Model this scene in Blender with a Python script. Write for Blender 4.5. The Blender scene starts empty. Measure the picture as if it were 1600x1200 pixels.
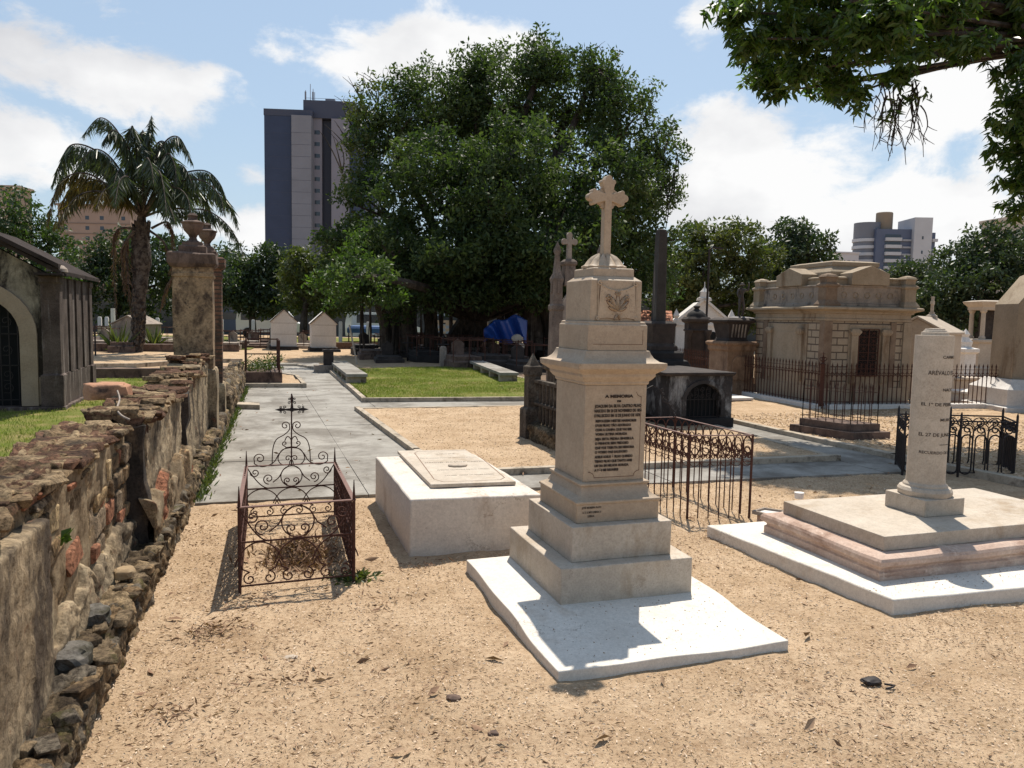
import bpy, bmesh, math, random
import numpy as np
from mathutils import Vector, Matrix

random.seed(7); rng = np.random.default_rng(7)
scene = bpy.context.scene
COL = scene.collection
R = math.radians
# ------------------------------------------------------------------ camera
F = 1200.0; PITCH = R(4.9); ROLL = R(1.1); YAW = R(18.6); EYE = Vector((0, 0, 1.6))
fw = Vector((math.sin(YAW)*math.cos(PITCH), math.cos(YAW)*math.cos(PITCH), -math.sin(PITCH)))
rt = Vector((math.cos(YAW), -math.sin(YAW), 0)); up = rt.cross(fw)
RI = rt*math.cos(ROLL) + up*math.sin(ROLL); UI = -rt*math.sin(ROLL) + up*math.cos(ROLL)
cam = bpy.data.objects.new('camera', bpy.data.cameras.new('camera')); COL.objects.link(cam)
cam.data.lens = 27.0; cam.data.sensor_width = 36; cam.data.clip_end = 5000; cam.data.clip_start = 0.05
M = Matrix((RI, UI, -fw)).transposed().to_4x4(); M.translation = EYE; cam.matrix_world = M
scene.camera = cam
# real-world points from survey pixels: on a level plane, or at a horizontal distance
def ray(px, py): return (fw*F + RI*(px-800) + UI*(600-py)).normalized()
def G(px, py, z=0.0):
    d = ray(px, py); return EYE + d*((z-EYE.z)/d.z)
def AD(px, py, D):
    d = ray(px, py); return EYE + d*(D/(d.x*math.sin(YAW)+d.y*math.cos(YAW)))
def AX(px, py, X):
    d = ray(px, py); return EYE + d*(X/d.x)
def AY(px, py, Y):
    d = ray(px, py); return EYE + d*(Y/d.y)
# ------------------------------------------------------------------ light
SUN_EL = R(60.6); SUN_AZ = R(28.2)
vs = scene.view_settings; vs.view_transform = 'Standard'; vs.look = 'None'; vs.gamma = 1; vs.exposure = 0.5
sl = bpy.data.lights.new('sun', 'SUN'); sl.energy = 4.5; sl.angle = R(0.5); sl.color = (1, .93, .82)
sun = bpy.data.objects.new('sun', sl); COL.objects.link(sun)
sd = Vector((-math.sin(SUN_AZ)*math.cos(SUN_EL), -math.cos(SUN_AZ)*math.cos(SUN_EL), -math.sin(SUN_EL)))
sun.rotation_euler = sd.to_track_quat('-Z', 'Y').to_euler(); sun.location = (0, 0, 30)
world = bpy.data.worlds.new('World'); scene.world = world; world.use_nodes = True
wt = world.node_tree; wn = wt.nodes; wl = wt.links
for n in list(wn): wn.remove(n)
def nd(t, ty, **kw):
    n = t.nodes.new(ty)
    for k, v in kw.items(): setattr(n, k, v)
    return n
def math_(t, op, a, b=None, c=None, clamp=False):
    n = nd(t, 'ShaderNodeMath', operation=op, use_clamp=clamp)
    for i, v in enumerate((a, b, c)):
        if v is None: continue
        if isinstance(v, (int, float)): n.inputs[i].default_value = v
        else: t.links.new(v, n.inputs[i])
    return n.outputs[0]
out = nd(wt, 'ShaderNodeOutputWorld'); bg = nd(wt, 'ShaderNodeBackground'); wl.new(bg.outputs[0], out.inputs[0])
sky = nd(wt, 'ShaderNodeTexSky', sky_type='NISHITA', sun_disc=False)
sky.sun_elevation = SUN_EL; sky.sun_rotation = SUN_AZ; sky.air_density = 1.2; sky.dust_density = 1.0; sky.ozone_density = 1.5
SKY_ST = 0.09; bg.inputs[1].default_value = SKY_ST
tc = nd(wt, 'ShaderNodeTexCoord')
def wnoise(scale, detail, vec, rough=.55, dist=0.0):
    n = nd(wt, 'ShaderNodeTexNoise'); n.inputs['Scale'].default_value = scale; n.inputs['Detail'].default_value = detail
    n.inputs['Roughness'].default_value = rough; n.inputs['Distortion'].default_value = dist; wl.new(vec, n.inputs['Vector']); return n.outputs['Fac']
mp = nd(wt, 'ShaderNodeMapping'); mp.inputs['Scale'].default_value = (1, 1, 1.7); wl.new(tc.outputs['Generated'], mp.inputs[0])
n1 = wnoise(4.6, 12, mp.outputs[0], .62, .5); n2 = wnoise(13, 10, mp.outputs[0], .65, .3); n3 = wnoise(5.0, 6, mp.outputs[0], .5)
# cloud banks: (px, py, angular radius x, angular radius z, weight)
clouds = [(60, 75, .10, .050, .85), (160, 120, .12, .055, 1.0), (250, 130, .07, .04, .9), (330, 112, .035, .018, .6), (20, 225, .11, .060, 1.0), (90, 245, .05, .04, .6), (180, 40, .05, .03, .5), (690, 85, .13, .045, 1.0), (560, 110, .05, .03, .7),
          (1140, 215, .09, .055, 1.0), (1150, 300, .14, .06, 1.15), (1270, 215, .06, .035, .55), (1420, 345, .13, .050, 1.1), (1250, 340, .10, .05, .9), (1560, 350, .12, .05, .8), (1520, 140, .10, .06, 1.0),
          (395, 268, .035, .025, .6), (1100, 25, .045, .05, .75), (300, 330, .09, .05, .6), (380, 355, .10, .04, .7), (960, 330, .3, .03, .4), (1900, 200, .25, .12, .9),
          (300, -600, .3, .2, .5)]
acc = None
for (px, py, rx, rz, w) in clouds:
    d = ray(px, py); h = Vector((d.y, -d.x, 0)).normalized(); v = h.cross(d)
    def dot(vec):
        n = nd(wt, 'ShaderNodeVectorMath', operation='DOT_PRODUCT'); wl.new(tc.outputs['Generated'], n.inputs[0]); n.inputs[1].default_value = vec; return n.outputs['Value']
    a = math_(wt, 'POWER', math_(wt, 'ABSOLUTE', math_(wt, 'DIVIDE', dot(h), rx)), 2.0); b = math_(wt, 'POWER', math_(wt, 'ABSOLUTE', math_(wt, 'DIVIDE', dot(v), rz)), 2.0)
    e = math_(wt, 'EXPONENT', math_(wt, 'MULTIPLY', math_(wt, 'ADD', a, b), -1.0)); e = math_(wt, 'MULTIPLY', e, w)
    f = math_(wt, 'GREATER_THAN', dot(d), 0.3); e = math_(wt, 'MULTIPLY', e, f)
    acc = e if acc is None else math_(wt, 'MAXIMUM', acc, e)
s = math_(wt, 'ADD', acc, math_(wt, 'MULTIPLY', math_(wt, 'SUBTRACT', n1, .5), 1.85)); s = math_(wt, 'ADD', s, math_(wt, 'MULTIPLY', math_(wt, 'SUBTRACT', n2, .5), 1.0))
mr = nd(wt, 'ShaderNodeMapRange', interpolation_type='SMOOTHSTEP'); wl.new(s, mr.inputs[0]); mr.inputs[1].default_value = .36; mr.inputs[2].default_value = .74
cr = nd(wt, 'ShaderNodeValToRGB'); wl.new(n3, cr.inputs[0])
K = .83/SKY_ST/1.41
cr.color_ramp.elements[0].position = .30; cr.color_ramp.elements[0].color = (.80*K, .81*K, .85*K, 1)
cr.color_ramp.elements[1].position = .56; cr.color_ramp.elements[1].color = (1.18*K, 1.18*K, 1.18*K, 1)
# thin bright vapour towards the horizon
sep = nd(wt, 'ShaderNodeSeparateXYZ'); wl.new(tc.outputs['Generated'], sep.inputs[0])
hz = nd(wt, 'ShaderNodeMapRange'); wl.new(sep.outputs[2], hz.inputs[0]); hz.inputs[1].default_value = 0.0; hz.inputs[2].default_value = .75; hz.inputs[3].default_value = .62; hz.inputs[4].default_value = .50
mix0 = nd(wt, 'ShaderNodeMixRGB'); wl.new(hz.outputs[0], mix0.inputs[0]); wl.new(sky.outputs[0], mix0.inputs[1]); mix0.inputs[2].default_value = (.57*K, .745*K, .95*K, 1)
mix = nd(wt, 'ShaderNodeMixRGB'); wl.new(mr.outputs[0], mix.inputs[0]); wl.new(mix0.outputs[0], mix.inputs[1]); wl.new(cr.outputs[0], mix.inputs[2]); wl.new(mix.outputs[0], bg.inputs[0])
try:
    scene.cycles.max_bounces = 6; scene.cycles.diffuse_bounces = 3; scene.cycles.transparent_max_bounces = 4
except Exception: pass

# ------------------------------------------------------------------ numpy noise
def _h(i, j, k, s):
    n = (i*374761393 + j*668265263 + k*2147483647 + s*144665) & 0xffffffff
    n = ((n ^ (n >> 13))*1274126177) & 0xffffffff
    return ((n ^ (n >> 16)) & 0xffff)/65535.0
def vn(x, y, z=0, s=0):
    x = np.asarray(x, float); y = np.asarray(y, float)+x*0; z = np.asarray(z, float)+x*0
    xi, yi, zi = np.floor(x).astype(np.int64), np.floor(y).astype(np.int64), np.floor(z).astype(np.int64)
    u, v, w = x-xi, y-yi, z-zi; u = u*u*(3-2*u); v = v*v*(3-2*v); w = w*w*(3-2*w); r = 0
    for a in (0, 1):
        for b in (0, 1):
            for c in (0, 1):
                r = r + _h(xi+a, yi+b, zi+c, s)*(u if a else 1-u)*(v if b else 1-v)*(w if c else 1-w)
    return r
def fbm(x, y, z=0, s=0, o=4):
    r = 0; a = .5; t = 0
    for i in range(o):
        r = r + a*vn(x*2**i, y*2**i, np.asarray(z)*2**i, s+i); t += a; a *= .5
    return r/t
def cells(u, v, s=0, jit=.8):
    ui, vi = np.floor(u).astype(np.int64), np.floor(v).astype(np.int64)
    f1 = np.full(u.shape, 9.); f2 = np.full(u.shape, 9.); cid = np.zeros(u.shape)
    for a in (-1, 0, 1):
        for b in (-1, 0, 1):
            ci, cj = ui+a, vi+b
            cx = ci+.5+(_h(ci, cj, 3, s)-.5)*jit+.5*(cj % 2)-.25; cy = cj+.5+(_h(ci, cj, 7, s)-.5)*jit*.8
            d = np.maximum(abs(u-cx), abs(v-cy))*.93+np.hypot(u-cx, v-cy)*.07; r = _h(ci, cj, 11, s)
            near = d < f1; f2 = np.where(near, f1, np.minimum(f2, d)); cid = np.where(near, r, cid); f1 = np.where(near, d, f1)
    return f1, f2, cid

# ------------------------------------------------------------------ materials
def newmat(name):
    m = bpy.data.materials.new(name); m.use_nodes = True; t = m.node_tree
    return m, t, t.nodes['Principled BSDF']
def tex(t, kind, scale, vec, detail=6, rough=.6, dist=0):
    n = nd(t, kind); n.inputs['Scale'].default_value = scale
    if kind == 'ShaderNodeTexNoise':
        n.inputs['Detail'].default_value = detail; n.inputs['Roughness'].default_value = rough; n.inputs['Distortion'].default_value = dist
    t.links.new(vec, n.inputs['Vector']); return n
def ramp(t, fac, stops, interp='LINEAR'):
    n = nd(t, 'ShaderNodeValToRGB'); n.color_ramp.interpolation = interp; t.links.new(fac, n.inputs[0]); e = n.color_ramp.elements
    while len(e) > len(stops): e.remove(e[-1])
    while len(e) < len(stops): e.new(1)
    for q, (p, c) in zip(e, stops):
        q.position = p; q.color = tuple(c)+(1,) if len(c) == 3 else c
    return n.outputs[0]
def mixc(t, fac, a, b, mode='MIX'):
    n = nd(t, 'ShaderNodeMixRGB', blend_type=mode)
    for i, v in enumerate((fac, a, b)):
        if isinstance(v, (int, float)): n.inputs[i].default_value = v
        elif isinstance(v, tuple): n.inputs[i].default_value = v+(1,)
        else: t.links.new(v, n.inputs[i])
    return n.outputs[0]
def bump(t, p, h, strength, dist):
    b = nd(t, 'ShaderNodeBump'); b.inputs['Strength'].default_value = strength; b.inputs['Distance'].default_value = dist
    t.links.new(h, b.inputs['Height']); t.links.new(b.outputs[0], p.inputs['Normal'])
def coords(t, scale=(1, 1, 1)):
    c = nd(t, 'ShaderNodeTexCoord'); m = nd(t, 'ShaderNodeMapping'); m.inputs['Scale'].default_value = scale
    t.links.new(c.outputs['Object'], m.inputs[0]); return m.outputs[0]
def stone(name, c1, c2, scale=4, stain=None, amt=.5, sscale=2.5, streak=1.0, rough=.85, bmp=.35, bs=60, bd=.004, fleck=None, famt=.6, fs=25, spec=.25, joints=None, jcol=None, grain=.18, cracks=0):
    m, t, p = newmat(name); v = coords(t)
    n1 = tex(t, 'ShaderNodeTexNoise', scale, v, 8, .65).outputs['Fac']; c = ramp(t, n1, [(.33, c1), (.67, c2)])
    if stain:
        vs_ = coords(t, (1, 1, streak)); n2 = tex(t, 'ShaderNodeTexNoise', sscale, vs_, 9, .7, .3).outputs['Fac']
        f = ramp(t, n2, [(1-amt-.06, (0, 0, 0)), (1-amt+.09, (1, 1, 1))]); c = mixc(t, f, c, stain)
    if fleck:
        n3 = tex(t, 'ShaderNodeTexNoise', fs, v, 6, .7).outputs['Fac']; f = ramp(t, n3, [(famt, (0, 0, 0)), (famt+.08, (1, 1, 1))]); c = mixc(t, f, c, fleck)
    nb = tex(t, 'ShaderNodeTexNoise', bs, v, 8, .7).outputs['Fac']
    h = nb
    if joints:
        br = nd(t, 'ShaderNodeTexBrick'); br.inputs['Scale'].default_value = 1; br.inputs['Brick Width'].default_value = joints[0]; br.inputs['Row Height'].default_value = joints[1]
        br.inputs['Mortar Size'].default_value = joints[2]; br.inputs['Color1'].default_value = (1, 1, 1, 1); br.inputs['Color2'].default_value = (.93, .93, .93, 1); br.inputs['Mortar'].default_value = (.0, .0, .0, 1)
        tcn = nd(t, 'ShaderNodeTexCoord'); sx = nd(t, 'ShaderNodeSeparateXYZ'); t.links.new(tcn.outputs['Object'], sx.inputs[0])
        cb = nd(t, 'ShaderNodeCombineXYZ'); t.links.new(math_(t, 'ADD', sx.outputs[0], sx.outputs[1]), cb.inputs[0]); t.links.new(sx.outputs[2], cb.inputs[1]); t.links.new(cb.outputs[0], br.inputs['Vector'])
        c = mixc(t, br.outputs['Fac'], c, jcol or (.12, .09, .07)); h = math_(t, 'SUBTRACT', nb, math_(t, 'MULTIPLY', br.outputs['Fac'], 2.0))
    n4 = tex(t, 'ShaderNodeTexNoise', scale*9, v, 4, .6).outputs['Fac']; c = mixc(t, .25, c, ramp(t, n4, [(.3, (.35, .35, .35)), (.7, (1, 1, 1))]), 'MULTIPLY'); c = mixc(t, grain, c, ramp(t, nb, [(.36, (.25, .22, .2)), (.5, (.95, .95, .95)), (.66, (1.35, 1.33, 1.3))]), 'MULTIPLY')
    if cracks:
        vo = nd(t, 'ShaderNodeTexVoronoi', feature='DISTANCE_TO_EDGE'); vo.inputs['Scale'].default_value = cracks; wv = nd(t, 'ShaderNodeVectorMath', operation='ADD'); nw = tex(t, 'ShaderNodeTexNoise', cracks*2.5, v, 6, .7)
        t.links.new(v, wv.inputs[0]); t.links.new(nw.outputs['Color'], wv.inputs[1]); t.links.new(wv.outputs[0], vo.inputs['Vector']); nm = tex(t, 'ShaderNodeTexNoise', cracks*.9, v, 3, .5).outputs['Fac']
        ck = math_(t, 'MULTIPLY', ramp(t, vo.outputs['Distance'], [(0, (.7, .7, .7)), (.012, (0, 0, 0))]), ramp(t, nm, [(.50, (0, 0, 0)), (.58, (1, 1, 1))])); c = mixc(t, ck, c, (.17, .12, .085))
    t.links.new(c, p.inputs['Base Color']); p.inputs['Roughness'].default_value = rough; p.inputs['Specular IOR Level'].default_value = spec
    bump(t, p, h, bmp, bd); return m
def plain(name, col, rough=.6, metal=0, spec=.4, nz=.25, ns=30):
    m, t, p = newmat(name); v = coords(t); n = tex(t, 'ShaderNodeTexNoise', ns, v, 5).outputs['Fac']
    c = mixc(t, nz, col, ramp(t, n, [(.35, tuple(x*.45 for x in col)), (.65, tuple(min(1, x*1.3) for x in col))]))
    t.links.new(c, p.inputs['Base Color']); p.inputs['Roughness'].default_value = rough; p.inputs['Metallic'].default_value = metal; p.inputs['Specular IOR Level'].default_value = spec
    bump(t, p, n, .15, .003); return m
def leafmat(name, cs, rough=.5, trans=.25, spec=.4):
    m, t, p = newmat(name); a = nd(t, 'ShaderNodeAttribute', attribute_name='rnd')
    c = ramp(t, a.outputs['Fac'], [(i/(len(cs)-1), x) for i, x in enumerate(cs)])
    t.links.new(c, p.inputs['Base Color']); p.inputs['Roughness'].default_value = rough; p.inputs['Specular IOR Level'].default_value = spec
    tr = nd(t, 'ShaderNodeBsdfTranslucent'); t.links.new(mixc(t, 1.0, c, (1.5, 1.8, .6), 'MULTIPLY'), tr.inputs[0])
    mx = nd(t, 'ShaderNodeMixShader'); mx.inputs[0].default_value = trans; t.links.new(p.outputs[0], mx.inputs[1]); t.links.new(tr.outputs[0], mx.inputs[2])
    t.links.new(mx.outputs[0], t.nodes['Material Output'].inputs[0]); return m
def rubble(name, stops, mort, bmp=.6, moss=None):
    m, t, p = newmat(name); v = coords(t); a = nd(t, 'ShaderNodeAttribute', attribute_name='rnd'); k = nd(t, 'ShaderNodeAttribute', attribute_name='crev')
    c = ramp(t, a.outputs['Fac'], stops, 'CONSTANT'); n1 = tex(t, 'ShaderNodeTexNoise', 9, v, 9, .7).outputs['Fac']
    c = mixc(t, .75, c, ramp(t, n1, [(.34, (.25, .20, .17)), (.48, (.85, .8, .74)), (.66, (1.35, 1.3, 1.2))]), 'MULTIPLY')
    n7 = tex(t, 'ShaderNodeTexNoise', 42, v, 9, .8).outputs['Fac']; c = mixc(t, .7, c, ramp(t, n7, [(.38, (.22, .19, .16)), (.5, (.95, .93, .9)), (.63, (1.5, 1.45, 1.35))]), 'MULTIPLY'); c = mixc(t, k.outputs['Fac'], c, mort)
    n2 = tex(t, 'ShaderNodeTexNoise', 2.3, coords(t, (1, 1, .5)), 8, .7).outputs['Fac']; c = mixc(t, ramp(t, n2, [(.52, (0, 0, 0)), (.64, (.85, .85, .85))]), c, (.045, .035, .028))
    if moss:
        n3 = tex(t, 'ShaderNodeTexNoise', 5, v, 8, .7).outputs['Fac']; c = mixc(t, ramp(t, n3, [(.56, (0, 0, 0)), (.66, (.8, .8, .8))]), c, moss)
    t.links.new(c, p.inputs['Base Color']); p.inputs['Roughness'].default_value = .95; p.inputs['Specular IOR Level'].default_value = .1
    pl = nd(t, 'ShaderNodeAttribute', attribute_name='pl'); n5 = tex(t, 'ShaderNodeTexNoise', 6, v, 9, .7).outputs['Fac']; c = mixc(t, pl.outputs['Fac'], c, ramp(t, n5, [(.34, (.13, .09, .055)), (.5, (.30, .225, .145)), (.66, (.42, .34, .23))]))
    t.links.new(c, p.inputs['Base Color']); c = mixc(t, .6, c, ramp(t, n7, [(.38, (.35, .31, .27)), (.5, (1, 1, 1)), (.63, (1.3, 1.27, 1.2))]), 'MULTIPLY'); t.links.new(c, p.inputs['Base Color']); nb = tex(t, 'ShaderNodeTexNoise', 34, v, 10, .8).outputs['Fac']; bump(t, p, nb, 1.0, .022); return m

MT = {}
MT['marble'] = stone('beige_marble', (.38, .285, .20), (.46, .36, .26), 3, (.29, .22, .155), .37, 2.0, .35, rough=.6, bmp=.12, bs=90, fleck=(.20, .12, .07), famt=.67, fs=14, cracks=1.6)
MT['marble2'] = stone('grey_marble', (.44, .365, .285), (.53, .455, .37), 2.5, (.35, .265, .18), .40, 2.2, .4, rough=.65, bmp=.12, bs=90, fleck=(.22, .17, .13), famt=.67, fs=16, cracks=2.2)
MT['slabwhite'] = stone('limewashed_slab', (.64, .585, .51), (.72, .665, .59), 5, (.50, .41, .32), .36, 2.2, 1, rough=.9, bmp=.2, bs=120, fleck=(.20, .16, .12), famt=.68, fs=45, cracks=1.3)
MT['tombwhite'] = stone('limewashed_plaster', (.60, .53, .46), (.68, .61, .53), 4, (.40, .31, .235), .40, 2.5, .3, rough=.9, bmp=.3, bs=80, fleck=(.30, .24, .18), famt=.66, fs=30, cracks=1.2)
MT['pink'] = stone('pink_stone', (.45, .31, .24), (.58, .44, .355), 5, (.29, .18, .13), .42, 4, 3, rough=.8, bmp=.5, bs=70, bd=.006, fleck=(.66, .52, .42), famt=.6, fs=10)
MT['sand'] = None
MT['concrete'] = stone('worn_concrete', (.25, .23, .20), (.36, .335, .295), 1.2, (.165, .145, .12), .50, 1.1, 1, rough=.75, bmp=.3, bs=80, fleck=(.17, .15, .13), famt=.64, fs=5)
MT['kerb'] = stone('kerb_concrete', (.36, .30, .225), (.48, .40, .31), 4, (.14, .11, .08), .44, 5, 1, rough=.9, bmp=.4)
MT['oldplaster'] = stone('stained_plaster', (.33, .245, .15), (.44, .345, .225), 3, (.075, .055, .038), .50, 2.2, .45, rough=.95, bmp=.9, bs=38, bd=.012, fleck=(.17, .085, .05), famt=.60, fs=7, grain=.6)
MT['pillarplaster'] = stone('pillar_plaster', (.27, .18, .105), (.38, .27, .165), 5, (.075, .05, .035), .48, 4.5, .7, rough=.95, bmp=.9, bs=38, bd=.012, fleck=(.07, .05, .04), famt=.58, fs=9, grain=.55)
MT['darkstone'] = stone('blackened_stone', (.030, .024, .022), (.075, .058, .05), 4, (.30, .28, .27), .27, 3.5, .35, rough=.85, bmp=.5, bs=50, bd=.006)
MT['patchy'] = stone('patchy_whitewash_over_black', (.035, .03, .028), (.06, .05, .046), 4, (.36, .34, .32), .42, 3.2, .4, rough=.85, bmp=.4, fleck=(.03, .026, .024), famt=.62, fs=9)
MT['mossdark'] = stone('dark_mossy_stone', (.04, .03, .024), (.10, .078, .058), 5, (.17, .145, .115), .42, 5, .5, rough=.95, bmp=.9, bs=40, bd=.012, grain=.6)
MT['blackstone'] = stone('soot_black_stone', (.016, .014, .014), (.035, .030, .028), 4, (.10, .09, .085), .25, 3, .4, rough=.8, bmp=.4)
MT['brownstone'] = stone('brown_weathered_stone', (.10, .065, .05), (.20, .135, .105), 4, (.045, .03, .025), .45, 4, .4, rough=.9, bmp=.4)
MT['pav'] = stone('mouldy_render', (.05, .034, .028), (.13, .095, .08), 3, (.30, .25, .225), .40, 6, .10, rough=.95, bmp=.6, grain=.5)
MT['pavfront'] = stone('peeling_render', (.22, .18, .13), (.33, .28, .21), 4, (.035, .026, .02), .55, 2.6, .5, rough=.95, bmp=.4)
MT['pavtrim'] = stone('sandy_trim', (.30, .22, .15), (.37, .28, .20), 4, (.15, .11, .08), .3, 3, .5, rough=.9)
MT['greybrown'] = stone('grey_brown_carved_stone', (.13, .10, .082), (.24, .19, .155), 5, (.05, .038, .03), .42, 4, .3, rough=.9, bmp=.5, grain=.4)
MT['slate'] = stone('dark_roof_slab', (.028, .021, .019), (.055, .042, .037), 5, (.015, .012, .011), .4, 3, rough=.95, spec=.1)
MT['lime'] = stone('mausoleum_limestone', (.30, .235, .165), (.38, .305, .225), 3, (.17, .11, .065), .40, 2.6, .18, rough=.9, bmp=.3)
MT['limejoint'] = stone('mausoleum_ashlar', (.32, .255, .185), (.41, .335, .25), 3, (.18, .12, .075), .30, 2.6, .2, rough=.9, bmp=.6, joints=(.27, .135, .012), bd=.01)
MT['limedark'] = stone('rain_stained_limestone', (.17, .115, .08), (.27, .20, .145), 5, (.08, .055, .04), .4, 3, .2, rough=.95)
MT['limegrey'] = stone('grey_limestone', (.26, .21, .17), (.36, .30, .25), 3, (.10, .085, .075), .42, 3, .5, rough=.9)
MT['white'] = stone('white_limewash', (.62, .58, .54), (.72, .68, .64), 2, (.45, .40, .36), .3, 2, .5, rough=.9, bmp=.15)
MT['cream'] = stone('cream_plaster', (.40, .33, .26), (.48, .40, .32), 2, (.32, .25, .19), .3, 2, .5, rough=.9, bmp=.15)
MT['terracotta'] = stone('terracotta_tiles', (.50, .20, .11), (.62, .29, .18), 6, (.30, .13, .08), .3, 8, rough=.9, joints=(.25, .12, .02), jcol=(.2, .08, .05))
MT['brick'] = stone('old_brick', (.17, .08, .05), (.27, .14, .09), 6, (.06, .04, .03), .52, 4, rough=.95, bmp=.8, joints=(.24, .06, .010), jcol=(.08, .06, .045), bd=.012)
MT['rust'] = plain('rusted_iron', (.075, .033, .024), .85, 0, .2, .5, 60)
MT['rustlight'] = plain('brown_painted_iron', (.16, .082, .062), .6, 0, .35, .4, 40)
MT['iron'] = plain('black_iron', (.018, .012, .011), .6, 0, .35)
MT['ink'] = plain('dark_letter_paint', (.035, .022, .016), .8)
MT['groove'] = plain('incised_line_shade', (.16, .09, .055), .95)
MT['bronze'] = plain('dark_bronze', (.07, .055, .05), .5, .3, .5)
MT['darkvoid'] = plain('dark_interior', (.006, .006, .006), .9)
MT['soil'] = stone('dark_soil', (.12, .08, .05), (.22, .15, .10), 6, (.05, .035, .02), .4, 5, rough=1)
MT['greyrock'] = stone('dark_grey_rock', (.09, .08, .07), (.19, .175, .155), 7, (.05, .045, .03), .45, 6, rough=1, bmp=.9, bs=40, bd=.012, grain=.6)
MT['glassy'] = plain('window_glass', (.03, .04, .055), .15, 0, .6, .1)
RST = [(0, (.18, .13, .085)), (.16, (.33, .24, .15)), (.34, (.36, .17, .11)), (.40, (.44, .33, .20)), (.56, (.27, .215, .16)), (.68, (.52, .41, .26)), (.82, (.28, .21, .14)), (.95, (.36, .18, .12))]
MT['rubble'] = rubble('rubble_stone', RST, (.10, .075, .05))
MT['ledge'] = rubble('mossy_footing_stone', [(0, (.11, .085, .06)), (.3, (.21, .165, .115)), (.55, (.26, .19, .12)), (.7, (.18, .16, .135)), (.88, (.34, .265, .175))], (.08, .06, .035), moss=(.085, .080, .025))
MT['coping'] = rubble('broken_coping', [(0, (.12, .07, .05)), (.3, (.26, .19, .12)), (.6, (.17, .10, .07)), (.8, (.34, .26, .17))], (.10, .06, .04), moss=(.07, .055, .03))
MT['bark'] = stone('grey_bark', (.045, .035, .028), (.11, .09, .075), 5, (.025, .02, .016), .5, 4, .25, rough=.95, bmp=.7, bs=25, bd=.02)
MT['palmbark'] = stone('palm_bark', (.07, .055, .045), (.15, .125, .105), 8, (.03, .022, .02), .5, 6, 1, rough=.95, bmp=.8, bs=30, bd=.03)
MT['deadfrond'] = leafmat('dry_frond', [(.09, .055, .04), (.16, .10, .07), (.12, .075, .055)], .9, .1, .1)
MT['ficus'] = leafmat('ficus_leaf', [(.022, .038, .018), (.038, .060, .025), (.062, .090, .034), (.095, .12, .05)], .6, .32, .2)
MT['ficuslight'] = leafmat('young_ficus_leaf', [(.040, .068, .018), (.06, .10, .022), (.085, .135, .028)], .5, .32, .3)
MT['backleaf'] = leafmat('background_leaf', [(.020, .032, .016), (.032, .050, .022), (.048, .070, .028), (.070, .095, .036)], .5, .25)
MT['brightleaf'] = leafmat('bright_leaf', [(.025, .044, .016), (.042, .070, .022), (.064, .100, .028)], .5, .3)
MT['oliveleaf'] = leafmat('olive_leaf', [(.040, .055, .018), (.065, .080, .024), (.09, .095, .03), (.05, .085, .022)], .5, .3)
MT['mango'] = leafmat('mango_leaf', [(.022, .044, .010), (.038, .070, .014), (.065, .105, .020), (.11, .14, .028)], .4, .42, .45)
MT['palmleaf'] = leafmat('palm_leaflet', [(.030, .042, .022), (.050, .066, .034), (.075, .092, .046)], .42, .28, .5)
MT['palmyellow'] = leafmat('yellowing_palm_leaflet', [(.05, .05, .02), (.10, .075, .02), (.15, .10, .025)], .5, .3)
MT['grassblade'] = leafmat('grass_blade', [(.10, .125, .028), (.14, .17, .036), (.19, .20, .05), (.22, .20, .075)], .6, .3, .2)
MT['litter'] = leafmat('dry_litter', [(.28, .18, .11), (.48, .34, .23), (.56, .41, .29), (.60, .45, .33), (.66, .51, .38), (.68, .56, .44), (.34, .23, .15)], .9, .05, .1)
MT['drytwig'] = leafmat('dry_leaf_heap', [(.14, .08, .05), (.26, .16, .105), (.38, .26, .17)], .9, .05, .1)
def sandmat():
    m, t, p = newmat('sandy_soil'); v = coords(t)
    a = tex(t, 'ShaderNodeTexNoise', 2.2, v, 8, .65).outputs['Fac']; b = tex(t, 'ShaderNodeTexNoise', 38, v, 8, .7).outputs['Fac']
    c = ramp(t, a, [(.33, (.37, .262, .165)), (.66, (.51, .383, .26))]); c = mixc(t, .62, c, ramp(t, b, [(.36, (.48, .38, .30)), (.46, (.92, .88, .85)), (.66, (1.2, 1.2, 1.18))]), 'MULTIPLY')
    d = tex(t, 'ShaderNodeTexNoise', 4, v, 10, .8).outputs['Fac']; c = mixc(t, ramp(t, d, [(.53, (0, 0, 0)), (.66, (.6, .6, .6))]), c, (.25, .16, .095))
    t.links.new(c, p.inputs['Base Color']); p.inputs['Roughness'].default_value = 1; p.inputs['Specular IOR Level'].default_value = .05
    h = tex(t, 'ShaderNodeTexNoise', 55, v, 9, .8).outputs['Fac']; bump(t, p, math_(t, 'ADD', math_(t, 'MULTIPLY', h, .5), b), 1.0, .014); return m
MT['sand'] = sandmat()
def lawnmat():
    m, t, p = newmat('lawn_turf'); v = coords(t)
    a = tex(t, 'ShaderNodeTexNoise', 1.6, v, 8, .7).outputs['Fac']; c = ramp(t, a, [(.3, (.095, .125, .028)), (.45, (.14, .165, .04)), (.55, (.19, .18, .06)), (.66, (.28, .22, .11))])
    b = tex(t, 'ShaderNodeTexNoise', 60, v, 6, .7).outputs['Fac']; c = mixc(t, .6, c, ramp(t, b, [(.35, (.4, .4, .4)), (.65, (1.3, 1.3, 1.2))]), 'MULTIPLY')
    t.links.new(c, p.inputs['Base Color']); p.inputs['Roughness'].default_value = 1; p.inputs['Specular IOR Level'].default_value = .05; bump(t, p, b, .8, .02); return m
MT['lawn'] = lawnmat()

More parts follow.
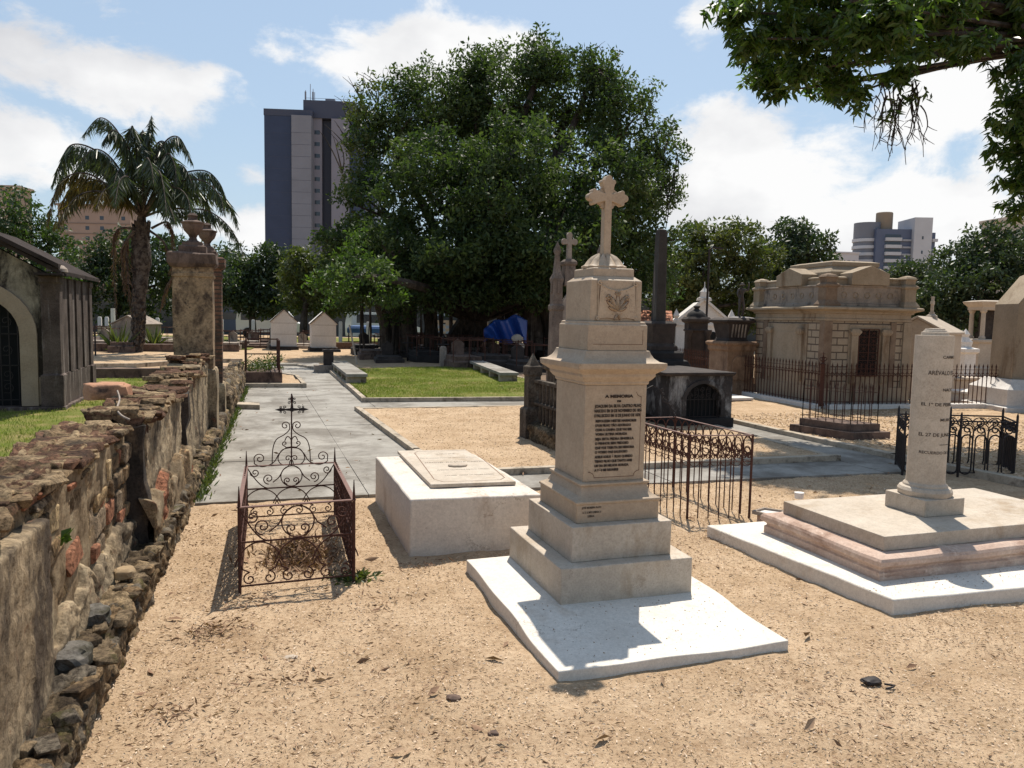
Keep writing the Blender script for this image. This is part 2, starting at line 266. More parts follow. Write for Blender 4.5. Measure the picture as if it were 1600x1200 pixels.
# ------------------------------------------------------------------ object helpers
def tag(o, label=None, cat=None, group=None, kind=None):
    if label: o['label'] = label
    if cat: o['category'] = cat
    if group: o['group'] = group
    if kind: o['kind'] = kind
    return o
def thing(name, label, cat, loc, rz=0, group=None):
    o = bpy.data.objects.new(name, None); COL.objects.link(o); o.empty_display_size = .1
    o.location = loc; o.rotation_euler = (0, 0, rz); return tag(o, label, cat, group)
class MB:
    def __init__(s): s.v = []; s.f = []; s.T = None
    def add(s, vs_, fs):
        b = len(s.v); s.v += [tuple(s.T @ Vector(p)) if s.T else tuple(p) for p in vs_]; s.f += [tuple(i+b for i in f) for f in fs]; return s
    def box(s, x0, x1, y0, y1, z0, z1):
        return s.add([(x0, y0, z0), (x1, y0, z0), (x1, y1, z0), (x0, y1, z0), (x0, y0, z1), (x1, y0, z1), (x1, y1, z1), (x0, y1, z1)],
                     [(0, 3, 2, 1), (4, 5, 6, 7), (0, 1, 5, 4), (1, 2, 6, 5), (2, 3, 7, 6), (3, 0, 4, 7)])
    def levels(s, cx, cy, ls):          # stacked rectangles (half w, half d, z)
        vs_ = []; fs = []
        for w, d, z in ls: vs_ += [(cx-w, cy-d, z), (cx+w, cy-d, z), (cx+w, cy+d, z), (cx-w, cy+d, z)]
        for k in range(len(ls)-1):
            for i in range(4): a = 4*k+i; b = 4*k+(i+1) % 4; fs.append((a, b, b+4, a+4))
        n = 4*(len(ls)-1); fs += [(3, 2, 1, 0), (n, n+1, n+2, n+3)]; return s.add(vs_, fs)
    def lathe(s, cx, cy, pr_, n=24):
        vs_ = []; fs = []
        for r, z in pr_:
            for i in range(n): a = 2*math.pi*i/n; vs_.append((cx+r*math.cos(a), cy+r*math.sin(a), z))
        for k in range(len(pr_)-1):
            for i in range(n): a = n*k+i; b = n*k+(i+1) % n; fs.append((a, b, b+n, a+n))
        m = n*(len(pr_)-1); fs += [tuple(reversed(range(n))), tuple(range(m, m+n))]; return s.add(vs_, fs)
    def tube(s, pts, r, n=6, closed=False):
        pts = [Vector(p) for p in pts]; N = len(pts); rs = r if isinstance(r, (list, tuple)) else [r]*N; vs_ = []; fs = []; prev = None
        for i, p in enumerate(pts):
            t = (pts[min(i+1, N-1)]-pts[max(i-1, 0)]) if not closed else (pts[(i+1) % N]-pts[i-1])
            if t.length < 1e-9: t = Vector((0, 0, 1))
            t.normalize()
            a = prev if prev else (Vector((0, 0, 1)) if abs(t.z) < .9 else Vector((1, 0, 0)))
            u = (a-t*a.dot(t)); u = u.normalized() if u.length > 1e-6 else t.orthogonal().normalized(); prev = u; w = t.cross(u)
            for k in range(n): an = 2*math.pi*(k+.5)/n; vs_.append(p+(u*math.cos(an)+w*math.sin(an))*rs[i])
        for i in range(N-1+(1 if closed else 0)):
            for k in range(n): a = n*i+k; b = n*i+(k+1) % n; c = n*((i+1) % N); fs.append((a, b, c+(k+1) % n, c+k))
        if not closed: fs += [tuple(reversed(range(n))), tuple(range(n*(N-1), n*N))]
        return s.add(vs_, fs)
    def prism(s, poly, fn, a, b):       # poly of (u,v), fn(u,v,t) -> xyz, extruded t from a to b
        n = len(poly); vs_ = [fn(u, v, a) for u, v in poly]+[fn(u, v, b) for u, v in poly]
        return s.add(vs_, [tuple(reversed(range(n))), tuple(range(n, 2*n))]+[(i, (i+1) % n, n+(i+1) % n, n+i) for i in range(n)])
    def build(s, name, mat, parent=None, bev=0, smooth=True, local=False, jitter=0, sub=0):
        loc = Vector(parent.location) if parent is not None and not local else Vector()
        pp = parent
        while pp is not None and pp.parent is not None and not local: pp = pp.parent; loc = loc+Vector(pp.location)
        me = bpy.data.meshes.new(name); me.from_pydata([Vector(p)-loc for p in s.v], [], s.f); me.update()
        bm = bmesh.new(); bm.from_mesh(me)
        if sub: bmesh.ops.subdivide_edges(bm, edges=bm.edges, cuts=sub, use_grid_fill=True)
        if jitter:
            for q in bm.verts:
                c = q.co+loc; q.co += Vector([(float(fbm(c.x*k, c.y*k, c.z*k, 3+i, 3))-.5)*jitter*2 for i, k in enumerate((7, 7, 7))])
        bmesh.ops.recalc_face_normals(bm, faces=bm.faces); bm.to_mesh(me); bm.free()
        if smooth:
            me.shade_smooth()
            try: me.set_sharp_from_angle(angle=R(32))
            except Exception: pass
        me.materials.append(mat); o = bpy.data.objects.new(name, me); COL.objects.link(o)
        if parent is not None: o.parent = parent
        if bev:
            b = o.modifiers.new('edge', 'BEVEL'); b.width = bev; b.segments = 2; b.limit_method = 'ANGLE'; b.angle_limit = R(40)
        return o
def npmesh(name, V, Fq, mat, parent=None, attrs=None, nv=4, smooth=False, dom='FACE'):
    V = np.asarray(V, np.float32)
    if parent is not None: V = V-np.array(parent.location, np.float32)
    me = bpy.data.meshes.new(name); nf = len(Fq); me.vertices.add(len(V)); me.vertices.foreach_set('co', V.ravel())
    me.loops.add(nf*nv); me.loops.foreach_set('vertex_index', np.asarray(Fq, np.int32).ravel()); me.polygons.add(nf)
    me.polygons.foreach_set('loop_start', np.arange(0, nf*nv, nv, dtype=np.int32))
    try: me.polygons.foreach_set('loop_total', np.full(nf, nv, np.int32))
    except Exception: pass
    me.update(calc_edges=True)
    for k, a in (attrs or {}).items():
        at = me.attributes.new(k, 'FLOAT', dom); at.data.foreach_set('value', np.asarray(a, np.float32))
    if smooth: me.shade_smooth()
    me.materials.append(mat); o = bpy.data.objects.new(name, me); COL.objects.link(o)
    if parent is not None: o.parent = parent
    return o
def leaves(name, C, L, mat, parent=None, droop=0.0, aspect=.4, rnd=None, D=None, fold=.25):
    n = len(C); C = np.asarray(C); d = rng.normal(size=(n, 3)) if D is None else np.asarray(D, float)+rng.normal(size=(n, 3))*.15
    d[:, 2] -= droop; d /= np.linalg.norm(d, axis=1)[:, None]
    q = rng.normal(size=(n, 3)); w = np.cross(d, q); w /= np.linalg.norm(w, axis=1)[:, None]; nn = np.cross(d, w)
    L = (np.asarray(L)*np.ones(n)*rng.uniform(.55, 1.35, n))[:, None]; W = L*aspect*.5
    V = np.stack([C, C+d*L*.45+w*W+nn*W*fold, C+d*L, C+d*L*.45-w*W+nn*W*fold], 1).reshape(-1, 3)
    I = np.arange(n)[:, None]*4; Fq = np.concatenate([np.hstack([I, I+1, I+2]), np.hstack([I, I+2, I+3])])
    r = rng.uniform(0, 1, n) if rnd is None else np.asarray(rnd)
    return npmesh(name, V, Fq, mat, parent, {'rnd': np.tile(r, 2)}, 3)
def text(body, size, mat, parent, M_, name='inscription', align='CENTER', bold=0.0, ext=.002, sx=1.0, bend=None, cut=None, spacing=1.0):
    cu = bpy.data.curves.new('t', 'FONT'); cu.body = body; cu.size = size; cu.align_x = align; cu.extrude = 0; cu.offset = bold; cu.space_line = 1.0; cu.space_character = spacing; cu.resolution_u = 3
    ob = bpy.data.objects.new('t', cu); COL.objects.link(ob); dg = bpy.context.evaluated_depsgraph_get(); me = bpy.data.meshes.new_from_object(ob.evaluated_get(dg)); me.name = name
    bpy.data.objects.remove(ob)
    for v in me.vertices:
        x, y = v.co.x*sx, v.co.y; v.co = M_ @ (bend(x, y) if bend else Vector((x, y, ext)))
    me.materials.clear(); me.materials.append(mat); return me
def join_text(items, name, mat, parent):
    vs_ = []; fs = []
    for me in items:
        b = len(vs_); vs_ += [v.co-Vector(parent.location) for v in me.vertices]; fs += [tuple(i+b for i in p.vertices) for p in me.polygons]
    me = bpy.data.meshes.new(name); me.from_pydata(vs_, [], fs); me.materials.append(mat); o = bpy.data.objects.new(name, me); COL.objects.link(o); o.parent = parent; return o
def spiral(cx, cy, r0, r1, a0, turns, n=26):
    return [(cx+(r0+(r1-r0)*i/n)*math.cos(a0+turns*2*math.pi*i/n), cy+(r0+(r1-r0)*i/n)*math.sin(a0+turns*2*math.pi*i/n)) for i in range(n+1)]
def arc(cx, cy, r, a0, a1, n=20, ry=None):
    return [(cx+r*math.cos(R(a0+(a1-a0)*i/n)), cy+(ry or r)*math.sin(R(a0+(a1-a0)*i/n))) for i in range(n+1)]
def bez(p, n=14):
    p = [Vector(q) for q in p]; o = []
    for i in range(n+1):
        t = i/n; q = list(p)
        while len(q) > 1: q = [q[k].lerp(q[k+1], t) for k in range(len(q)-1)]
        o.append(q[0])
    return o
def smooth_path(pts, k=6):
    P = [Vector(p) for p in pts]; o = []
    for i in range(len(P)-1):
        a, b, c, d = P[max(i-1, 0)], P[i], P[i+1], P[min(i+2, len(P)-1)]
        for j in range(k):
            t = j/k; o.append(.5*((2*b)+(c-a)*t+(2*a-5*b+4*c-d)*t*t+(3*b-a-3*c+d)*t**3))
    return o+[P[-1]]
# ------------------------------------------------------------------ ground
def struct(o): o['kind'] = 'structure'; return o
def sheet(name, poly, z, mat, th=.0):
    mb = MB(); n = len(poly)
    if th: mb.prism([tuple(p) for p in poly], lambda u, v, t: (u, v, t), z-th, z)
    else: mb.add([(p[0], p[1], z) for p in poly], [tuple(range(n))])
    return struct(mb.build(name, mat, smooth=False))
sheet('ground', [(1500*math.cos(a*math.pi/16), 1500*math.sin(a*math.pi/16)) for a in range(32)], -.06, MT['sand'])
def grid(name, x0, x1, y0, y1, st, zf, mat):
    xs = np.arange(x0, x1+1e-6, st); ys = np.arange(y0, y1+1e-6, st); X, Y = np.meshgrid(xs, ys); Z = zf(X, Y); nx = len(xs); ny = len(ys)
    i = np.arange(ny-1)[:, None]*nx+np.arange(nx-1)[None]; i = i.ravel()
    return struct(npmesh(name, np.stack([X, Y, Z], -1).reshape(-1, 3), np.stack([i, i+1, i+nx+1, i+nx], 1), mat, smooth=True))
def sandz(X, Y): return (fbm(X*1.3, Y*1.3, 0, 1, 3)-.5)*.034+(fbm(X*9, Y*9, 0, 5, 4)-.5)*.026
grid('sand', -1.2, 9.0, .8, 7.4, .028, lambda X, Y: np.where(Y > 6.9, -.03, sandz(X, Y)), MT['sand'])
grid('sand', 9.0, 40, .8, 60, .4, lambda X, Y: sandz(X, Y)*1.5-.01, MT['sand'])
grid('sand', -40, 9.0, 22.3, 90, .4, lambda X, Y: sandz(X, Y)*1.5-.01, MT['sand'])
# concrete paths, laid slab by slab with open joints
def slabs(name, polys):
    mb = MB()
    for k, p in enumerate(polys):
        c = Vector((sum(q[0] for q in p)/len(p), sum(q[1] for q in p)/len(p))); sh = [(c.x+(q[0]-c.x)*(1-.006/max((Vector(q[:2])-c).length, .1)), c.y+(q[1]-c.y)*(1-.006/max((Vector(q[:2])-c).length, .1))) for q in p]
        mb.prism(sh, lambda u, v, t: (u, v, t), -.05, .018+.0015*(k % 3))
    return struct(mb.build(name, MT['concrete'], smooth=False))
sheet('ground', [(-1, 6.85), (9, 6.3), (9, 23), (-1, 26)], -.012, MT['soil'])
ys = [6.77, 8.6, 11.2, 13.4, 15.6, 18.4, 22.4, 26]
P_ = []
for a, b in zip(ys[:-1], ys[1:]):
    xl = lambda y: -.47+.028*(y-8)+.02; xm = .95; xr = 1.98
    P_ += [[(xl(a), a), (xm, a-.03), (xm, b-.03), (xl(b), b)], [(xm, a-.03), (xr, a-.06), (xr, b-.06), (xm, b-.03)]]
slabs('concrete_path', P_)
slabs('concrete_path', [[(1.98, 6.70), (3.9, 6.57), (3.9, 7.6), (1.98, 7.6)], [(3.9, 6.57), (6.45, 6.46), (6.45, 7.6), (3.9, 7.6)], [(6.45, 6.46), (8.9, 6.15), (8.9, 8.2), (6.45, 7.6)], [(6.45, 7.6), (7.3, 7.8), (7.3, 10.4), (6.45, 10.4)], [(6.3, 10.4), (7.3, 10.4), (7.4, 14.2), (6.3, 14.2)],
                        [(1.98, 12.7), (4.2, 12.7), (4.2, 14.2), (1.98, 14.2)], [(4.2, 12.7), (6.3, 12.7), (6.3, 14.2), (4.2, 14.2)]])
slabs('concrete_path', [[(-5.5, 20.6), (-1.0, 20.6), (-1.0, 23.6), (-3.5, 23.6)], [(-1.0, 20.6), (-.1, 20.6), (-.1, 23.6), (-1.0, 23.6)]])
def kerb(pts, w=.09, h=.085, mat='kerb', name='kerb'):
    mb = MB()
    for a, b in zip(pts[:-1], pts[1:]):
        a = Vector(a); b = Vector(b); t = (b-a).normalized(); n = Vector((-t.y, t.x))*w/2; a = a-t*w/2; b = b+t*(w/2-.004)
        mb.prism([tuple(a-n), tuple(b-n), tuple(b+n), tuple(a+n)], lambda u, v, t_: (u, v, t_), -.05, h)
    return struct(mb.build(name, MT[mat], bev=.006, smooth=False))
# raised sand bed behind the lying tomb
kerb([(1.62, 12.85), (1.76, 8.64), (1.80, 7.32), (6.43, 7.20)]); kerb([(6.43, 7.27), (6.50, 8.8), (6.75, 12.80), (1.70, 12.87)], h=.06)
bx = [(1.67, 12.8), (1.81, 8.64), (1.85, 7.36), (6.39, 7.25), (6.45, 8.8), (6.7, 12.76)]
def bed(name, poly, z, st, mat, amp=.6):
    xs = [p[0] for p in poly]; ys_ = [p[1] for p in poly]; X, Y = np.meshgrid(np.arange(min(xs), max(xs)+st, st), np.arange(min(ys_), max(ys_)+st, st)); ny, nx = X.shape
    ins = np.zeros(X.shape, bool); j = len(poly)-1
    for i in range(len(poly)):
        c = ((ys_[i] > Y) != (ys_[j] > Y)) & (X < (xs[j]-xs[i])*(Y-ys_[i])/((ys_[j]-ys_[i]) or 1e-9)+xs[i]); ins ^= c; j = i
    Z = z+sandz(X, Y)*amp; i = (np.arange(ny-1)[:, None]*nx+np.arange(nx-1)[None]); m_ = ins[:-1, :-1] & ins[1:, 1:] & ins[1:, :-1] & ins[:-1, 1:]; i = i[m_]
    return struct(npmesh(name, np.stack([X, Y, Z], -1).reshape(-1, 3), np.stack([i, i+1, i+nx+1, i+nx], 1), mat, smooth=True))
bed('sand', bx, .055, .04, MT['sand'])
# lawn behind it, ringed by a kerb
kerb([(1.98, 21.9), (1.93, 16.0), (1.90, 14.08), (6.2, 13.75)], h=.10); kerb([(6.26, 13.8), (6.85, 22.9)], h=.08); lw = [(1.95, 14.12), (6.2, 13.8), (6.8, 22.9), (2.03, 22.2)]
bed('lawn', lw, .085, .06, MT['lawn'], 1)
kerb([(-.24, 17.25), (1.02, 17.1), (.98, 19.6), (.70, 20.2)], h=.11); bed('sand', [(-.25, 17.3), (.98, 17.15), (.92, 19.6), (.6, 20.2), (-.25, 20.2)], .09, .05, MT['sand'])
kerb([(-.1, 24.6), (1.25, 24.3), (1.95, 21.95)], h=.08)
# lot of the mausoleum on the right
kerb([(7.18, 10.6), (7.17, 9.1), (7.22, 7.1), (7.42, 5.3), (7.5, 4.2)], h=.08, w=.11); bed('sand', [(7.22, 13.5), (7.22, 9.1), (7.26, 7.1), (7.46, 5.3), (9.1, 4.6), (14, 4.0), (14, 13.5)], .05, .07, MT['sand'], 1)
# lawn inside the wall on the left
bed('lawn', [(-1.05, .8), (-.5, 16.5), (-.45, 20.1), (-9, 20.3), (-14, 12), (-9, 2)], .0, .08, MT['lawn'], 1.6)
def rim(name, x0, x1, y, w, h, mat): mb = MB().box(x0, x1, y, y+w, -.05, h); o = mb.build(name, mat, bev=.01, jitter=.02, sub=3); return o
tag(rim('boundary_kerb', -9, -.5, 20.3, .25, .22, MT['brownstone']), 'low dark mossy boundary kerb running along the far side of the left lawn', 'kerb wall')
kerb([(-6, 24), (-3.2, 24.0), (-1.7, 26.4), (-.4, 26.4)], h=.12)
# ------------------------------------------------------------------ rough masonry
def rough(name, prof, Y0, Y1, ds, cell, depth, mat, parent=None, seed=0, crev=.02, fine=.012, plas=0):
    p0 = prof(Y0); Ls = [0]
    for a, b in zip(p0[:-1], p0[1:]): Ls.append(Ls[-1]+math.dist(a, b))
    ns = max(4, int(Ls[-1]/ds)); nu = max(3, int((Y1-Y0)/ds)); ys_ = np.linspace(Y0, Y1, nu+1); S = np.linspace(0, Ls[-1], ns+1)
    X = np.zeros((nu+1, ns+1)); Z = X.copy()
    for i, y in enumerate(ys_):
        p = prof(y); X[i] = np.interp(S, Ls, [q[0] for q in p]); Z[i] = np.interp(S, Ls, [q[1] for q in p])
    Yg, Sg = np.meshgrid(ys_, S, indexing='ij'); wob = (fbm(Yg*8, Sg*8, 0, seed+30, 4)-.5)*.55; wob2 = (fbm(Yg*8, Sg*8, 0, seed+40, 4)-.5)*.55
    f1, f2, cid = cells(Yg/cell[0]+wob, Sg/cell[1]+wob2, seed); cv = np.clip(1-(f2-f1)/.085, 0, 1); crev = crev*.42; depth = depth*.62
    d = depth*(cid-.5)-crev*cv+(fbm(Yg*16, Sg*16, 2, seed, 5)-.5)*fine*3.2+(fbm(Yg*38, Sg*38, 2, seed+3, 3)-.5)*fine*1.3+(fbm(Yg*3, Sg*3, 5, seed, 3)-.5)*depth
    pm = np.clip((fbm(Yg*3.1, Sg*3.1, 4, seed+60, 5)-(1-plas))*14, 0, 1) if plas else cv*0; d = d*(1-pm*.85)+pm*(.010+(fbm(Yg*9, Sg*9, 4, seed, 4)-.5)*.012); cv = cv*(1-pm)
    tx = np.gradient(X, axis=1); tz = np.gradient(Z, axis=1); l = np.hypot(tx, tz)+1e-9
    for _ in range(3): tx[:, 1:-1] = (tx[:, :-2]+tx[:, 2:]+tx[:, 1:-1])/3; tz[:, 1:-1] = (tz[:, :-2]+tz[:, 2:]+tz[:, 1:-1])/3
    l = np.hypot(tx, tz)+1e-9; X2 = X+tz/l*d; Z2 = Z-tx/l*d
    V = np.stack([X2, Yg+(fbm(Yg*9, Sg*9, 8, seed, 3)-.5)*fine, Z2], -1).reshape(-1, 3); n = ns+1; i = (np.arange(nu)[:, None]*n+np.arange(ns)[None]).ravel(); Fq = np.stack([i, i+n, i+n+1, i+1], 1)
    r = cid.ravel(); k = cv.ravel(); pq = pm.ravel(); base = len(V); caps = []
    for row in (0, nu):
        c = V[row*n:(row+1)*n].mean(0); V = np.vstack([V, c[None]]); ci = len(V)-1; r = np.append(r, .5); k = np.append(k, .6); pq = np.append(pq, 0)
        for j in range(ns): caps.append((ci, row*n+j, row*n+j+1, row*n+j+1) if row else (ci, row*n+j+1, row*n+j, row*n+j))
    me_ = np.array([q for q in Fq.tolist()]); o = npmesh(name, V, me_, mat, parent, {'rnd': r, 'crev': k, 'pl': pq}, smooth=True, dom='POINT')
    bm = bmesh.new(); bm.from_mesh(o.data); bm.verts.ensure_lookup_table()
    for c in caps:
        try: bm.faces.new([bm.verts[q] for q in c[:3]])
        except Exception: pass
    bmesh.ops.recalc_face_normals(bm, faces=bm.faces); bm.to_mesh(o.data); bm.free(); return o
# the ruined boundary wall: near pier, rubble stretch, broken bays, footing ledge
xo = lambda y: -.60+.0278*(y-2.9)
W = thing('ruined_stone_wall', 'ruined rubble stone wall with broken coping running up the left side beside the path', 'stone wall', (-.8, 2.6, 0))
def pf(face, top, bot=0.0, th=.30):
    return lambda y: [(face(y), bot-.05), (face(y), top(y)), (face(y)-th, top(y)+.02), (face(y)-th, bot-.05)]
nz = lambda y, s, a: (float(vn(y*6, 0, 0, s))-.5)*a+(float(vn(y*17, 3, 0, s))-.5)*a*.6
fA = lambda y: -.715; fB = lambda y: -.775+.02*(y-3.3); fC = lambda y: xo(y)-.10; fD = lambda y: xo(y)-.12
rough('pier', pf(fA, lambda y: .84+.015*math.sin(y*3), th=.22), 1.6, 3.14, .014, (.5, .6), .012, MT['oldplaster'], W, 3, .006, .006)
rough('rubble_face', pf(fB, lambda y: .92+nz(y, 1, .05)-.01*(y-3), th=.28), 1.5, 4.98, .0125, (.16, .085), .010, MT['rubble'], W, 11, .006, .010, .55)
rough('rubble_skirt', lambda y: [(fB(y)+.045, .05), (fB(y)+.045, .34+nz(y, 5, .12)+.03*math.sin(4*y)), (fB(y)-.04, .37+nz(y, 5, .12))], 3.14, 5.02, .016, (.3, .25), .02, MT['oldplaster'], W, 13, .008, .015)
rough('coping', pf(lambda y: fB(y)-.01, lambda y: .955+nz(y, 2, .04)-.01*(y-3), .90, .27), 1.5, 4.85, .012, (.16, .04), .030, MT['coping'], W, 21, .014, .012)
rough('plaster_bay', pf(fC, lambda y: .93+nz(y, 7, .08), th=.33), 5.12, 6.95, .018, (.5, .4), .018, MT['oldplaster'], W, 31, .006, .008)
rough('coping', pf(lambda y: fC(y)-.01, lambda y: .97+nz(y, 8, .06), .90, .31), 5.08, 7.0, .016, (.15, .06), .035, MT['coping'], W, 33, .02, .015)
rough('plaster_skirt', lambda y: [(fC(y)+.06, .05), (fC(y)+.06, .42+nz(y, 9, .14)), (fC(y)-.03, .45+nz(y, 9, .14))], 5.0, 7.2, .02, (.25, .2), .02, MT['rubble'], W, 37, .008, .015, .5)
rough('plaster_bay', pf(fD, lambda y: .90+nz(y, 17, .07)+(.10 if y > 8.7 else 0), th=.33), 7.3, 9.78, .02, (.5, .4), .018, MT['oldplaster'], W, 41, .006, .008)
rough('coping', pf(lambda y: fD(y)-.01, lambda y: .94+nz(y, 18, .08)+(.10 if y > 8.9 else 0), .88, .31), 7.28, 9.8, .018, (.15, .06), .04, MT['coping'], W, 43, .02, .015)
rough('back_core', pf(lambda y: fC(y)-.20, lambda y: .80+nz(y, 19, .12), th=.15), 4.7, 9.7, .03, (.2, .1), .03, MT['rubble'], W, 45)
for ya in (5.04, 7.20): MB().box(fC(ya)-.28, fC(ya)+.015, ya, ya+.075, -.04, .90).build('broken_end', stone('black_mould_render', (.03, .024, .02), (.07, .055, .045), 5, (.16, .12, .08), .42, 6, .6, bmp=.9, grain=.6) if ya < 6 else bpy.data.materials['black_mould_render'], W, bev=.01, jitter=.05, sub=8)
rough('footing', lambda y: [(xo(y), -.06), (xo(y)-.005, .15+nz(y, 23, .06)), (xo(y)-.02, .20+nz(y, 23, .05)), (xo(y)-.34, .21+nz(y, 24, .05))], 1.5, 9.75, .0135, (.16, .11), .035, MT['ledge'], W, 51, .03, .020, .25)
# loose broken pieces lying on the wall
def lump(name, p, s, mat, label, cat, seed=0, parent=None, group=None):
    mb = MB(); bm = bmesh.new(); bmesh.ops.create_icosphere(bm, subdivisions=3, radius=1)
    vs_ = []
    for v in bm.verts:
        q = v.co; k = .6+.8*float(fbm(q.x*1.6+seed, q.y*1.6, q.z*1.6, seed, 4)); q = Vector([math.copysign(abs(c)**(.42 if 'brick' in name else .7), c) for c in q]); vs_.append((p[0]+q.x*s[0]*k, p[1]+q.y*s[1]*k, p[2]+s[2]*k*q.z))
    mb.add(vs_, [tuple(l.index for l in f.verts) for f in bm.faces]); bm.free(); o = mb.build(name, mat, parent); return tag(o, label, cat, group) if label else o
def stones(name, items, mat, parent):
    V = []; Fc = []; rn = []
    for (c, h, rz, tl) in items:
        b = len(V); r_ = random.random(); M_ = Matrix.Translation(c) @ Matrix.Rotation(rz, 4, 'Z') @ Matrix.Rotation(tl, 4, 'X'); ch = min(h)*.35; J = [Vector([random.uniform(-1, 1)*q*.22 for q in h]) for _ in range(8)]
        for k in range(8):
            s = Vector((1 if k & 1 else -1, 1 if k & 2 else -1, 1 if k & 4 else -1)); P0 = Vector([s[i]*h[i] for i in range(3)])+J[k]
            for ax in range(3):
                q = P0.copy()
                for o_ in range(3):
                    if o_ != ax: q[o_] -= s[o_]*ch*random.uniform(.5, 1.3)
                V.append(M_ @ q); rn.append(r_)
        bm = bmesh.new(); vs2 = [bm.verts.new(v) for v in V[b:b+24]]; bmesh.ops.convex_hull(bm, input=vs2); bm.verts.index_update(); ix = {v: i for i, v in enumerate(vs2)}
        for f in bm.faces: Fc.append(tuple(b+ix[v] for v in f.verts))
        bm.free()
    L0 = Vector(parent.location); me = bpy.data.meshes.new(name); me.from_pydata([tuple(v-L0) for v in V], [], Fc); me.update(); a = me.attributes.new('rnd', 'FLOAT', 'POINT'); a.data.foreach_set('value', np.array(rn, np.float32)); bm = bmesh.new(); bm.from_mesh(me); bmesh.ops.delete(bm, geom=[v for v in bm.verts if not v.link_faces], context='VERTS'); bmesh.ops.recalc_face_normals(bm, faces=bm.faces); bm.to_mesh(me); bm.free()
    me.shade_smooth(); me.set_sharp_from_angle(angle=R(24)); me.materials.append(mat); o = bpy.data.objects.new(name, me); COL.objects.link(o); o.parent = parent; return o
it = []; z = .30
while z < .90:                                   # coursed flat stones, thinner towards the top
    hh = random.uniform(.028, .062) if z < .72 else random.uniform(.014, .026); y = 1.7+random.uniform(0, .1)
    while y < 4.95:
        w = random.uniform(.05, .13) if hh > .03 else random.uniform(.05, .10); pz = fbm(np.array(y*3.1), np.array((z+.05)*3.1), 4, 71, 5)
        if random.random() < (.93 if z > .7 else .80) and float(pz) < .60: it.append(((fB(y)-.012+random.uniform(-.014, .010), y+w, z+hh), (.035, w*.93, hh*.90), random.uniform(-.05, .05), random.uniform(-.03, .03)))
        y += 2*w+random.uniform(.004, .012)
    z += 2*hh+.006
stones('face_stones', it, MT['rubble'], W)
def toplay(fx_, y0, y1, z0, n, layers, wd, mat, hz_=(.012, .022)):
    it = []
    for k in range(n):
        l = random.randrange(layers); a, b, c = random.uniform(.045, .10), random.uniform(.05, .13), random.uniform(*hz_); y = random.uniform(y0, y1); it.append(((fx_(y)-random.uniform(.02, wd-.02), y, z0(y)+l*.034+c*.5), (a, b, c), random.uniform(-.4, .4), random.uniform(-.12, .12)))
    return stones('coping_stones', it, mat, W)
toplay(fB, 1.6, 4.95, lambda y: .930-.01*(y-3), 190, 1, .27, MT['coping']); toplay(fC, 5.15, 6.9, lambda y: .93+nz(y, 8, .05), 80, 2, .3, MT['coping']); toplay(fD, 7.35, 9.7, lambda y: .93+(.10 if y > 8.9 else 0), 90, 3, .3, MT['coping'])
it = []
for k in range(120):
    y = 1.6+8.1*random.random()**1.15; a, b, c = random.uniform(.02, .06), random.uniform(.03, .085), random.uniform(.015, .04); it.append(((xo(y)-random.choice([random.uniform(.01, .06), random.uniform(.02, .26)]), y, .20-random.uniform(0, .03)), (a, b, c*.55), random.uniform(-.6, .6), random.uniform(-.12, .12)))
for k in range(90):
    y = 1.6+8.1*random.random()**1.15; a, b, c = .025, random.uniform(.03, .08), random.uniform(.02, .045); it.append(((xo(y)-.03, y, random.uniform(.03, .15)), (a, b, c), random.uniform(-.15, .15), random.uniform(-.2, .2)))
stones('footing_stones', it, MT['ledge'], W)
lump('broken_brick_block', (-.99, 6.05, 1.03), (.14, .10, .055), stone('orange_brick', (.36, .17, .10), (.46, .26, .16), 8, (.08, .05, .04), .42, 6, rough=.95, bmp=.6), 'orange broken brick chunk lying on top of the ruined wall beside the lawn', 'brick', 5)
lump('fallen_stone', (-.66, 4.35, .235), (.05, .045, .028), stone('ochre_stone', (.30, .21, .12), (.40, .30, .18), 9), 'small ochre stone resting on the mossy footing of the near wall', 'stone', 9)
lump('fallen_stone', (-.70, 3.78, .225), (.07, .08, .038), MT['greyrock'], 'dark grey flat stone on the wall footing nearest the pier', 'stone', 12)
lump('fallen_stone', (-.70, 3.35, .225), (.07, .10, .045), MT['greyrock'], 'large grey rounded stone on the wall footing just past the near pier', 'stone', 15)
mb = MB().tube(smooth_path([(-.88, 5.75, 1.06), (-.83, 5.5, 1.03), (-.80, 5.2, 1.0), (-.74, 4.95, .99), (-.69, 4.9, .97)]), .006, 5); tag(mb.build('dead_root', MT['limegrey']), 'thin pale dead root trailing over the broken wall top', 'root')
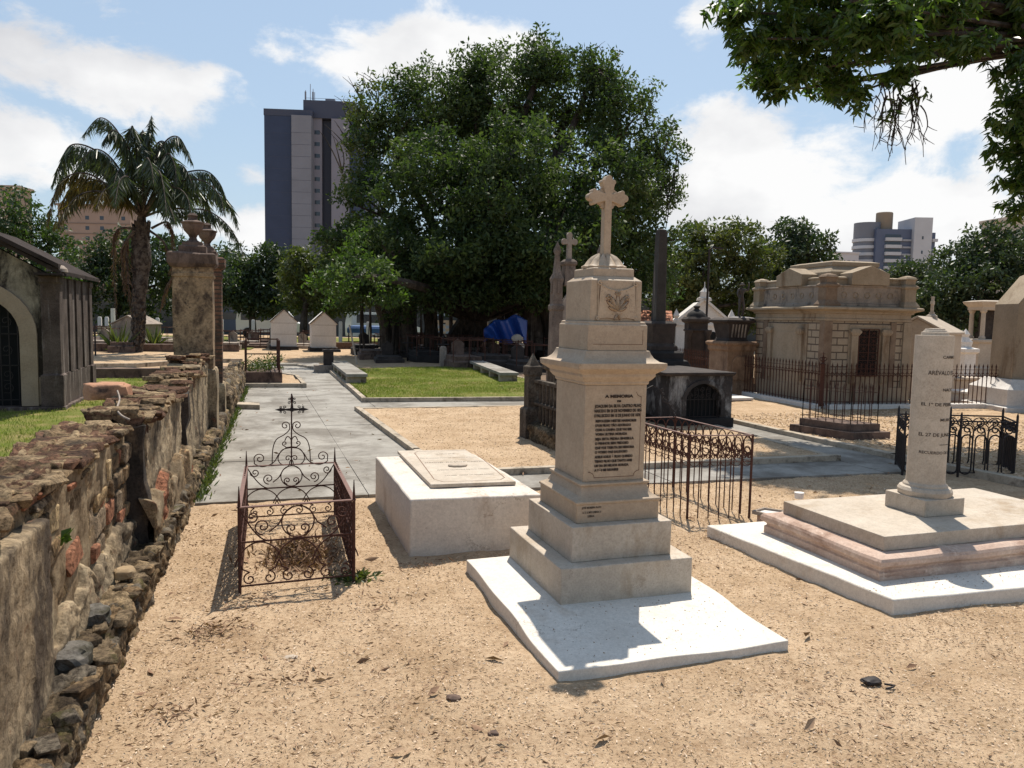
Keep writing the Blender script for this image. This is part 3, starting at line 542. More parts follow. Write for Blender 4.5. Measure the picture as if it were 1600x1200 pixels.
# tall gate pillar with urn
def pillar_obj(x0, x1, y0, y1, label, mat, ztop, basez=.92):
    cx, cy = (x0+x1)/2, (y0+y1)/2; w, d = (x1-x0)/2, (y1-y0)/2; t = thing('gate_pillar', label, 'gate pillar', (cx, cy, 0))
    MB().levels(cx, cy, [(w+.035, d+.035, -.05), (w+.035, d+.035, basez-.04), (w+.02, d+.02, basez), (w, d, basez+.01)]).build('pedestal', MT['oldplaster'], t, bev=.01, jitter=.015, sub=6)
    MB().levels(cx, cy, [(w, d, basez+.005), (w, d, ztop-.12), (w+.012, d+.012, ztop-.11), (w+.012, d+.012, ztop-.07), (w, d, ztop-.06), (w, d, ztop)]).build('shaft', mat, t, bev=.008, jitter=.012, sub=5)
    MB().levels(cx, cy, [(w+.02, d+.02, ztop), (w+.05, d+.05, ztop+.04), (w+.05, d+.05, ztop+.15), (w+.02, d+.02, ztop+.17)]).build('cornice', MT['brownstone'] if basez > .9 else MT['brick'], t, bev=.006, jitter=.02, sub=5)
    MB().levels(cx, cy, [(w*.70, d*.70, ztop+.16), (w*.70, d*.70, ztop+.25), (w*.55, d*.55, ztop+.26), (w*.5, d*.5, ztop+.30)]).build('plinth', MT['brownstone'], t, bev=.006, jitter=.01, sub=4)
    u = MB().lathe(cx, cy, [(r, ztop+.29+z) for r, z in [(.085, 0), (.085, .02), (.05, .04), (.04, .07), (.055, .10), (.10, .15), (.12, .20), (.122, .225), (.135, .235), (.135, .25), (.10, .26), (.055, .28), (.05, .31), (.06, .33), (.03, .36)]], 20)
    tag(u.build('stone_urn', MT['brownstone'], None), 'carved stone urn standing on top of the '+('near plastered' if basez > .9 else 'rear brick')+' gate pillar', 'urn'); return t
pillar_obj(-.905, -.465, 9.85, 10.3, 'tall weathered plaster gate pillar rising from the ruined wall', MT['pillarplaster'], 2.13)
pillar_obj(-.80, -.43, 11.55, 11.95, 'narrow brick gate pillar half hidden behind the plaster pillar', MT['brick'], 2.20, .6)
W2 = thing('low_rubble_wall', 'low crumbling stone wall continuing beyond the gate pillars along the path', 'stone wall', (-.5, 12.5, 0))
rough('rubble_face', lambda y: [(xo(y)+.02, -.05), (xo(y), .32+nz(y, 61, .12)), (xo(y)-.12, .42+nz(y, 62, .15)), (xo(y)-.35, .45+nz(y, 63, .12)), (xo(y)-.36, -.05)], 12.0, 18.6, .03, (.2, .11), .05, MT['ledge'], W2, 61, .03, .02)
rough('rubble_face', lambda y: [(xo(y)+.02, -.05), (xo(y), .18+nz(y, 61, .06)), (xo(y)-.3, .2)], 9.7, 12.0, .03, (.2, .11), .04, MT['ledge'], W2, 65, .03, .02)
# loose concrete strip on the path by the wall
o = MB().prism([(G(372, 637)[0], G(372, 637)[1]), (G(405, 638)[0], G(405, 638)[1]), (G(406, 642)[0], G(406, 642)[1]), (G(370, 641)[0], G(370, 641)[1])], lambda u, v, t: (u, v, t), .02, .10).build('concrete_strip', MT['kerb'], bev=.005)
tag(o, 'short pale concrete strip lying on the path beside the wall', 'concrete strip')
# ------------------------------------------------------------------ central monument
mx, my = 1.933, 4.111
S = thing('base_slab', 'flat white lime washed slab lying on the sand under the cross monument', 'slab', (1.87, 3.8, 0)); sv = []; 
ny = 24; nx_ = 16
def slabz(x, y): return .050+.030*(1/(1+math.exp(-(y-3.50)*19)))+.003*math.sin(x*5)+.004*(fbm(x*3,y*3,0,9,3)-.5)
mb = MB(); VV = []
for j in range(ny+1):
    for i in range(nx_+1):
        x = 1.255+(2.475-1.255)*i/nx_; y = 3.015+(4.56-3.015)*j/ny
        x += ((.004*math.sin(y*9)-.008*math.exp(-((y-3.75)/.3)**2)) if i == 0 else 0); VV.append((x, y+(.006*math.sin(x*11) if j in (0,) else 0), slabz(x, y)))
n0 = nx_+1; fs = [(j*n0+i, j*n0+i+1, (j+1)*n0+i+1, (j+1)*n0+i) for j in range(ny) for i in range(nx_)]
edge = [j*n0 for j in range(ny, 0, -1)]+[i for i in range(nx_)]+[j*n0+nx_ for j in range(ny)]+[ny*n0+i for i in range(nx_, 0, -1)]; b = len(VV)
for e in edge: VV.append((VV[e][0], VV[e][1], -.04))
m_ = len(edge); fs += [(edge[k], b+k, b+(k+1) % m_, edge[(k+1) % m_]) for k in range(m_)]; mb.add(VV, fs)
bpy.data.objects.remove(S); o = mb.build('base_slab', MT['slabwhite'], bev=.004); tag(o, 'flat white lime washed slab lying on the sand under the cross monument', 'slab')
T = thing('cross_monument', 'tall beige marble grave monument topped by a stone cross, nearest and central', 'grave monument', (mx, my, .08))
MB().levels(mx, my, [(.400, .433, .07), (.400, .433, .278)]).build('lower_step', MT['marble2'], T, bev=.005, jitter=.004, sub=7)
MB().levels(mx, my, [(.306, .349, .2785), (.306, .349, .474)]).build('upper_step', MT['marble2'], T, bev=.004, jitter=.003, sub=6)
MB().levels(mx, my, [(.255, .285, .4745), (.255, .285, .578), (.262, .292, .582), (.262, .292, .594), (.250, .280, .600), (.222, .250, .618), (.208, .232, .650), (.205, .228, .668), (.216, .240, .672), (.216, .240, .684), (.196, .219, .690)]).build('plinth', MT['marble'], T, bev=.003)
die = MB().levels(mx, my, [(.190, .213, .69), (.192, .213, 1.235)]).build('die', MT['marble'], T, bev=.003)
MB().levels(mx, my, [(.192, .214, 1.2355), (.200, .222, 1.243), (.200, .222, 1.256), (.212, .236, 1.266), (.226, .250, 1.286), (.226, .250, 1.300), (.252, .276, 1.318), (.268, .294, 1.330), (.272, .298, 1.350), (.272, .298, 1.362), (.240, .266, 1.368), (.216, .242, 1.388), (.204, .228, 1.410), (.198, .222, 1.428), (.190, .215, 1.430)]).build('cornice', MT['marble'], T, bev=.002)
MB().levels(mx, my, [(.184, .213, 1.430), (.184, .213, 1.572), (.176, .205, 1.578), (.176, .202, 1.590), (.164, .188, 1.594)]).build('frieze_block', MT['marble'], T, bev=.003)
MB().levels(mx, my, [(.158, .178, 1.594), (.158, .178, 1.822), (.150, .168, 1.828), (.138, .152, 1.838), (.130, .143, 1.846)]).build('upper_block', MT['marble'], T, bev=.003)
MB().levels(mx, my, [(.126, .138, 1.846), (.126, .138, 1.888), (.120, .132, 1.894)]).build('cap_block', MT['marble'], T, bev=.002)
# scalloped mound
vs_ = []; n = 48; prf = [(1.0, 0), (1.02, .012), (.88, .020), (.74, .042), (.56, .060), (.38, .070), (.26, .076)]
for r_, z in prf:
    for i in range(n):
        a = 2*math.pi*i/n; sc = 1+.10*abs(math.cos(a*6))*(1 if r_ > .3 else .2); vs_.append((mx+.118*r_*sc*math.cos(a), my+.118*r_*sc*math.sin(a), 1.893+z*(1+.22*abs(math.cos(a*6)))))
MB().add(vs_, [(n*k+i, n*k+(i+1) % n, n*(k+1)+(i+1) % n, n*(k+1)+i) for k in range(len(prf)-1) for i in range(n)]+[tuple(range(n*(len(prf)-1), n*len(prf)))]).build('scalloped_mound', MT['marble'], T)
# cross: budded arms, rays in the corners (XZ plane)
cr_ = Vector((mx+.002, my-.012, 0)); zc = 2.300
def cruz(h):
    o = []
    def bud(cx, cz, ax, az):   # three-lobed end pointing to (ax,az)
        px_, pz = -az, ax; L = []
        for (u, v, r, a0, a1) in ((-.010, -h*1.45, h*.62, -150, 30), (h*.35, 0, h*.95, -70, 70), (-.010, h*1.45, h*.62, -30, 150)):
            for i in range(9):
                a = R(a0+(a1-a0)*i/8); uu = u+r*math.cos(a); vv = v+r*math.sin(a); L.append((cx+ax*uu+px_*vv, cz+az*uu+pz*vv))
        return L
    P0 = [(h, zc-.385), (h, zc-h)]; P0 += bud(.098, zc, 1, 0)
    P0 += [(h, zc+h)]+bud(0, zc+.098, 0, 1)+[(-h, zc+h)]+bud(-.098, zc, -1, 0)+[(-h, zc-h), (-h, zc-.385)]; return P0
fx = lambda u, v, t: (cr_.x+u, cr_.y+t, v)
C_ = MB().prism(cruz(.0215), fx, -.026, .026).build('cross', MT['marble'], T, bev=.003)
ray_ = MB()
for q in range(4):
    for k in range(5):
        a = R(90*q+45+(k-2)*15); L = .060+.005*(k % 2); u = Vector((math.cos(a), math.sin(a))); w_ = Vector((-u.y, u.x))*.0085
        b0 = u*.02; b1 = u*L; ray_.prism([tuple(b0+Vector((0, zc))-w_*.3), tuple(b1-w_+Vector((0, zc))), tuple(b1*1.05+Vector((0, zc))), tuple(b1+w_+Vector((0, zc))), tuple(b0+w_*.3+Vector((0, zc)))], fx, -.012, .012)
ray_.build('ray_burst', MT['marble'], C_)
# inscription
yf = my-.213; FM = lambda x, z, y=yf: Matrix.Translation((x, y-.0012, z)) @ Matrix.Rotation(R(90), 4, 'X')
lines = [('A MEMORIA', 1.165, .022, .178, .002), ('DE', 1.140, .013, .025, .001)]
ins = ["JOAQUIM DA SILVA CASTRO FILHO", "NASCIDO EM 20 DE NOVEMBRO DE 1854", "E FALLECIDO EM 15 DE JUNHO DE 1878", "REPOUZEM NESTES MARMORES", "D'UM FILHO TÃO ADORADO", "COM A CAMPA QUE VAI SER", "VOSSA ULTIMA MORADA", "SEJA ESTA PEDRA SINGELLA", "O PENHOR BEM PIEDOSO", "QUE VOS TRIBUTA EM MEMORIA", "O VOSSO PAE SAUDOSO", "ADEUS ADEUS Ó FILHO QUERIDO", "TERNO FILHO QUE TANTO AMEI", "UM DIA EM MELHOR MORADA", "A VÓS ME REUNIREI"]
zs = [1.110, 1.083, 1.056, 1.027, 1.002, .977, .952, .925, .900, .875, .850, .823, .798, .773, .748]
ws = [.292, .294, .286, .255, .222, .230, .200, .243, .210, .248, .205, .238, .235, .215, .150]
items = []
for (b_, z, sz, wd, bo) in lines:
    me = text(b_, sz, MT['ink'], T, FM(mx+.018, z), bold=.0014); items.append(me)
    xs = [v.co.x for v in me.vertices]; k = wd/(max(xs)-min(xs)); c = (max(xs)+min(xs))/2
    for v in me.vertices: v.co.x = mx+.018+(v.co.x-c)*k
for k_, (b_, z, wd) in enumerate(zip(ins, zs, ws)):
    me = text(b_, .0225 if k_ < 3 else .0185, MT['ink'], T, FM(0, z), align='LEFT', bold=.0013)
    xs = [v.co.x for v in me.vertices]; k = wd/(max(xs)-min(xs)); x0 = min(xs); L0 = mx-.132 if k_ < 3 else mx-.124
    for v in me.vertices: v.co.x = L0+(v.co.x-x0)*k
    items.append(me)
for (b_, z, wd, x0) in (("JOSÉ MOREIRA RATO", .556, .118, mx-.225), ("R. D. S. MPO LISBOA 21", .530, .112, mx-.220), ("LISBOA", .508, .040, mx-.188)):
    me = text(b_, .015, MT['ink'], T, FM(0, z, my-.285), align='LEFT', bold=.0005); xs = [v.co.x for v in me.vertices]; k = wd/(max(xs)-min(xs)); q = min(xs)
    for v in me.vertices: v.co.x = x0+(v.co.x-q)*k
    items.append(me)
join_text(items[:-3], 'inscription', MT['ink'], T); join_text(items[-3:], 'sculptor_signature', MT['ink'], T)
# incised frame lines
def line_tube(pts, r, name, mat, parent): return MB().tube(pts, r, 4).build(name, mat, parent)
g = MB(); xl_, xr_, zb_, zt_ = mx-.158, mx+.158, .712, 1.20; rr = .032
fr = [(xl_+.006, .748)]+[(xl_+rr*math.sin(R(a))*1.1, zb_+rr*math.cos(R(a))) for a in (0, 22, 45, 68, 90)]+[(xr_-rr*math.cos(R(a))*1.1, zb_+rr*math.sin(R(a))) for a in (0, 22, 45, 68, 90)]+[(xr_, zt_-rr)]+[(xr_-rr*math.sin(R(a)), zt_-rr*math.cos(R(a))) for a in (10, 45, 80)]
def ribbon(mb, pts, w, y):
    for a, b in zip(pts[:-1], pts[1:]):
        a = Vector(a); b = Vector(b); t = (b-a); 
        if t.length < 1e-6: continue
        t.normalize(); n = Vector((-t.y, t.x))*w/2; a = a-t*w*.3; b = b+t*w*.3; q = [a-n, b-n, b+n, a+n]; mb.add([(p.x, y, p.y) for p in q], [(0, 1, 2, 3)])
ribbon(g, fr, .0035, yf-.0009)
g.build('incised_frame', MT['groove'], die, smooth=False); g = MB(); yg = my-.213-.0009; ribbon(g, [(mx-.15, 1.465), (mx+.155, 1.465), (mx+.155, 1.545)], .003, yg); g.build('incised_panel_line', MT['groove'], T, smooth=False)
# carved panel: scroll corners, festoon and bouquet in low relief on the upper block
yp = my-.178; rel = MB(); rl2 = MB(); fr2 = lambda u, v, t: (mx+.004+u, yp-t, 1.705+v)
cloth = [(-.118, -.10), (-.105, .095)]+[(x/100*1.05, .095-.035*(1-(x/10.0)**2)) for x in range(-9, 10, 2)]+[(.105, .095), (.118, -.10)]+[(.06, -.092), (0, -.099), (-.06, -.092)]
rel.prism(cloth, fr2, 0, .009)
for sx_ in (-1, 1):
    for (u, v, r) in ((.110, .100, .016), (.117, -.096, .012)): rel.tube([fr2(a, b, .007) for a, b in spiral(sx_*u, v, r, .004, 0, 1.4, 14)], .0045, 6)
    rel.tube([fr2(sx_*.117, -.09+.18*i/8, .006) for i in range(9)], .0028, 6)
rel.tube([fr2(x/100, .088-.030*(1-(x/10.0)**2), .007) for x in range(-10, 11, 2)], .0045, 6)
ri_ = [0]
def leaf3(u, v, a, L, w_, hgt=.02):
    c, s_ = math.cos(a), math.sin(a); st = [(0, 0), (.25, .7), (.5, 1), (.75, .75), (1, 0)]
    base = [(u+c*L*q, v+s_*L*q) for q, _ in st]; vs2 = []; w5 = w_*1.0+.0032; pp_ = [(u+c*L*1.06*q-s_*w5*k_, v+s_*L*1.06*q+c*w5*k_) for q, k_ in ((0, 0), (.25, .75), (.5, 1), (.78, .75), (1, .15), (1, -.15), (.78, -.75), (.5, -1), (.25, -.75))]; ri_[0] += 1; rl2.add([fr2(a_, b_, .0092+.00002*ri_[0]) for a_, b_ in pp_], [tuple(range(9))])  # wider flat dark leaf shape behind each leaf, a painted shade edge

    for (q, wq), (bu, bv) in zip(st, base): vs2 += [fr2(bu-s_*w_*wq, bv+c*w_*wq, .0102), fr2(bu, bv, .0102+hgt*(wq*.8+.1)), fr2(bu+s_*w_*wq, bv-c*w_*wq, .0102)]
    rel.add(vs2, [(3*i+j, 3*i+j+1, 3*i+j+4, 3*i+j+3) for i in range(4) for j in (0, 1)])
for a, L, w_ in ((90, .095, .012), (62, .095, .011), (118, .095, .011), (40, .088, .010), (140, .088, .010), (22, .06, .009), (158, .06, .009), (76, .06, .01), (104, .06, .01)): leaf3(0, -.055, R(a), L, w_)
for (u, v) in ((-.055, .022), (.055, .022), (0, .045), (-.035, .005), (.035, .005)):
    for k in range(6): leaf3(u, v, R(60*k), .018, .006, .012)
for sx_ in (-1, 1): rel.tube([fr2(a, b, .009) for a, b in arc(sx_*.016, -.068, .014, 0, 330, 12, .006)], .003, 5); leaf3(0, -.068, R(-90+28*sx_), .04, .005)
cb_o = rel.build('carved_bouquet', MT['marble'], T); cl2 = cloth+[cloth[0]]; ribbon(rl2, [(mx+.004+u, 1.705+v) for u, v in cl2], .004, yp-.0012); rl2.build('painted_carving_shade', MT['groove'], cb_o, smooth=False)  # flat dark outlines round leaves and cloth: relief shade put into colour
# ------------------------------------------------------------------ lying white tomb with plaque
L_ = thing('low_white_tomb', 'low lime washed box tomb on the sand left of the cross monument', 'tomb', (1.42, 5.74, 0))
vs_ = [(.975, 4.97, -.04), (1.885, 4.90, -.04), (1.85, 6.52, -.04), (.985, 6.57, -.04), (.975, 4.97, .385), (1.885, 4.90, .385), (1.85, 6.52, .39), (.985, 6.57, .39)]
MB().add(vs_, [(0, 3, 2, 1), (4, 5, 6, 7), (0, 1, 5, 4), (1, 2, 6, 5), (2, 3, 7, 6), (3, 0, 4, 7)]).build('body', MT['tombwhite'], L_, bev=.010, jitter=.006, sub=9)
q = [G(673, 763, .39), G(806, 758, .39), G(727, 707, .39), G(621, 709, .39)]
pc = sum(q, Vector())/4; MB().prism([(a.x, a.y) for a in q], lambda u, v, t: (u, v, t), .391, .418).build('plaque', MT['marble2'], L_, bev=.004)
ex = (q[1]-q[0]).normalized(); ey = Vector((-ex.y, ex.x, 0)); pw = (q[1]-q[0]).length; ph = (q[3]-q[0]).length
TM = Matrix((ex, ey, Vector((0, 0, 1)))).transposed().to_4x4(); TM.translation = Vector((q[0].x, q[0].y, .4187))
items = []
for b_, u0, u1, v, sz in (("AQUI JAZ", .36, .62, .83, .040), ("FALLECIDO EM MAIO DE 1872 COM 45 ANNOS", .10, .90, .70, .030), ("MANOEL DA SILVA CASTRO", .12, .92, .56, .045), ("ETERNA SAUDADE DE SUA ESPOSA", .2, .86, .34, .030), ("E FILHOS   PEDEM UM PADRE NOSSO", .24, .84, .19, .034)):
    me = text(b_, sz, MT['ink'], L_, Matrix(), align='LEFT'); xs = [v_.co.x for v_ in me.vertices]; a = min(xs); k = (u1-u0)*pw/(max(xs)-a)
    for v_ in me.vertices: v_.co = TM @ Vector((u0*pw+(v_.co.x-a)*k, v*ph+v_.co.y, 0))
    items.append(me)
join_text(items, 'inscription', MT['ink'], L_)
g = MB(); k1 = [(.08, .12), (.08, .9), (.14, .95), (.86, .95), (.92, .9), (.92, .1), (.84, .05), (.16, .05), (.08, .12)]
for a, b in zip(k1[:-1], k1[1:]):
    a = Vector((a[0]*pw, a[1]*ph, 0)); b = Vector((b[0]*pw, b[1]*ph, 0)); t = (b-a).normalized(); n = Vector((-t.y, t.x, 0))*.0035; g.add([tuple(TM @ p) for p in (a-n, b-n, b+n, a+n)], [(0, 1, 2, 3)])
g.build('incised_frame', MT['groove'], L_, smooth=False)
c = TM @ Vector((.50*pw, .45*ph, 0)); vs_ = []; n = 28
for r_, z in ((1, 0), (1.02, .010), (.9, .016), (.6, .014), (.2, .020)):
    for i in range(n):
        a = 2*math.pi*i/n; p = c+ex*(.075*r_*math.cos(a)*(1+.04*math.cos(9*a)))+ey*(.055*r_*math.sin(a)*(1+.04*math.cos(9*a))); vs_.append((p.x, p.y, c.z+z))
MB().add(vs_, [(n*k+i, n*k+(i+1) % n, n*(k+1)+(i+1) % n, n*(k+1)+i) for k in range(4) for i in range(n)]+[tuple(range(4*n, 5*n))]).build('oval_medallion', MT['cream'], L_)
# ------------------------------------------------------------------ column monument on stepped base (right)
K_ = thing('broken_column_monument', 'white marble column on a stepped white and pink base at the right', 'column monument', (4.40, 4.06, 0))
ccx, ccy = 4.404, 4.062
MB().add([(3.345, 3.24, -.06), (5.9, 3.10, -.06), (5.9, 4.78, -.06), (3.19, 4.86, -.06), (3.345, 3.24, .088), (5.9, 3.10, .088), (5.9, 4.78, .088), (3.19, 4.86, .088)], [(0, 3, 2, 1), (4, 5, 6, 7), (0, 1, 5, 4), (1, 2, 6, 5), (2, 3, 7, 6), (3, 0, 4, 7)]).build('ground_slab', MT['slabwhite'], K_, bev=.008, jitter=.006, sub=11)
def ring(x0, x1, y0, y1, ls): mb = MB(); mb.levels((x0+x1)/2, (y0+y1)/2, [((x1-x0)/2-i, (y1-y0)/2-i, z) for i, z in ls]); return mb
ring(3.50, 5.55, 3.50, 4.60, [(0, .088), (0, .135), (.012, .145), (.012, .155), (-.018, .180), (-.018, .205), (-.008, .222), (.03, .236)]).build('moulded_pink_step', MT['pink'], K_, bev=.004, jitter=.010, sub=7)
ring(3.605, 5.42, 3.59, 4.53, [(0, .2365), (0, .326)]).build('upper_slab', MT['marble2'], K_, bev=.004)
MB().levels(ccx, ccy, [(.172, .172, .3265), (.172, .172, .440)]).build('plinth', MT['marble2'], K_, bev=.004)
MB().lathe(ccx, ccy, [(.165, .4405), (.172, .458), (.172, .476), (.160, .495), (.140, .503), (.140, .510), (.136, .518), (.128, .524), (.125, .53)], 48).build('column_base', MT['marble2'], K_)
sh = MB().lathe(ccx, ccy, [(.125, .530), (.122, .56), (.121, .9), (.1205, 1.30), (.120, 1.538), (.114, 1.5385), (.085, 1.539), (.084, 1.560), (.072, 1.562), (.070, 1.572), (.062, 1.574), (.060, 1.584), (.02, 1.586)], 48).build('shaft', MT['marble2'], K_)
items = []; a_cam = math.atan2(-ccy, -ccx)
for b_, z, w, off, sz in (("CARMEN", 1.385, .130, .0, .028), ("ARÉVALO ESTRADA", 1.275, .30, .0, .040), ("NACIÓ", 1.165, .10, .0, .028), ("EL 1º DE FEBRERO 1886", 1.065, .36, .0, .030), ("MURIÓ", .962, .11, .0, .028), ("EL 27 DE JUNIO DE 1914", .858, .37, .0, .033), ("RECUERDO DE SU MADRE", .738, .35, .0, .027)):
    me = text(b_, sz, MT['ink'], K_, Matrix(), bold=.0004); xs = [v.co.x for v in me.vertices]; k = w/(max(xs)-min(xs)); c = (max(xs)+min(xs))/2
    ac = a_cam+.122/.122*1.02
    for v in me.vertices:
        th = ac+((v.co.x-c)*k+off)/.122; v.co = Vector((ccx+.1228*math.cos(th), ccy+.1228*math.sin(th), z+v.co.y))
    items.append(me)
join_text(items, 'inscription', MT['ink'], K_)
th0 = a_cam+1.02; MB().add([(ccx+.1229*math.cos(th0+d/.122), ccy+.1229*math.sin(th0+d/.122), .800+h) for d, h in ((-.05, 0), (-.02, 0), (.02, 0), (.05, 0), (.05, .004), (.02, .004), (-.02, .004), (-.05, .004))], [(0, 1, 6, 7), (1, 2, 5, 6), (2, 3, 4, 5)]).build('divider_line', MT['ink'], K_)
# white dish, small tray
z_ = .05; c = G(1203, 800, .12); q = [G(1175, 799, .12), G(1213, 808, .12), G(1229, 799, .12), G(1193, 794, .12)]
t = thing('stone_tray', 'small square stone tray with white bottom at the back corner of the pink step', 'tray', (c.x, c.y, 0)); cc_ = sum(q, Vector())/4
pi = [cc_+(a-cc_)*.80 for a in q]; mb = MB(); 
for i in range(4): a, b, c2, d = q[i], q[(i+1) % 4], pi[(i+1) % 4], pi[i]; mb.prism([(a.x, a.y), (b.x, b.y), (c2.x, c2.y), (d.x, d.y)], lambda u, v, t_: (u, v, t_), .10, .128)
mb.build('rim', MT['limegrey'], t); MB().prism([(a.x, a.y) for a in pi], lambda u, v, t_: (u, v, t_), .10, .113).build('tray_bottom', MT['white'], t)
MB().prism([tuple((cc_+(a-cc_)*.7)[:2]) for a in q], lambda u, v, t_: (u, v, t_), -.04, .101).build('foot', MT['pink'], t)
c = G(1248, 786, .33); c = AY(1248, 784, 4.66); tag(MB().lathe(c.x, c.y, [(.030, .30), (.034, .335), (.036, .340), (.036, .346), (.030, .346), (.01, .342)], 20).build('white_dish', MT['white']), 'small round white dish on the far edge of the stepped base', 'dish')
tag(MB().box(4.9, 5.0, 4.7, 4.8, 0, .1).build('paving_remnant', MT['limegrey']), 'x', 'x') if False else None
a = G(1583, 785); o = MB().levels(a.x+.47, a.y-.16, [(.35, .13, -.05), (.35, .13, .185)]).build('sandstone_block', stone('orange_sandstone', (.42, .25, .12), (.52, .34, .19), 5, (.25, .14, .08), .4, 5), bev=.01); tag(o, 'low orange sandstone block cut by the right edge behind the stepped base', 'stone block')
# ------------------------------------------------------------------ wrought iron grave cage (left of the white tomb)
cg = thing('iron_grave_cage', 'rusty wrought iron grave railing with a small ornate cross at its head', 'grave railing', (.24, 5.35, 0))
def panel(A, B, z0, z1, mid, name, mat, r=.0045, flat=False, arcs=3):
    A = Vector(A); B = Vector(B); L = (B-A).length; t = (B-A)/L; f = lambda u, v: (A.x+t.x*u, A.y+t.y*u, z0+v); H = z1-z0; mb = MB(); hm = mid-z0
    T_ = lambda p, rr=r, n=5: mb.tube([f(u, v) for u, v in p], rr, n)
    for v in (0, hm): T_([(0, v), (L, v)], r*1.3)
    n = arcs; w = L/n
    for i in range(n):      # lower tier: interlaced pointed arcs with foot scrolls
        c = w*(i+.5); T_(arc(c, -.0+hm*.18, w*.66, 20, 160, 14, hm*.80)); 
        for s in (-1, 1): T_(spiral(c+s*w*.25, hm*.15, hm*.15, .006, R(90), s*-1.3, 18)); T_(bez([f(0, 0)]*1, 1) if 0 else [(c+s*(w*.25), hm*.30), (c+s*w*.42, hm*.38), (c+s*w*.5, hm*.55)])
    hu = H-hm; c = L/2; T_(arc(c, hm+hu*.5, hu*.46, 0, 360, 24))
    for s in (-1, 1):        # upper tier: central ring, S scrolls, swags from the corners
        T_(spiral(c+s*hu*.18, hm+hu*.30, hu*.16, .005, R(-90), s*1.3, 18)); T_([(c+s*x, hm+y) for x, y in ((hu*.1, hu*.97), (hu*.35, hu*.80), (hu*.55, hu*.45), (hu*.8, hu*.25))])
        T_(spiral(c+s*hu*.98, hm+hu*.42, hu*.24, .006, R(-90), s*1.5, 20)); T_(spiral(c+s*(L/2-hu*.35), hm+hu*.72, hu*.20, .006, R(180 if s < 0 else 0), s*-1.4, 18))
        T_([(c+s*(L/2-d*L/2*.5), hm+hu*(1-math.sin(R(90*d)))) for d in [k/10 for k in range(11)]])
    return mb.build(name, mat, cg)
Fz, Bz = .50, .425; FL, FR, BL_, BR_ = (-.09, 4.53), (.555, 4.56), (-.065, 6.15), (.60, 6.17)
panel(FL, FR, .045, Fz, .30, 'front_panel', MT['rust']); panel(BL_, BR_, .03, Bz, .25, 'back_panel', MT['rust'])
for A_s, B_s in ((FL, BL_), (FR, BR_)):
    panel(A_s, B_s, .04, .45, .27, 'side_panel', MT['rust'], r=.0065, arcs=8); mb = MB(); A_s = Vector(A_s); B_s = Vector(B_s)
    for k in range(1, 20):
        q = A_s.lerp(B_s, k/20); mb.tube([(q.x, q.y, .03), (q.x, q.y, .46)], .0055, 4); q2 = A_s.lerp(B_s, (k+.5)/20)
        for zz in (.12, .2, .34, .40): mb.tube([(q2.x, q2.y+a, b+zz) for a, b in arc(0, 0, .028, 0, 360, 10)], .005, 4)
    mb.build('side_bars', MT['rust'], cg)
def flatrail(a, b, w, name, par=None):
    a = Vector(a); b = Vector(b); t = (b-a).normalized(); n = Vector((-t.y, t.x, 0)).normalized()*w/2; mb = MB(); mb.add([a-n, b-n, b+n, a+n]+[p+Vector((0, 0, .007)) for p in (a-n, b-n, b+n, a+n)], [(0, 1, 2, 3), (4, 5, 6, 7), (0, 1, 5, 4), (1, 2, 6, 5), (2, 3, 7, 6), (3, 0, 4, 7)]); return mb.build(name, MT['rustlight'], par or cg)
for a, b, za, zb in ((FL, FR, Fz, Fz), (BL_, BR_, Bz, Bz), (FL, BL_, Fz, Bz), (FR, BR_, Fz, Bz)): flatrail((*a, za), (*b, zb), .026, 'top_rail')
for (x, y), h in ((FL, Fz), (FR, Fz), (BL_, Bz), (BR_, Bz)):
    mb = MB().tube([(x, y, -.05), (x, y, h)], .0095, 8); mb.tube([(x, y, h), (x, y, h+.02), (x, y, h+.125)], [.008, .009, .0025], 8); mb.build('post', MT['rust'], cg)
s_ = .00148; cxb = (BL_[0]+BR_[0])/2; CR = MB()
def cb(pts, r=.0042, mirror=True):
    for m in ((1, -1) if mirror else (1,)): CR.tube([(cxb+m*(x-355)*s_, 6.16, Bz+(437-y)*s_) for x, y in smooth_path([(a, b, 0) for a, b in pts], 5) and [(p.x, p.y) for p in smooth_path([(a, b, 0) for a, b in pts], 5)]], r, 5)
sp = lambda x, y, r0, a0, tn: [(x+r0*(1-.85*i/12)*math.cos(R(a0+tn*360*i/12)), y+r0*(1-.85*i/12)*math.sin(R(a0+tn*360*i/12))) for i in range(13)]
cb([(258, 430), (262, 350), (280, 300), (320, 275), (345, 250), (346, 225)]+sp(325, 228, 22, -30, -1.2)); cb([(357, 340), (330, 343)]+sp(322, 322, 14, 90, 1.1)+[]); cb([(322, 308), (335, 285), (352, 300), (354, 330)])
cb([(357, 345), (320, 350), (290, 380), (270, 415), (240, 434), (205, 440), (172, 425)]+sp(196, 398, 30, 150, 1.4)); cb([(357, 345), (310, 355), (287, 400), (305, 432), (345, 436)]); cb([(345, 436)]+sp(338, 402, 19, 60, -1.3))
CR.tube([(cxb, 6.16, Bz), (cxb+.004, 6.16, Bz+(437-60)*s_)], .006, 6); crest = CR.build('crest', MT['rust'], cg)
cx0, cz0 = cxb+.006, Bz+(437-143)*s_; cm = MB(); fxz = lambda u, v, t: (cx0+u, 6.16+t, cz0+v)
cm.prism([(.018*math.cos(R(a)), .018*math.sin(R(a))) for a in range(0, 360, 30)], fxz, -.006, .006)
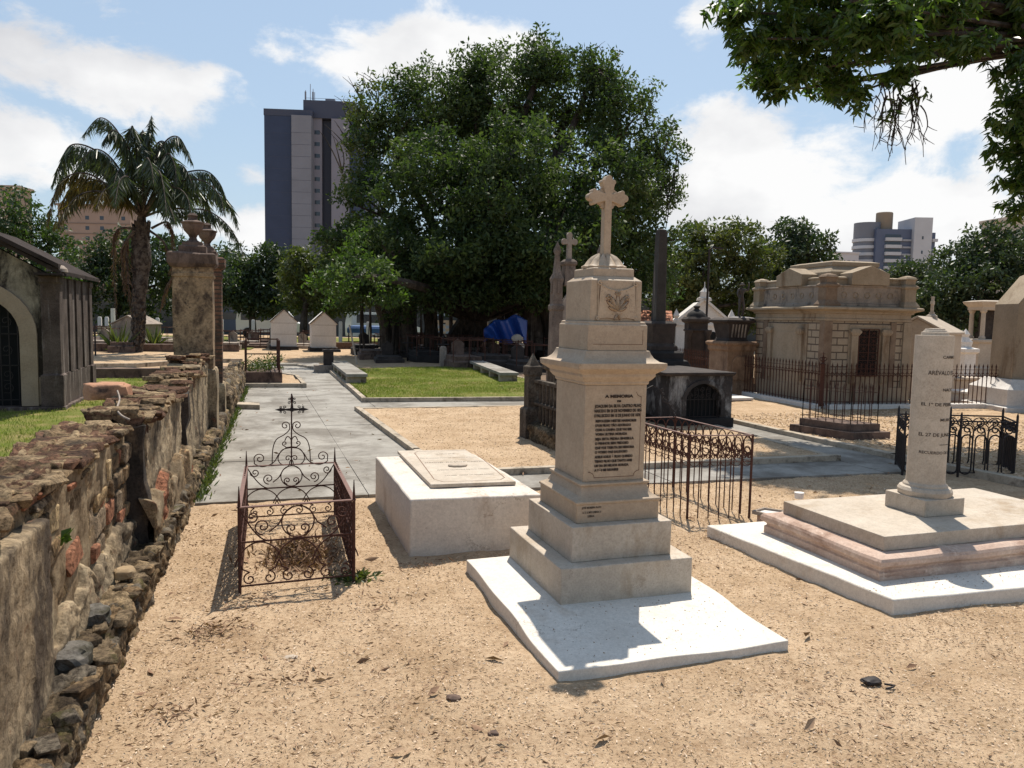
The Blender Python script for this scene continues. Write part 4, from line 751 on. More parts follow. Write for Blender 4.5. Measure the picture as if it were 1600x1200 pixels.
for a in (0, 90, 180):
    c, s2 = math.cos(R(a)), math.sin(R(a)); L = .128; f2 = lambda u, v, t: fxz(c*u-s2*v, s2*u+c*v, t)
    cm.prism([(.0, -.012), (.05, -.007), (.075, -.012), (.095, -.010), (L, 0), (.095, .010), (.075, .012), (.05, .007), (0, .012)], f2, -.004, .004)
    for sg in (-1, 1):
        cm.tube([f2(u, v*sg, 0) for u, v in [(.055, .004)]+spiral(.052, .020, .012, .004, R(-60), 1.1, 10)], .0032, 5); cm.tube([f2(u, v*sg, 0) for u, v in [(.085, .006)]+spiral(.082, .019, .009, .003, R(-60), 1.1, 10)], .003, 5)
cm.build('cross', MT['iron'], crest)
# heap of dry leaves inside the cage
n = 2400; C = np.stack([rng.normal(.27, .12, n), rng.normal(5.15, .17, n), np.zeros(n)], 1); C[:, 2] = np.clip(.10*np.exp(-((C[:, 0]-.27)/.13)**2-((C[:, 1]-5.15)/.18)**2), .004, 1)*rng.uniform(.2, 1.15, n)
tag(leaves('dry_leaf_heap', C, .07, MT['drytwig'], aspect=.16), 'heap of dry brown leaves and twigs inside the iron grave cage', 'leaf heap', kind='stuff')
# ------------------------------------------------------------------ second cage, behind the monument
c2 = thing('iron_grave_fence', 'brown iron grave fence with a lacy scrolled band, behind the cross monument', 'grave railing', (3.58, 5.9, 0))
Q = [(3.33, 5.36), (3.86, 5.27), (3.83, 6.44), (3.32, 6.44)]; zr = .68
def lace(A, B, name, n):
    A = Vector(A); B = Vector(B); L = (B-A).length; t = (B-A)/L; mb = MB(); f = lambda u, v: (A.x+t.x*u, A.y+t.y*u, v)
    st = L/n
    for i in range(n+1): u = st*i; mb.tube([f(u, .0), f(u, zr-.06)], .0055, 5)
    for i in range(n):
        u = st*(i+.5); mb.tube([f(a, b) for a, b in arc(u, zr-.085, st*.46, 0, 360, 14, .075)], .0048, 4); mb.tube([f(a, b) for a, b in spiral(u-st*.2, zr-.17, st*.28, .004, R(0), 1.4, 12)], .0050, 4); mb.tube([f(a, b) for a, b in spiral(u+st*.2, zr-.17, st*.28, .004, R(180), -1.4, 12)], .0050, 4); mb.tube([f(a, b) for a, b in arc(u, zr-.125, st*.3, 0, 360, 8, .03)], .0045, 4)
        mb.tube([f(a, b) for a, b in arc(u, zr-.215, st*.45, 180, 360, 8, .035)], .0034, 4)
    mb.tube([f(0, zr-.215), f(L, zr-.215)], .0035, 4); mb.build(name, MT['rust'], c2)
for (i, j), n in (((0, 1), 6), ((1, 2), 10), ((2, 3), 5), ((3, 0), 10)): lace(Q[i], Q[j], 'railing_panel', n); flatrail((*Q[i], zr), (*Q[j], zr), .022, 'top_rail', c2)
for x, y in Q: MB().tube([(x, y, -.05), (x, y, zr+.012)], .010, 6).build('post', MT['rust'], c2)
hb = MB(); hcx = 3.575; pts = [(.235, 0), (.225, .05), (.20, .10), (.16, .145), (.11, .165), (.10, .22), (.08, .27), (.0, .31)]
for m in (1, -1):
    P2 = smooth_path([(hcx+m*u, 6.44, zr+v) for u, v in pts], 4); hb.tube(P2, .005, 5)
    for k in range(2, len(P2)-3, 3):
        p = P2[k]; hb.tube([(p.x+m*(.018+a), 6.44, p.z+.012+b) for a, b in spiral(0, 0, .017, .004, R(200), -1.3, 10)], .0036, 4)
hb.build('scrolled_headboard', MT['iron'], c2)
# ------------------------------------------------------------------ third cage, behind the column
c3 = thing('black_iron_grave_fence', 'low black iron grave fence with tall looped bars behind the marble column', 'grave railing', (7.1, 6.5, 0))
A0, A1, A2, A3 = Vector((6.57, 6.36)), Vector((7.66, 5.95)), Vector((8.01, 6.40)), Vector((6.92, 6.80)); z3 = .60
def loops(A, B, n, name):
    L = (B-A).length; t = (B-A)/L; st = L/n; mb = MB(); f = lambda u, v: (A.x+t.x*u, A.y+t.y*u, v)
    mb.tube([f(0, z3), f(L, z3)], .009, 6); mb.tube([f(0, .05), f(L, .05)], .006, 5)
    for i in range(n):
        u = st*(i+.5); w = st*.40; lp = [(u-w, .09)]+[(u-w, .40)]+arc(u, .40, w, 180, 0, 8)[1:]+[(u+w, .09)]+arc(u, .09, w, 0, -180, 8)[1:]; mb.tube([f(a, b) for a, b in lp], .0085, 5)
        mb.tube([f(a, b) for a, b in spiral(u, .515, .055, .008, R(90*(i % 2)), 1.4, 14)], .0075, 5); mb.tube([f(a, b) for a, b in arc(u, .46, st*.62, 20, 160, 8, .12)], .006, 5)
    mb.build(name, MT['iron'], c3)
loops(A0, A1, 8, 'railing_panel'); loops(A1, A2, 8, 'railing_panel'); loops(A2, A3, 7, 'railing_panel'); loops(A3, A0, 8, 'railing_panel')
for p in (A0, A1, A2, A3, (A0+A1)/2, (A3+A2)/2): MB().tube([(p.x, p.y, -.05), (p.x, p.y, .665), (p.x, p.y, .70)], [.013, .013, .003], 6).build('post', MT['iron'], c3)
MB().tube([(A0.x, A0.y, .6), (A0.x+.05, A0.y-.02, .67), (A0.x+.06, A0.y-.02, .75), (A0.x+.03, A0.y, .82)], .008, 5).build('broken_scroll', MT['iron'], c3)
# ------------------------------------------------------------------ mausoleum on the right
ma = thing('mausoleum', 'pale limestone mausoleum with a grilled window and stepped parapet behind the spiked fence', 'mausoleum', (10.03, 11.69, 0), -.11)
LX, LY = 1.80, 2.45; zb_ = .0
def mbx(name, mat, boxes, par=None, bev=.006, **k):
    mb = MB(); [mb.box(*b) for b in boxes]; return mb.build(name, mat, par or ma, bev=bev, local=True, **k)
mbx('base', MT['limegrey'], [(-.08, LX+.08, -.08, LY+.08, -.1, .16)]); mbx('base_course', MT['lime'], [(-.04, LX+.04, -.04, LY+.04, .16, .42)])
mbx('wall', MT['limejoint'], [(0, LX, 0, LY, .42, 1.66)])
mbx('plain_bay', MT['lime'], [(.50, 1.42, -.02, .1, .42, 1.60), (-.02, .1, .52, 2.0, .42, 1.60)], bev=.004)
for i, (x0, x1) in enumerate(((-.035, .14), (LX-.14, LX+.035))): mbx('corner_pilaster', MT['limedark'] if i == 0 else MT['lime'], [(x0, x1, -.035, .12, .42, 1.66)])
mbx('corner_pilaster', MT['limedark'], [(-.034, .12, LY-.5, LY-.36, .42, 1.66)]); mbx('drain_stain_pilaster', MT['limedark'], [(LX-.42, LX-.30, -.036, .1, .42, 1.66)])
def pilaster(x, y, face, z0=.5, z1=1.52, r=.07):
    mb = MB(); mb.box(x-r, x+r, y-.03, y+.05, z0, z1-.12) if face == 'x' else mb.box(x-.03, x+.05, y-r, y+r, z0, z1-.12)
    m2 = [(r+.01, .045, z1-.12), (r+.03, .06, z1-.08), (r+.03, .06, z1-.03), (r+.01, .05, z1)]
    mb.levels(x, y, m2 if face == 'x' else [(b, a, z) for a, b, z in m2])
    for s in (-1, 1): mb.tube([(x+s*(r+.015), y-.065, z1-.055), (x+s*(r+.015), y-.03, z1-.055)] if face == 'x' else [(x-.065, y+s*(r+.015), z1-.055), (x-.03, y+s*(r+.015), z1-.055)], .032, 10)
    mb.build('ionic_pilaster', MT['lime'], ma, bev=.004, local=True)
pilaster(.60, -.04, 'x'); pilaster(1.26, -.04, 'x'); pilaster(-.04, .70, 'y'); pilaster(-.04, 1.80, 'y')
mbx('blind_panel', MT['limejoint'] if 0 else MT['lime'], [(-.024, 0, .95, 1.55, .5, 1.45)], bev=.012)
wf = mbx('grilled_window', MT['darkvoid'], [(.72, 1.10, -.026, -.02, .66, 1.50)]); wf.name = 'window_opening'
mb = MB(); wx0, wx1, wz0, wz1 = .70, 1.12, .64, 1.52
for a in (wx0, (wx0+wx1)/2, wx1): mb.box(a-.010, a+.010, -.05, -.034, wz0, wz1)
for k in range(7): z = wz0+(wz1-wz0)*k/6; mb.box(wx0, wx1, -.0495, -.0345, z-.008, z+.008)
for k in range(6):
    for h in range(2):
        a = wx0+(wx1-wx0)*(h+.5)/2; z = wz0+(wz1-wz0)*(k+.5)/6
        for q in range(4): c, s2 = math.cos(R(q*45)), math.sin(R(q*45)); mb.tube([(a-c*.10, -.042, z-s2*.072), (a+c*.10, -.042, z+s2*.072)], .0045, 4)
mb.build('window_grille', MT['rust'], ma, local=True)
def ringl(ls): mb = MB(); mb.levels(LX/2, LY/2, [(LX/2+o, LY/2+o, z) for o, z in ls]); return mb
ringl([(.0, 1.6605), (.03, 1.665), (.03, 1.71), (.015, 1.715), (.015, 1.80), (.05, 1.81), (.05, 1.835), (.12, 1.865), (.17, 1.88), (.17, 1.915), (.15, 1.93), (.0, 1.945)]).build('cornice', MT['lime'], ma, bev=.004, local=True)
ringl([(-.02, 1.945), (-.02, 1.99), (-.05, 2.0), (-.05, 2.30), (-.03, 2.31), (-.03, 2.335), (-.06, 2.34)]).build('parapet', MT['limegrey'], ma, bev=.004, local=True)
mb = MB()
for k in range(5):
    for (fx_, fy_) in ((.40+k*.245, None), (None, .55+k*.32)):
        c = (fx_, .045) if fx_ else (.045, fy_)
        pts = [(c[0]+.052*math.cos(R(a)), c[1], 2.15+.052*math.sin(R(a))) if fx_ else (c[0], c[1]+.052*math.cos(R(a)), 2.15+.052*math.sin(R(a))) for a in range(0, 360, 20)]
        MB().tube(pts, .009, 5, closed=True).build('parapet_roundel', MT['lime'], ma, local=True)
for i, (x, y) in enumerate(((.06, .06), (LX-.06, .06), (.06, LY-.06))):
    mb = MB(); mb.levels(x, y, [(.17, .17, 1.93), (.17, .17, 1.97), (.12, .12, 2.05), (.12, .12, 2.28), (.15, .15, 2.30), (.15, .15, 2.335), (.10, .10, 2.37), (.11, .11, 2.45), (.13, .13, 2.47), (.10, .10, 2.51), (.02, .02, 2.54)]); mb.build('corner_pier', MT['limedark'] if i == 0 else MT['lime'], ma, bev=.004, local=True)
mb = MB(); mb.prism([(.50, 2.34), (1.30, 2.34), (1.30, 2.56), (.90, 2.70), (.50, 2.56)], lambda u, v, t: (u, t, v), -.02, .35); mb.build('front_pediment', MT['lime'], ma, bev=.008, local=True)
mb = MB(); mb.prism([(.80, 2.34), (1.70, 2.34), (1.70, 2.56), (1.25, 2.70), (.80, 2.56)], lambda u, v, t: (t, u, v), -.02, .35); mb.build('side_pediment', MT['lime'], ma, bev=.008, local=True)
ringl([(-.12, 2.335), (-.12, 2.44), (-.10, 2.45), (-.10, 2.48), (-.20, 2.50)]).build('attic_step', MT['lime'], ma, bev=.006, local=True)
mb = MB(); mb.levels(LX/2+.05, LY/2, [(.62, .85, 2.49), (.62, .85, 2.60), (.50, .70, 2.72), (.52, .72, 2.73), (.52, .72, 2.80), (.40, .60, 2.83)]); mb.build('roof_block', MT['lime'], ma, bev=.008, local=True)
# spiked iron fence on its curb
fe = thing('spiked_iron_fence', 'long rusty iron fence with spear tops on a white curb around the mausoleum', 'fence', (9.87, 11.57, 0))
C0 = Vector((9.87, 11.50)); C1 = Vector((9.93, 14.2)); C2 = Vector((10.3, 17.5)); D1 = Vector((13.9, 11.05)); 
def curb(a, b, name, w=.20, h=.13): a = Vector(a); b = Vector(b); t = (b-a).normalized(); n = Vector((-t.y, t.x))*w/2; return MB().prism([tuple(a-n), tuple(b-n), tuple(b+n), tuple(a+n)], lambda u, v, t_: (u, v, t_), -.05, h).build(name, MT['white'], fe, bev=.008)
curb(C0+Vector((-.1, -.0)), C2, 'curb'); curb(C0+Vector((.1, -.01)), D1, 'curb')
def pickets(A, B, zb, zt, sp_, name, mat, parent, r=.0085, gothic=True):
    L = (B-A).length; n = int(L/sp_); t = (B-A)/L; mb = MB(); f = lambda u, v: (A.x+t.x*u, A.y+t.y*u, v); H = zt-zb
    for i in range(n+1):
        u = L*i/n; mb.tube([f(u, zb), f(u, zt-.07)], r, 4); mb.tube([f(u, zt-.09), f(u, zt-.06), f(u, zt)], [r, r*1.7, .001], 4)
        if gothic and i < n:
            w = L/n; mb.tube([f(a, b) for a, b in arc(u+w/2, zt-.30, w*.5, 0, 180, 6, .075)], r*.7, 4); mb.tube([f(a, b) for a, b in arc(u+w/2, zt-.145, w*.5, 180, 360, 6, .06)], r*.7, 4)
    mb.tube([f(0, zt-.12), f(L, zt-.12)], r*.6, 4); mb.tube([f(0, zb+.06), f(L, zb+.06)], r*.8, 4)
    if gothic: mb.tube([f(0, zt-.235), f(L, zt-.235)], r*.6, 4)
    return mb.build(name, mat, parent)
pickets(C0, C1, .12, .92, .094, 'picket_panel', MT['rust'], fe); pickets(C1, C2, .12, .94, .094, 'picket_panel', MT['rust'], fe); pickets(C0, D1, .12, .90, .098, 'picket_panel', MT['rust'], fe)
mb = MB().lathe(C0.x, C0.y, [(.055, .1), (.055, .14), (.04, .16), (.04, .85), (.05, .87), (.02, .90), (.035, .93), (.02, .96), (.03, .98), (.012, 1.0), (.004, 1.1)], 10); mb.tube([(C0.x+.08*math.cos(R(a)), C0.y, .965+.035*math.sin(R(a))) for a in range(0, 360, 30)], .008, 5, closed=True); mb.tube([(C0.x-.04, C0.y, 1.06), (C0.x+.04, C0.y, 1.06)], .006, 4); mb.build('corner_post', MT['rust'], fe)
# small stepped plot with its own railing in front of the fence
sp2 = thing('stepped_railed_plot', 'two step stone plot with thin spiked railing before the mausoleum fence', 'grave plot', (8.4, 9.3, 0))
p = [Vector(G(1233, 673, .05)[:2]), Vector(G(1334, 688, .05)[:2]), Vector(G(1391, 686, .05)[:2])]; p.append(p[2]+(p[0]-p[1])); 
def stp(k, z0, z1, name): c = (p[0]+p[1]+p[2]+p[3])/4; MB().prism([tuple(c+(a-c)*k) for a in p], lambda u, v, t: (u, v, t), z0, z1).build(name, MT['limegrey'] if 0 else MT['brownstone'], sp2, bev=.006)
stp(1, -.02, .15, 'lower_step'); stp(.80, .15, .25, 'upper_step'); c = (p[0]+p[1]+p[2]+p[3])/4; q2 = [c+(a-c)*.74 for a in p]
for i in range(4): pickets(q2[i], q2[(i+1) % 4], .24, .80, .11, 'railing_panel', MT['rust'], sp2, .006, False)
# ------------------------------------------------------------------ black box tomb with arched grille
bt = thing('black_arched_tomb', 'soot blackened box tomb with an arched iron grille, right of the cross monument', 'tomb', (6.4, 10.4, 0))
bx0, bx1, by0, by1, bz = 5.80, 6.86, 9.92, 11.35, .80
MB().box(bx0-.03, bx1+.03, by0-.03, by1+.03, -.05, .16).build('plinth', MT['blackstone'], bt, bev=.01)
mb = MB(); ax0, ax1, azs = 6.06, 6.66, .44; aw = (ax1-ax0)/2; ac = (ax0+ax1)/2
out_ = [(bx0, .16), (ax0, .16), (ax0, azs)]+[(ac-aw*math.cos(R(a)), azs+.24*math.sin(R(a))) for a in range(15, 166, 15)]+[(ax1, azs), (ax1, .16), (bx1, .16), (bx1, bz), (bx0, bz)]
mb.prism(out_, lambda u, v, t: (u, t, v), by0, by0+.12); mb.box(bx0, bx1, by0+.12, by1, .16, bz); mb.build('body', MT['patchy'], bt)
mb = MB(); prm = [(ac-aw*k*math.cos(R(a)), azs+(.24*k+(.0))*math.sin(R(a))) for k, rng_ in ((1.22, range(0, 181, 12)), (1.0, range(180, -1, -12))) for a in rng_]; mb.prism([(ac-aw*1.22, .2)]+prm[:16]+[(ac+aw*1.22, .2), (ac+aw*1.0, .2)]+prm[16:]+[(ac-aw, .2)], lambda u, v, t: (u, t, v), by0-.03, by0+.02); mb.build('arch_moulding', MT['patchy'], bt)
MB().box(ax0, ax1, by0+.10, by0+.118, .16, .70).build('dark_recess', MT['darkvoid'], bt)
mb = MB()
for i in range(9): u = ax0+.03+(ax1-ax0-.06)*i/8; mb.tube([(u, by0+.03, .17), (u, by0+.03, .60)], .006, 4)
for i in range(5): u = ax0+.09+.105*i; [mb.tube([(a, by0+.03, b) for a, b in spiral(u, z, .045, .006, R(90*i), 1.5, 12)], .006, 4) for z in (.50, .60 if 0 < i < 4 else .48)]
for z in (.18, .44): mb.tube([(ax0, by0+.03, z), (ax1, by0+.03, z)], .008, 4)
mb.build('iron_grille', MT['iron'], bt)
MB().levels((bx0+bx1)/2-.05, (by0+by1)/2, [(.58, .76, bz), (.60, .78, bz+.03), (.60, .78, bz+.05), (.5, .7, bz+.06)]).build('top_slab', MT['darkstone'], bt, bev=.006)
# obelisk behind it
ox, oy = AD(1026, 575, 13.3)[:2]; ob = thing('blackened_obelisk', 'tall blackened stone obelisk on a stepped black pedestal behind the arched tomb', 'obelisk', (ox, oy, 0))
sc = 13.3/1200
MB().levels(ox, oy, [(.42, .42, -.05), (.42, .42, .85), (.38, .38, .93), (.33, .33, .95), (.33, .33, 1.06), (.28, .28, 1.10)]).build('stepped_base', MT['blackstone'], ob, bev=.01)
MB().levels(ox, oy, [(.25, .25, 1.10), (.25, .25, 1.17), (.20, .20, 1.22), (.21, .21, 1.24), (.215, .215, 1.50), (.23, .23, 1.53), (.23, .23, 1.56), (.17, .17, 1.60)]).build('pedestal_block', MT['darkstone'], ob, bev=.008)
MB().levels(ox, oy, [(.092, .092, 1.60), (.074, .074, 3.10), (.06, .06, 3.15), (.0, .0, 3.17)]).build('shaft', stone('streaked_obelisk_stone', (.035, .03, .027), (.07, .06, .053), 3, (.26, .23, .20), .44, 2.0, .12), ob, bev=.004)
# ------------------------------------------------------------------ gothic tomb behind monument (left)
gx, gy = 4.55, 10.6; gt = thing('gothic_canopy_tomb', 'brown gothic canopy tomb with slim pinnacles and a small cross, behind the cross monument', 'tomb', (gx, gy, 0))
Dg = 11.6; bs = AD(866, 600, Dg); px_ = bs.x; py_ = bs.y
MB().levels(px_+.55, py_+.1, [(.72, .55, -.05), (.72, .55, .55), (.68, .5, .60)]).build('base', MT['greybrown'], gt, bev=.01)
for i, (dx, dy) in enumerate(((0, 0), (.64, -.16))):
    x, y = px_+dx, py_+dy; mb = MB(); mb.levels(x, y, [(.10, .10, .58), (.10, .10, .92), (.115, .115, .94), (.115, .115, .98), (.085, .085, 1.0), (.078, .078, 1.72), (.095, .095, 1.74), (.095, .095, 1.80), (.075, .075, 1.82), (.07, .07, 2.12), (.085, .085, 2.20), (.05, .05, 2.28), (.03, .03, 2.55), (.045, .045, 2.60), (.045, .045, 2.63), (.0, .0, 2.76)])
    for s in ((-1, 0), (1, 0), (0, -1), (0, 1)): mb.levels(x+s[0]*.075, y+s[1]*.075, [(.018, .018, 1.98), (.014, .014, 2.16), (0, 0, 2.27)]); mb.tube([(x+s[0]*.07+s[1]*.05, y+s[1]*.07+s[0]*.05, 1.0), (x+s[0]*.07+s[1]*.05, y+s[1]*.07+s[0]*.05, 1.72)], .016, 6)
    mb.build('pinnacle', MT['greybrown'], gt, bev=.004)
mb = MB(); A_ = Vector((px_+.08, py_)); B_ = Vector((px_+.56, py_-.14)); t_ = (B_-A_); oo = [(0, .9), (.08, .9), (.08, 1.3)]+[(.5-.42*math.cos(R(a)), 1.3+.48*math.sin(R(a))) for a in range(15, 166, 15)]+[(.92, 1.3), (.92, .9), (1, .9), (1, 1.85), (.78, 2.02), (.62, 2.20), (.56, 2.28), (.44, 2.28), (.38, 2.20), (.22, 2.02), (0, 1.85)]
mb.prism(oo, lambda u, v, t: (A_.x+t_.x*u+t*.27, A_.y+t_.y*u+t, v), -.06, .08); mb.build('arched_gable', MT['limegrey'], gt)
m_ = (A_+B_)/2; cxp = AD(889, 400, Dg+.1); mb = MB(); mb.levels(cxp.x, cxp.y, [(.10, .10, 2.1), (.08, .08, 2.40), (.10, .10, 2.42), (.10, .10, 2.46), (.06, .06, 2.50)]); mb.build('finial_block', MT['greybrown'], gt, bev=.004)
mb = MB(); czz = 2.76; mb.prism([(-.04, 2.50), (.04, 2.50), (.032, czz-.035), (.10, czz-.045), (.125, czz-.02), (.125, czz+.02), (.10, czz+.045), (.032, czz+.035), (.04, czz+.11), (.02, czz+.14), (-.02, czz+.14), (-.04, czz+.11), (-.032, czz+.035), (-.10, czz+.045), (-.125, czz+.02), (-.125, czz-.02), (-.10, czz-.045), (-.032, czz-.035)], lambda u, v, t: (cxp.x+u, cxp.y+t, v), -.03, .03); mb.build('cross', MT['limegrey'], gt, bev=.004)
# dark low enclosure with pyramid capped pier, left of the monument
dk = thing('dark_walled_plot', 'dark mouldy grave enclosure with a pyramid capped corner pier, left behind the cross monument', 'grave enclosure', (3.5, 9.0, 0))
a = G(828, 694); qx, qy = 3.42, 9.33
MB().levels(qx, qy, [(.125, .125, -.05), (.125, .125, .42), (.115, .115, .44), (.085, .085, .46), (.085, .085, .86), (.098, .098, .88), (.098, .098, .98), (.088, .088, .99), (.07, .07, .995), (.0, .0, 1.16)]).build('corner_pier', MT['mossdark'], dk, bev=.006)
MB().levels(3.98, 9.75, [(.14, .14, -.05), (.14, .14, .88), (.20, .20, .92), (.20, .20, .98), (.10, .10, 1.02)]).build('back_pier', MT['mossdark'], dk, bev=.006)
rough('plinth_wall', lambda y: [(3.34, -.05), (3.33, .24), (3.50, .27), (3.62, -.05)], 8.25, 9.25, .025, (.4, .2), .03, MT['ledge'], dk, 71, .01, .02)
mb = MB()
for i in range(7): y = 8.35+.125*i; mb.tube([(3.45, y, .25), (3.45, y, .80)], .022, 6)
mb.box(3.41, 3.49, 8.28, 9.25, .78, .82); mb.box(3.41, 3.49, 8.28, 9.25, .50, .53); mb.build('baluster_panel', MT['mossdark'], dk)
MB().levels(3.50, 8.28, [(.10, .10, -.05), (.10, .10, .78), (.13, .13, .80), (.13, .13, .86), (.05, .05, .92)]).build('near_pier', MT['mossdark'], dk, bev=.006)
MB().levels(4.1, 8.85, [(.45, .40, -.05), (.45, .40, .50), (.40, .35, .56)]).build('grave_block', MT['mossdark'], dk, bev=.02)
# ------------------------------------------------------------------ pedestal tomb with statuette
sx0, sy0 = 9.19, 13.94; st = thing('pedestal_tomb', 'brown stained pedestal tomb with a carved sarcophagus, left of the mausoleum', 'tomb', (9.8, 14.5, 0))
zt = 1.2; pr_ = [(.0, -.05), (.0, .25), (-.03, .30), (-.05, .34), (-.05, .98), (-.02, 1.02), (-.02, 1.10), (.02, 1.13), (.02, 1.17), (-.02, 1.20)]
stm = stone('orange_stained_stone', (.22, .13, .08), (.34, .22, .14), 4, (.10, .06, .04), .45, 3, .3)
MB().levels(9.86, 14.35, [(.38+o, .40+o, z) for o, z in pr_]).build('pedestal', stm, st, bev=.008)
mb = MB(); mb.prism([(-.22, .38), (.22, .38), (.22, .78), (.14, .88), (-.14, .88), (-.22, .78)], lambda u, v, t: (9.86+u, 13.96+t, v), -.0, .03); mb.build('relief_panel', stm, st, bev=.008)
MB().levels(9.84, 14.35, [(.26, .28, 1.20), (.22, .24, 1.26), (.25, .27, 1.42), (.28, .30, 1.58), (.36, .36, 1.61), (.36, .36, 1.65), (.26, .28, 1.70)]).build('sarcophagus', MT['darkstone'], st, bev=.008)
mb = MB()
for k in range(5): mb.tube([(9.68+.08*k, 14.10, 1.28), (9.68+.08*k, 14.06, 1.56)], .022, 6)
mb.build('fluting', MT['limegrey'], st)
mb = MB(); sb = AD(1157, 497, 16.9)
def skinfig(name, V, E_, RR, mat, parent, label=None, cat=None):
    me = bpy.data.meshes.new(name); me.from_pydata([Vector(v)-Vector(parent.location) if parent else Vector(v) for v in V], E_, []); o = bpy.data.objects.new(name, me); COL.objects.link(o)
    sk = o.modifiers.new('s', 'SKIN'); sk.use_smooth_shade = True
    for i, r in enumerate(RR): d = me.skin_vertices[0].data[i]; d.radius = (r, r); d.use_root = (i == 0)
    su = o.modifiers.new('u', 'SUBSURF'); su.levels = 2; su.render_levels = 2; dg = bpy.context.evaluated_depsgraph_get(); m2 = bpy.data.meshes.new_from_object(o.evaluated_get(dg)); bpy.data.objects.remove(o); m2.name = name; m2.materials.clear(); m2.materials.append(mat); m2.shade_smooth()
    o = bpy.data.objects.new(name, m2); COL.objects.link(o); o.parent = parent; return o
B = Vector((sb.x, sb.y, 1.70)); stt = thing('bronze_statuette', 'small dark statue of a standing figure with one arm raised on the pedestal tomb', 'statue', B)
h_ = .80; P_ = lambda x, y, z: B+Vector((x*h_*.95, y*h_, z*h_))
V = [P_(0, 0, .50), P_(0, 0, .60), P_(0, .01, .74), P_(.005, .01, .80), P_(.01, 0, .86), P_(-.05, 0, .48), P_(-.06, -.02, .27), P_(-.055, .02, .03), P_(-.06, -.05, .01), P_(.05, 0, .48), P_(.075, -.03, .27), P_(.07, .02, .03), P_(.09, -.05, .01),
     P_(-.10, 0, .77), P_(-.15, -.02, .63), P_(-.10, -.07, .52), P_(.10, 0, .77), P_(.20, -.02, .74), P_(.22, -.03, .90), P_(.205, -.03, .97)]
skinfig('figure', V, [(0, 1), (1, 2), (2, 3), (3, 4), (0, 5), (5, 6), (6, 7), (7, 8), (0, 9), (9, 10), (10, 11), (11, 12), (2, 13), (13, 14), (14, 15), (2, 16), (16, 17), (17, 18), (18, 19)],
        [k*h_ for k in (.065, .055, .08, .028, .05, .048, .035, .025, .02, .048, .035, .025, .02, .035, .026, .02, .035, .026, .021, .022)], MT['bronze'], stt)
MB().lathe(P_(.012, 0, 0).x, B.y, [(.085*h_, 1.70+.895*h_), (.085*h_, 1.70+.905*h_), (.05*h_, 1.70+.91*h_), (.045*h_, 1.70+.95*h_), (.01, 1.70+.96*h_)], 14).build('hat', MT['bronze'], stt)
MB().levels(B.x, B.y, [(.25, .2, 1.695), (.2, .15, 1.71), (.1, .1, 1.73)]).build('rocky_base', MT['bronze'], stt, jitter=.02, sub=2)
# ------------------------------------------------------------------ more right-hand monuments
def gable_tomb(name, label, cat, c0, rz, w, d, hw, hg, mat, over=.05, par=True):
    t = thing(name, label, cat, (c0[0], c0[1], 0), rz); mb = MB(); mb.prism([(-w/2, -.05), (w/2, -.05), (w/2, hw), (0, hw+hg), (-w/2, hw)], lambda u, v, q: (u, q, v), 0, d); mb.build('wall', mat, t, bev=.008, local=True)
    k = math.hypot(w/2, hg); mb = MB()
    for s in (-1, 1):
        P1 = Vector((0, hw+hg+.01)); P2 = Vector((s*(w/2+over), hw-over*hg/(w/2)+.01)); n = Vector((0, .05)); mb.prism([tuple(P1), tuple(P2), tuple(P2+n), tuple(P1+n)], lambda u, v, q: (u, q, v), -over*(1 if s > 0 else 1.02), d+over)
    mb.build('roof', mat, t, bev=.006, local=True); return t
wt_ = gable_tomb('white_gabled_tomb', 'pale gabled stone tomb with a small roof cross, right of the mausoleum', 'tomb', tuple(AD(1427, 600, 16.6)[:2]), -1.0, 1.15, 1.9, 1.44, .32, MT['cream'])
cc = wt_.location; mb = MB(); mb.levels(0, 1.5, [(.12, .12, 1.70), (.10, .10, 1.84), (.05, .05, 1.88), (.05, .05, 1.92)]); mb.box(-.03, .03, 1.47, 1.53, 1.91, 2.28); mb.box(-.028, .028, 1.38, 1.62, 2.10, 2.17); mb.build('roof_cross', MT['cream'], wt_, local=True, bev=.004)
# columned memorial
cp = AD(1537, 560, 25); cm_ = thing('columned_memorial', 'white memorial with a small columned canopy far right beyond the fence', 'memorial', (cp.x, cp.y, 0), -.3)
def lb(name, mat, fn, par): mb = MB(); fn(mb); return mb.build(name, mat, par, local=True, bev=.006)
lb('base', MT['cream'], lambda m: (m.levels(0, 0, [(.55, .5, 0), (.55, .5, .3), (.47, .45, .34), (.47, .45, 1.08), (.53, .5, 1.12), (.53, .5, 1.2), (.45, .42, 1.22)])), cm_)
for x in (-.30, .30):
    for y in (-.30, .30): lb('column', MT['cream'], lambda m: m.lathe(x, y, [(.10, 1.22), (.10, 1.28), (.07, 1.32), (.065, 2.05), (.10, 2.10), (.10, 2.15)], 14), cm_)
lb('entablature', MT['cream'], lambda m: m.levels(0, 0, [(.40, .40, 2.15), (.40, .40, 2.25), (.50, .48, 2.36), (.52, .50, 2.42), (.3, .3, 2.46)]), cm_)
lb('inner_core', MT['darkstone'], lambda m: m.box(-.15, .15, -.15, .15, 1.22, 2.14), cm_)
o = AD(1505, 575, 23); tag(MB().levels(o.x, o.y, [(.22, .22, 0), (.22, .22, .8), (.28, .28, .85), (.28, .28, .95), (.12, .12, 1.0), (.15, .15, 1.15), (.06, .06, 1.3), (.09, .09, 1.38), (0, 0, 1.55)]).build('white_grave_urn', MT['white'], bev=.006), 'small white urn topped grave marker beside the columned memorial', 'grave marker')
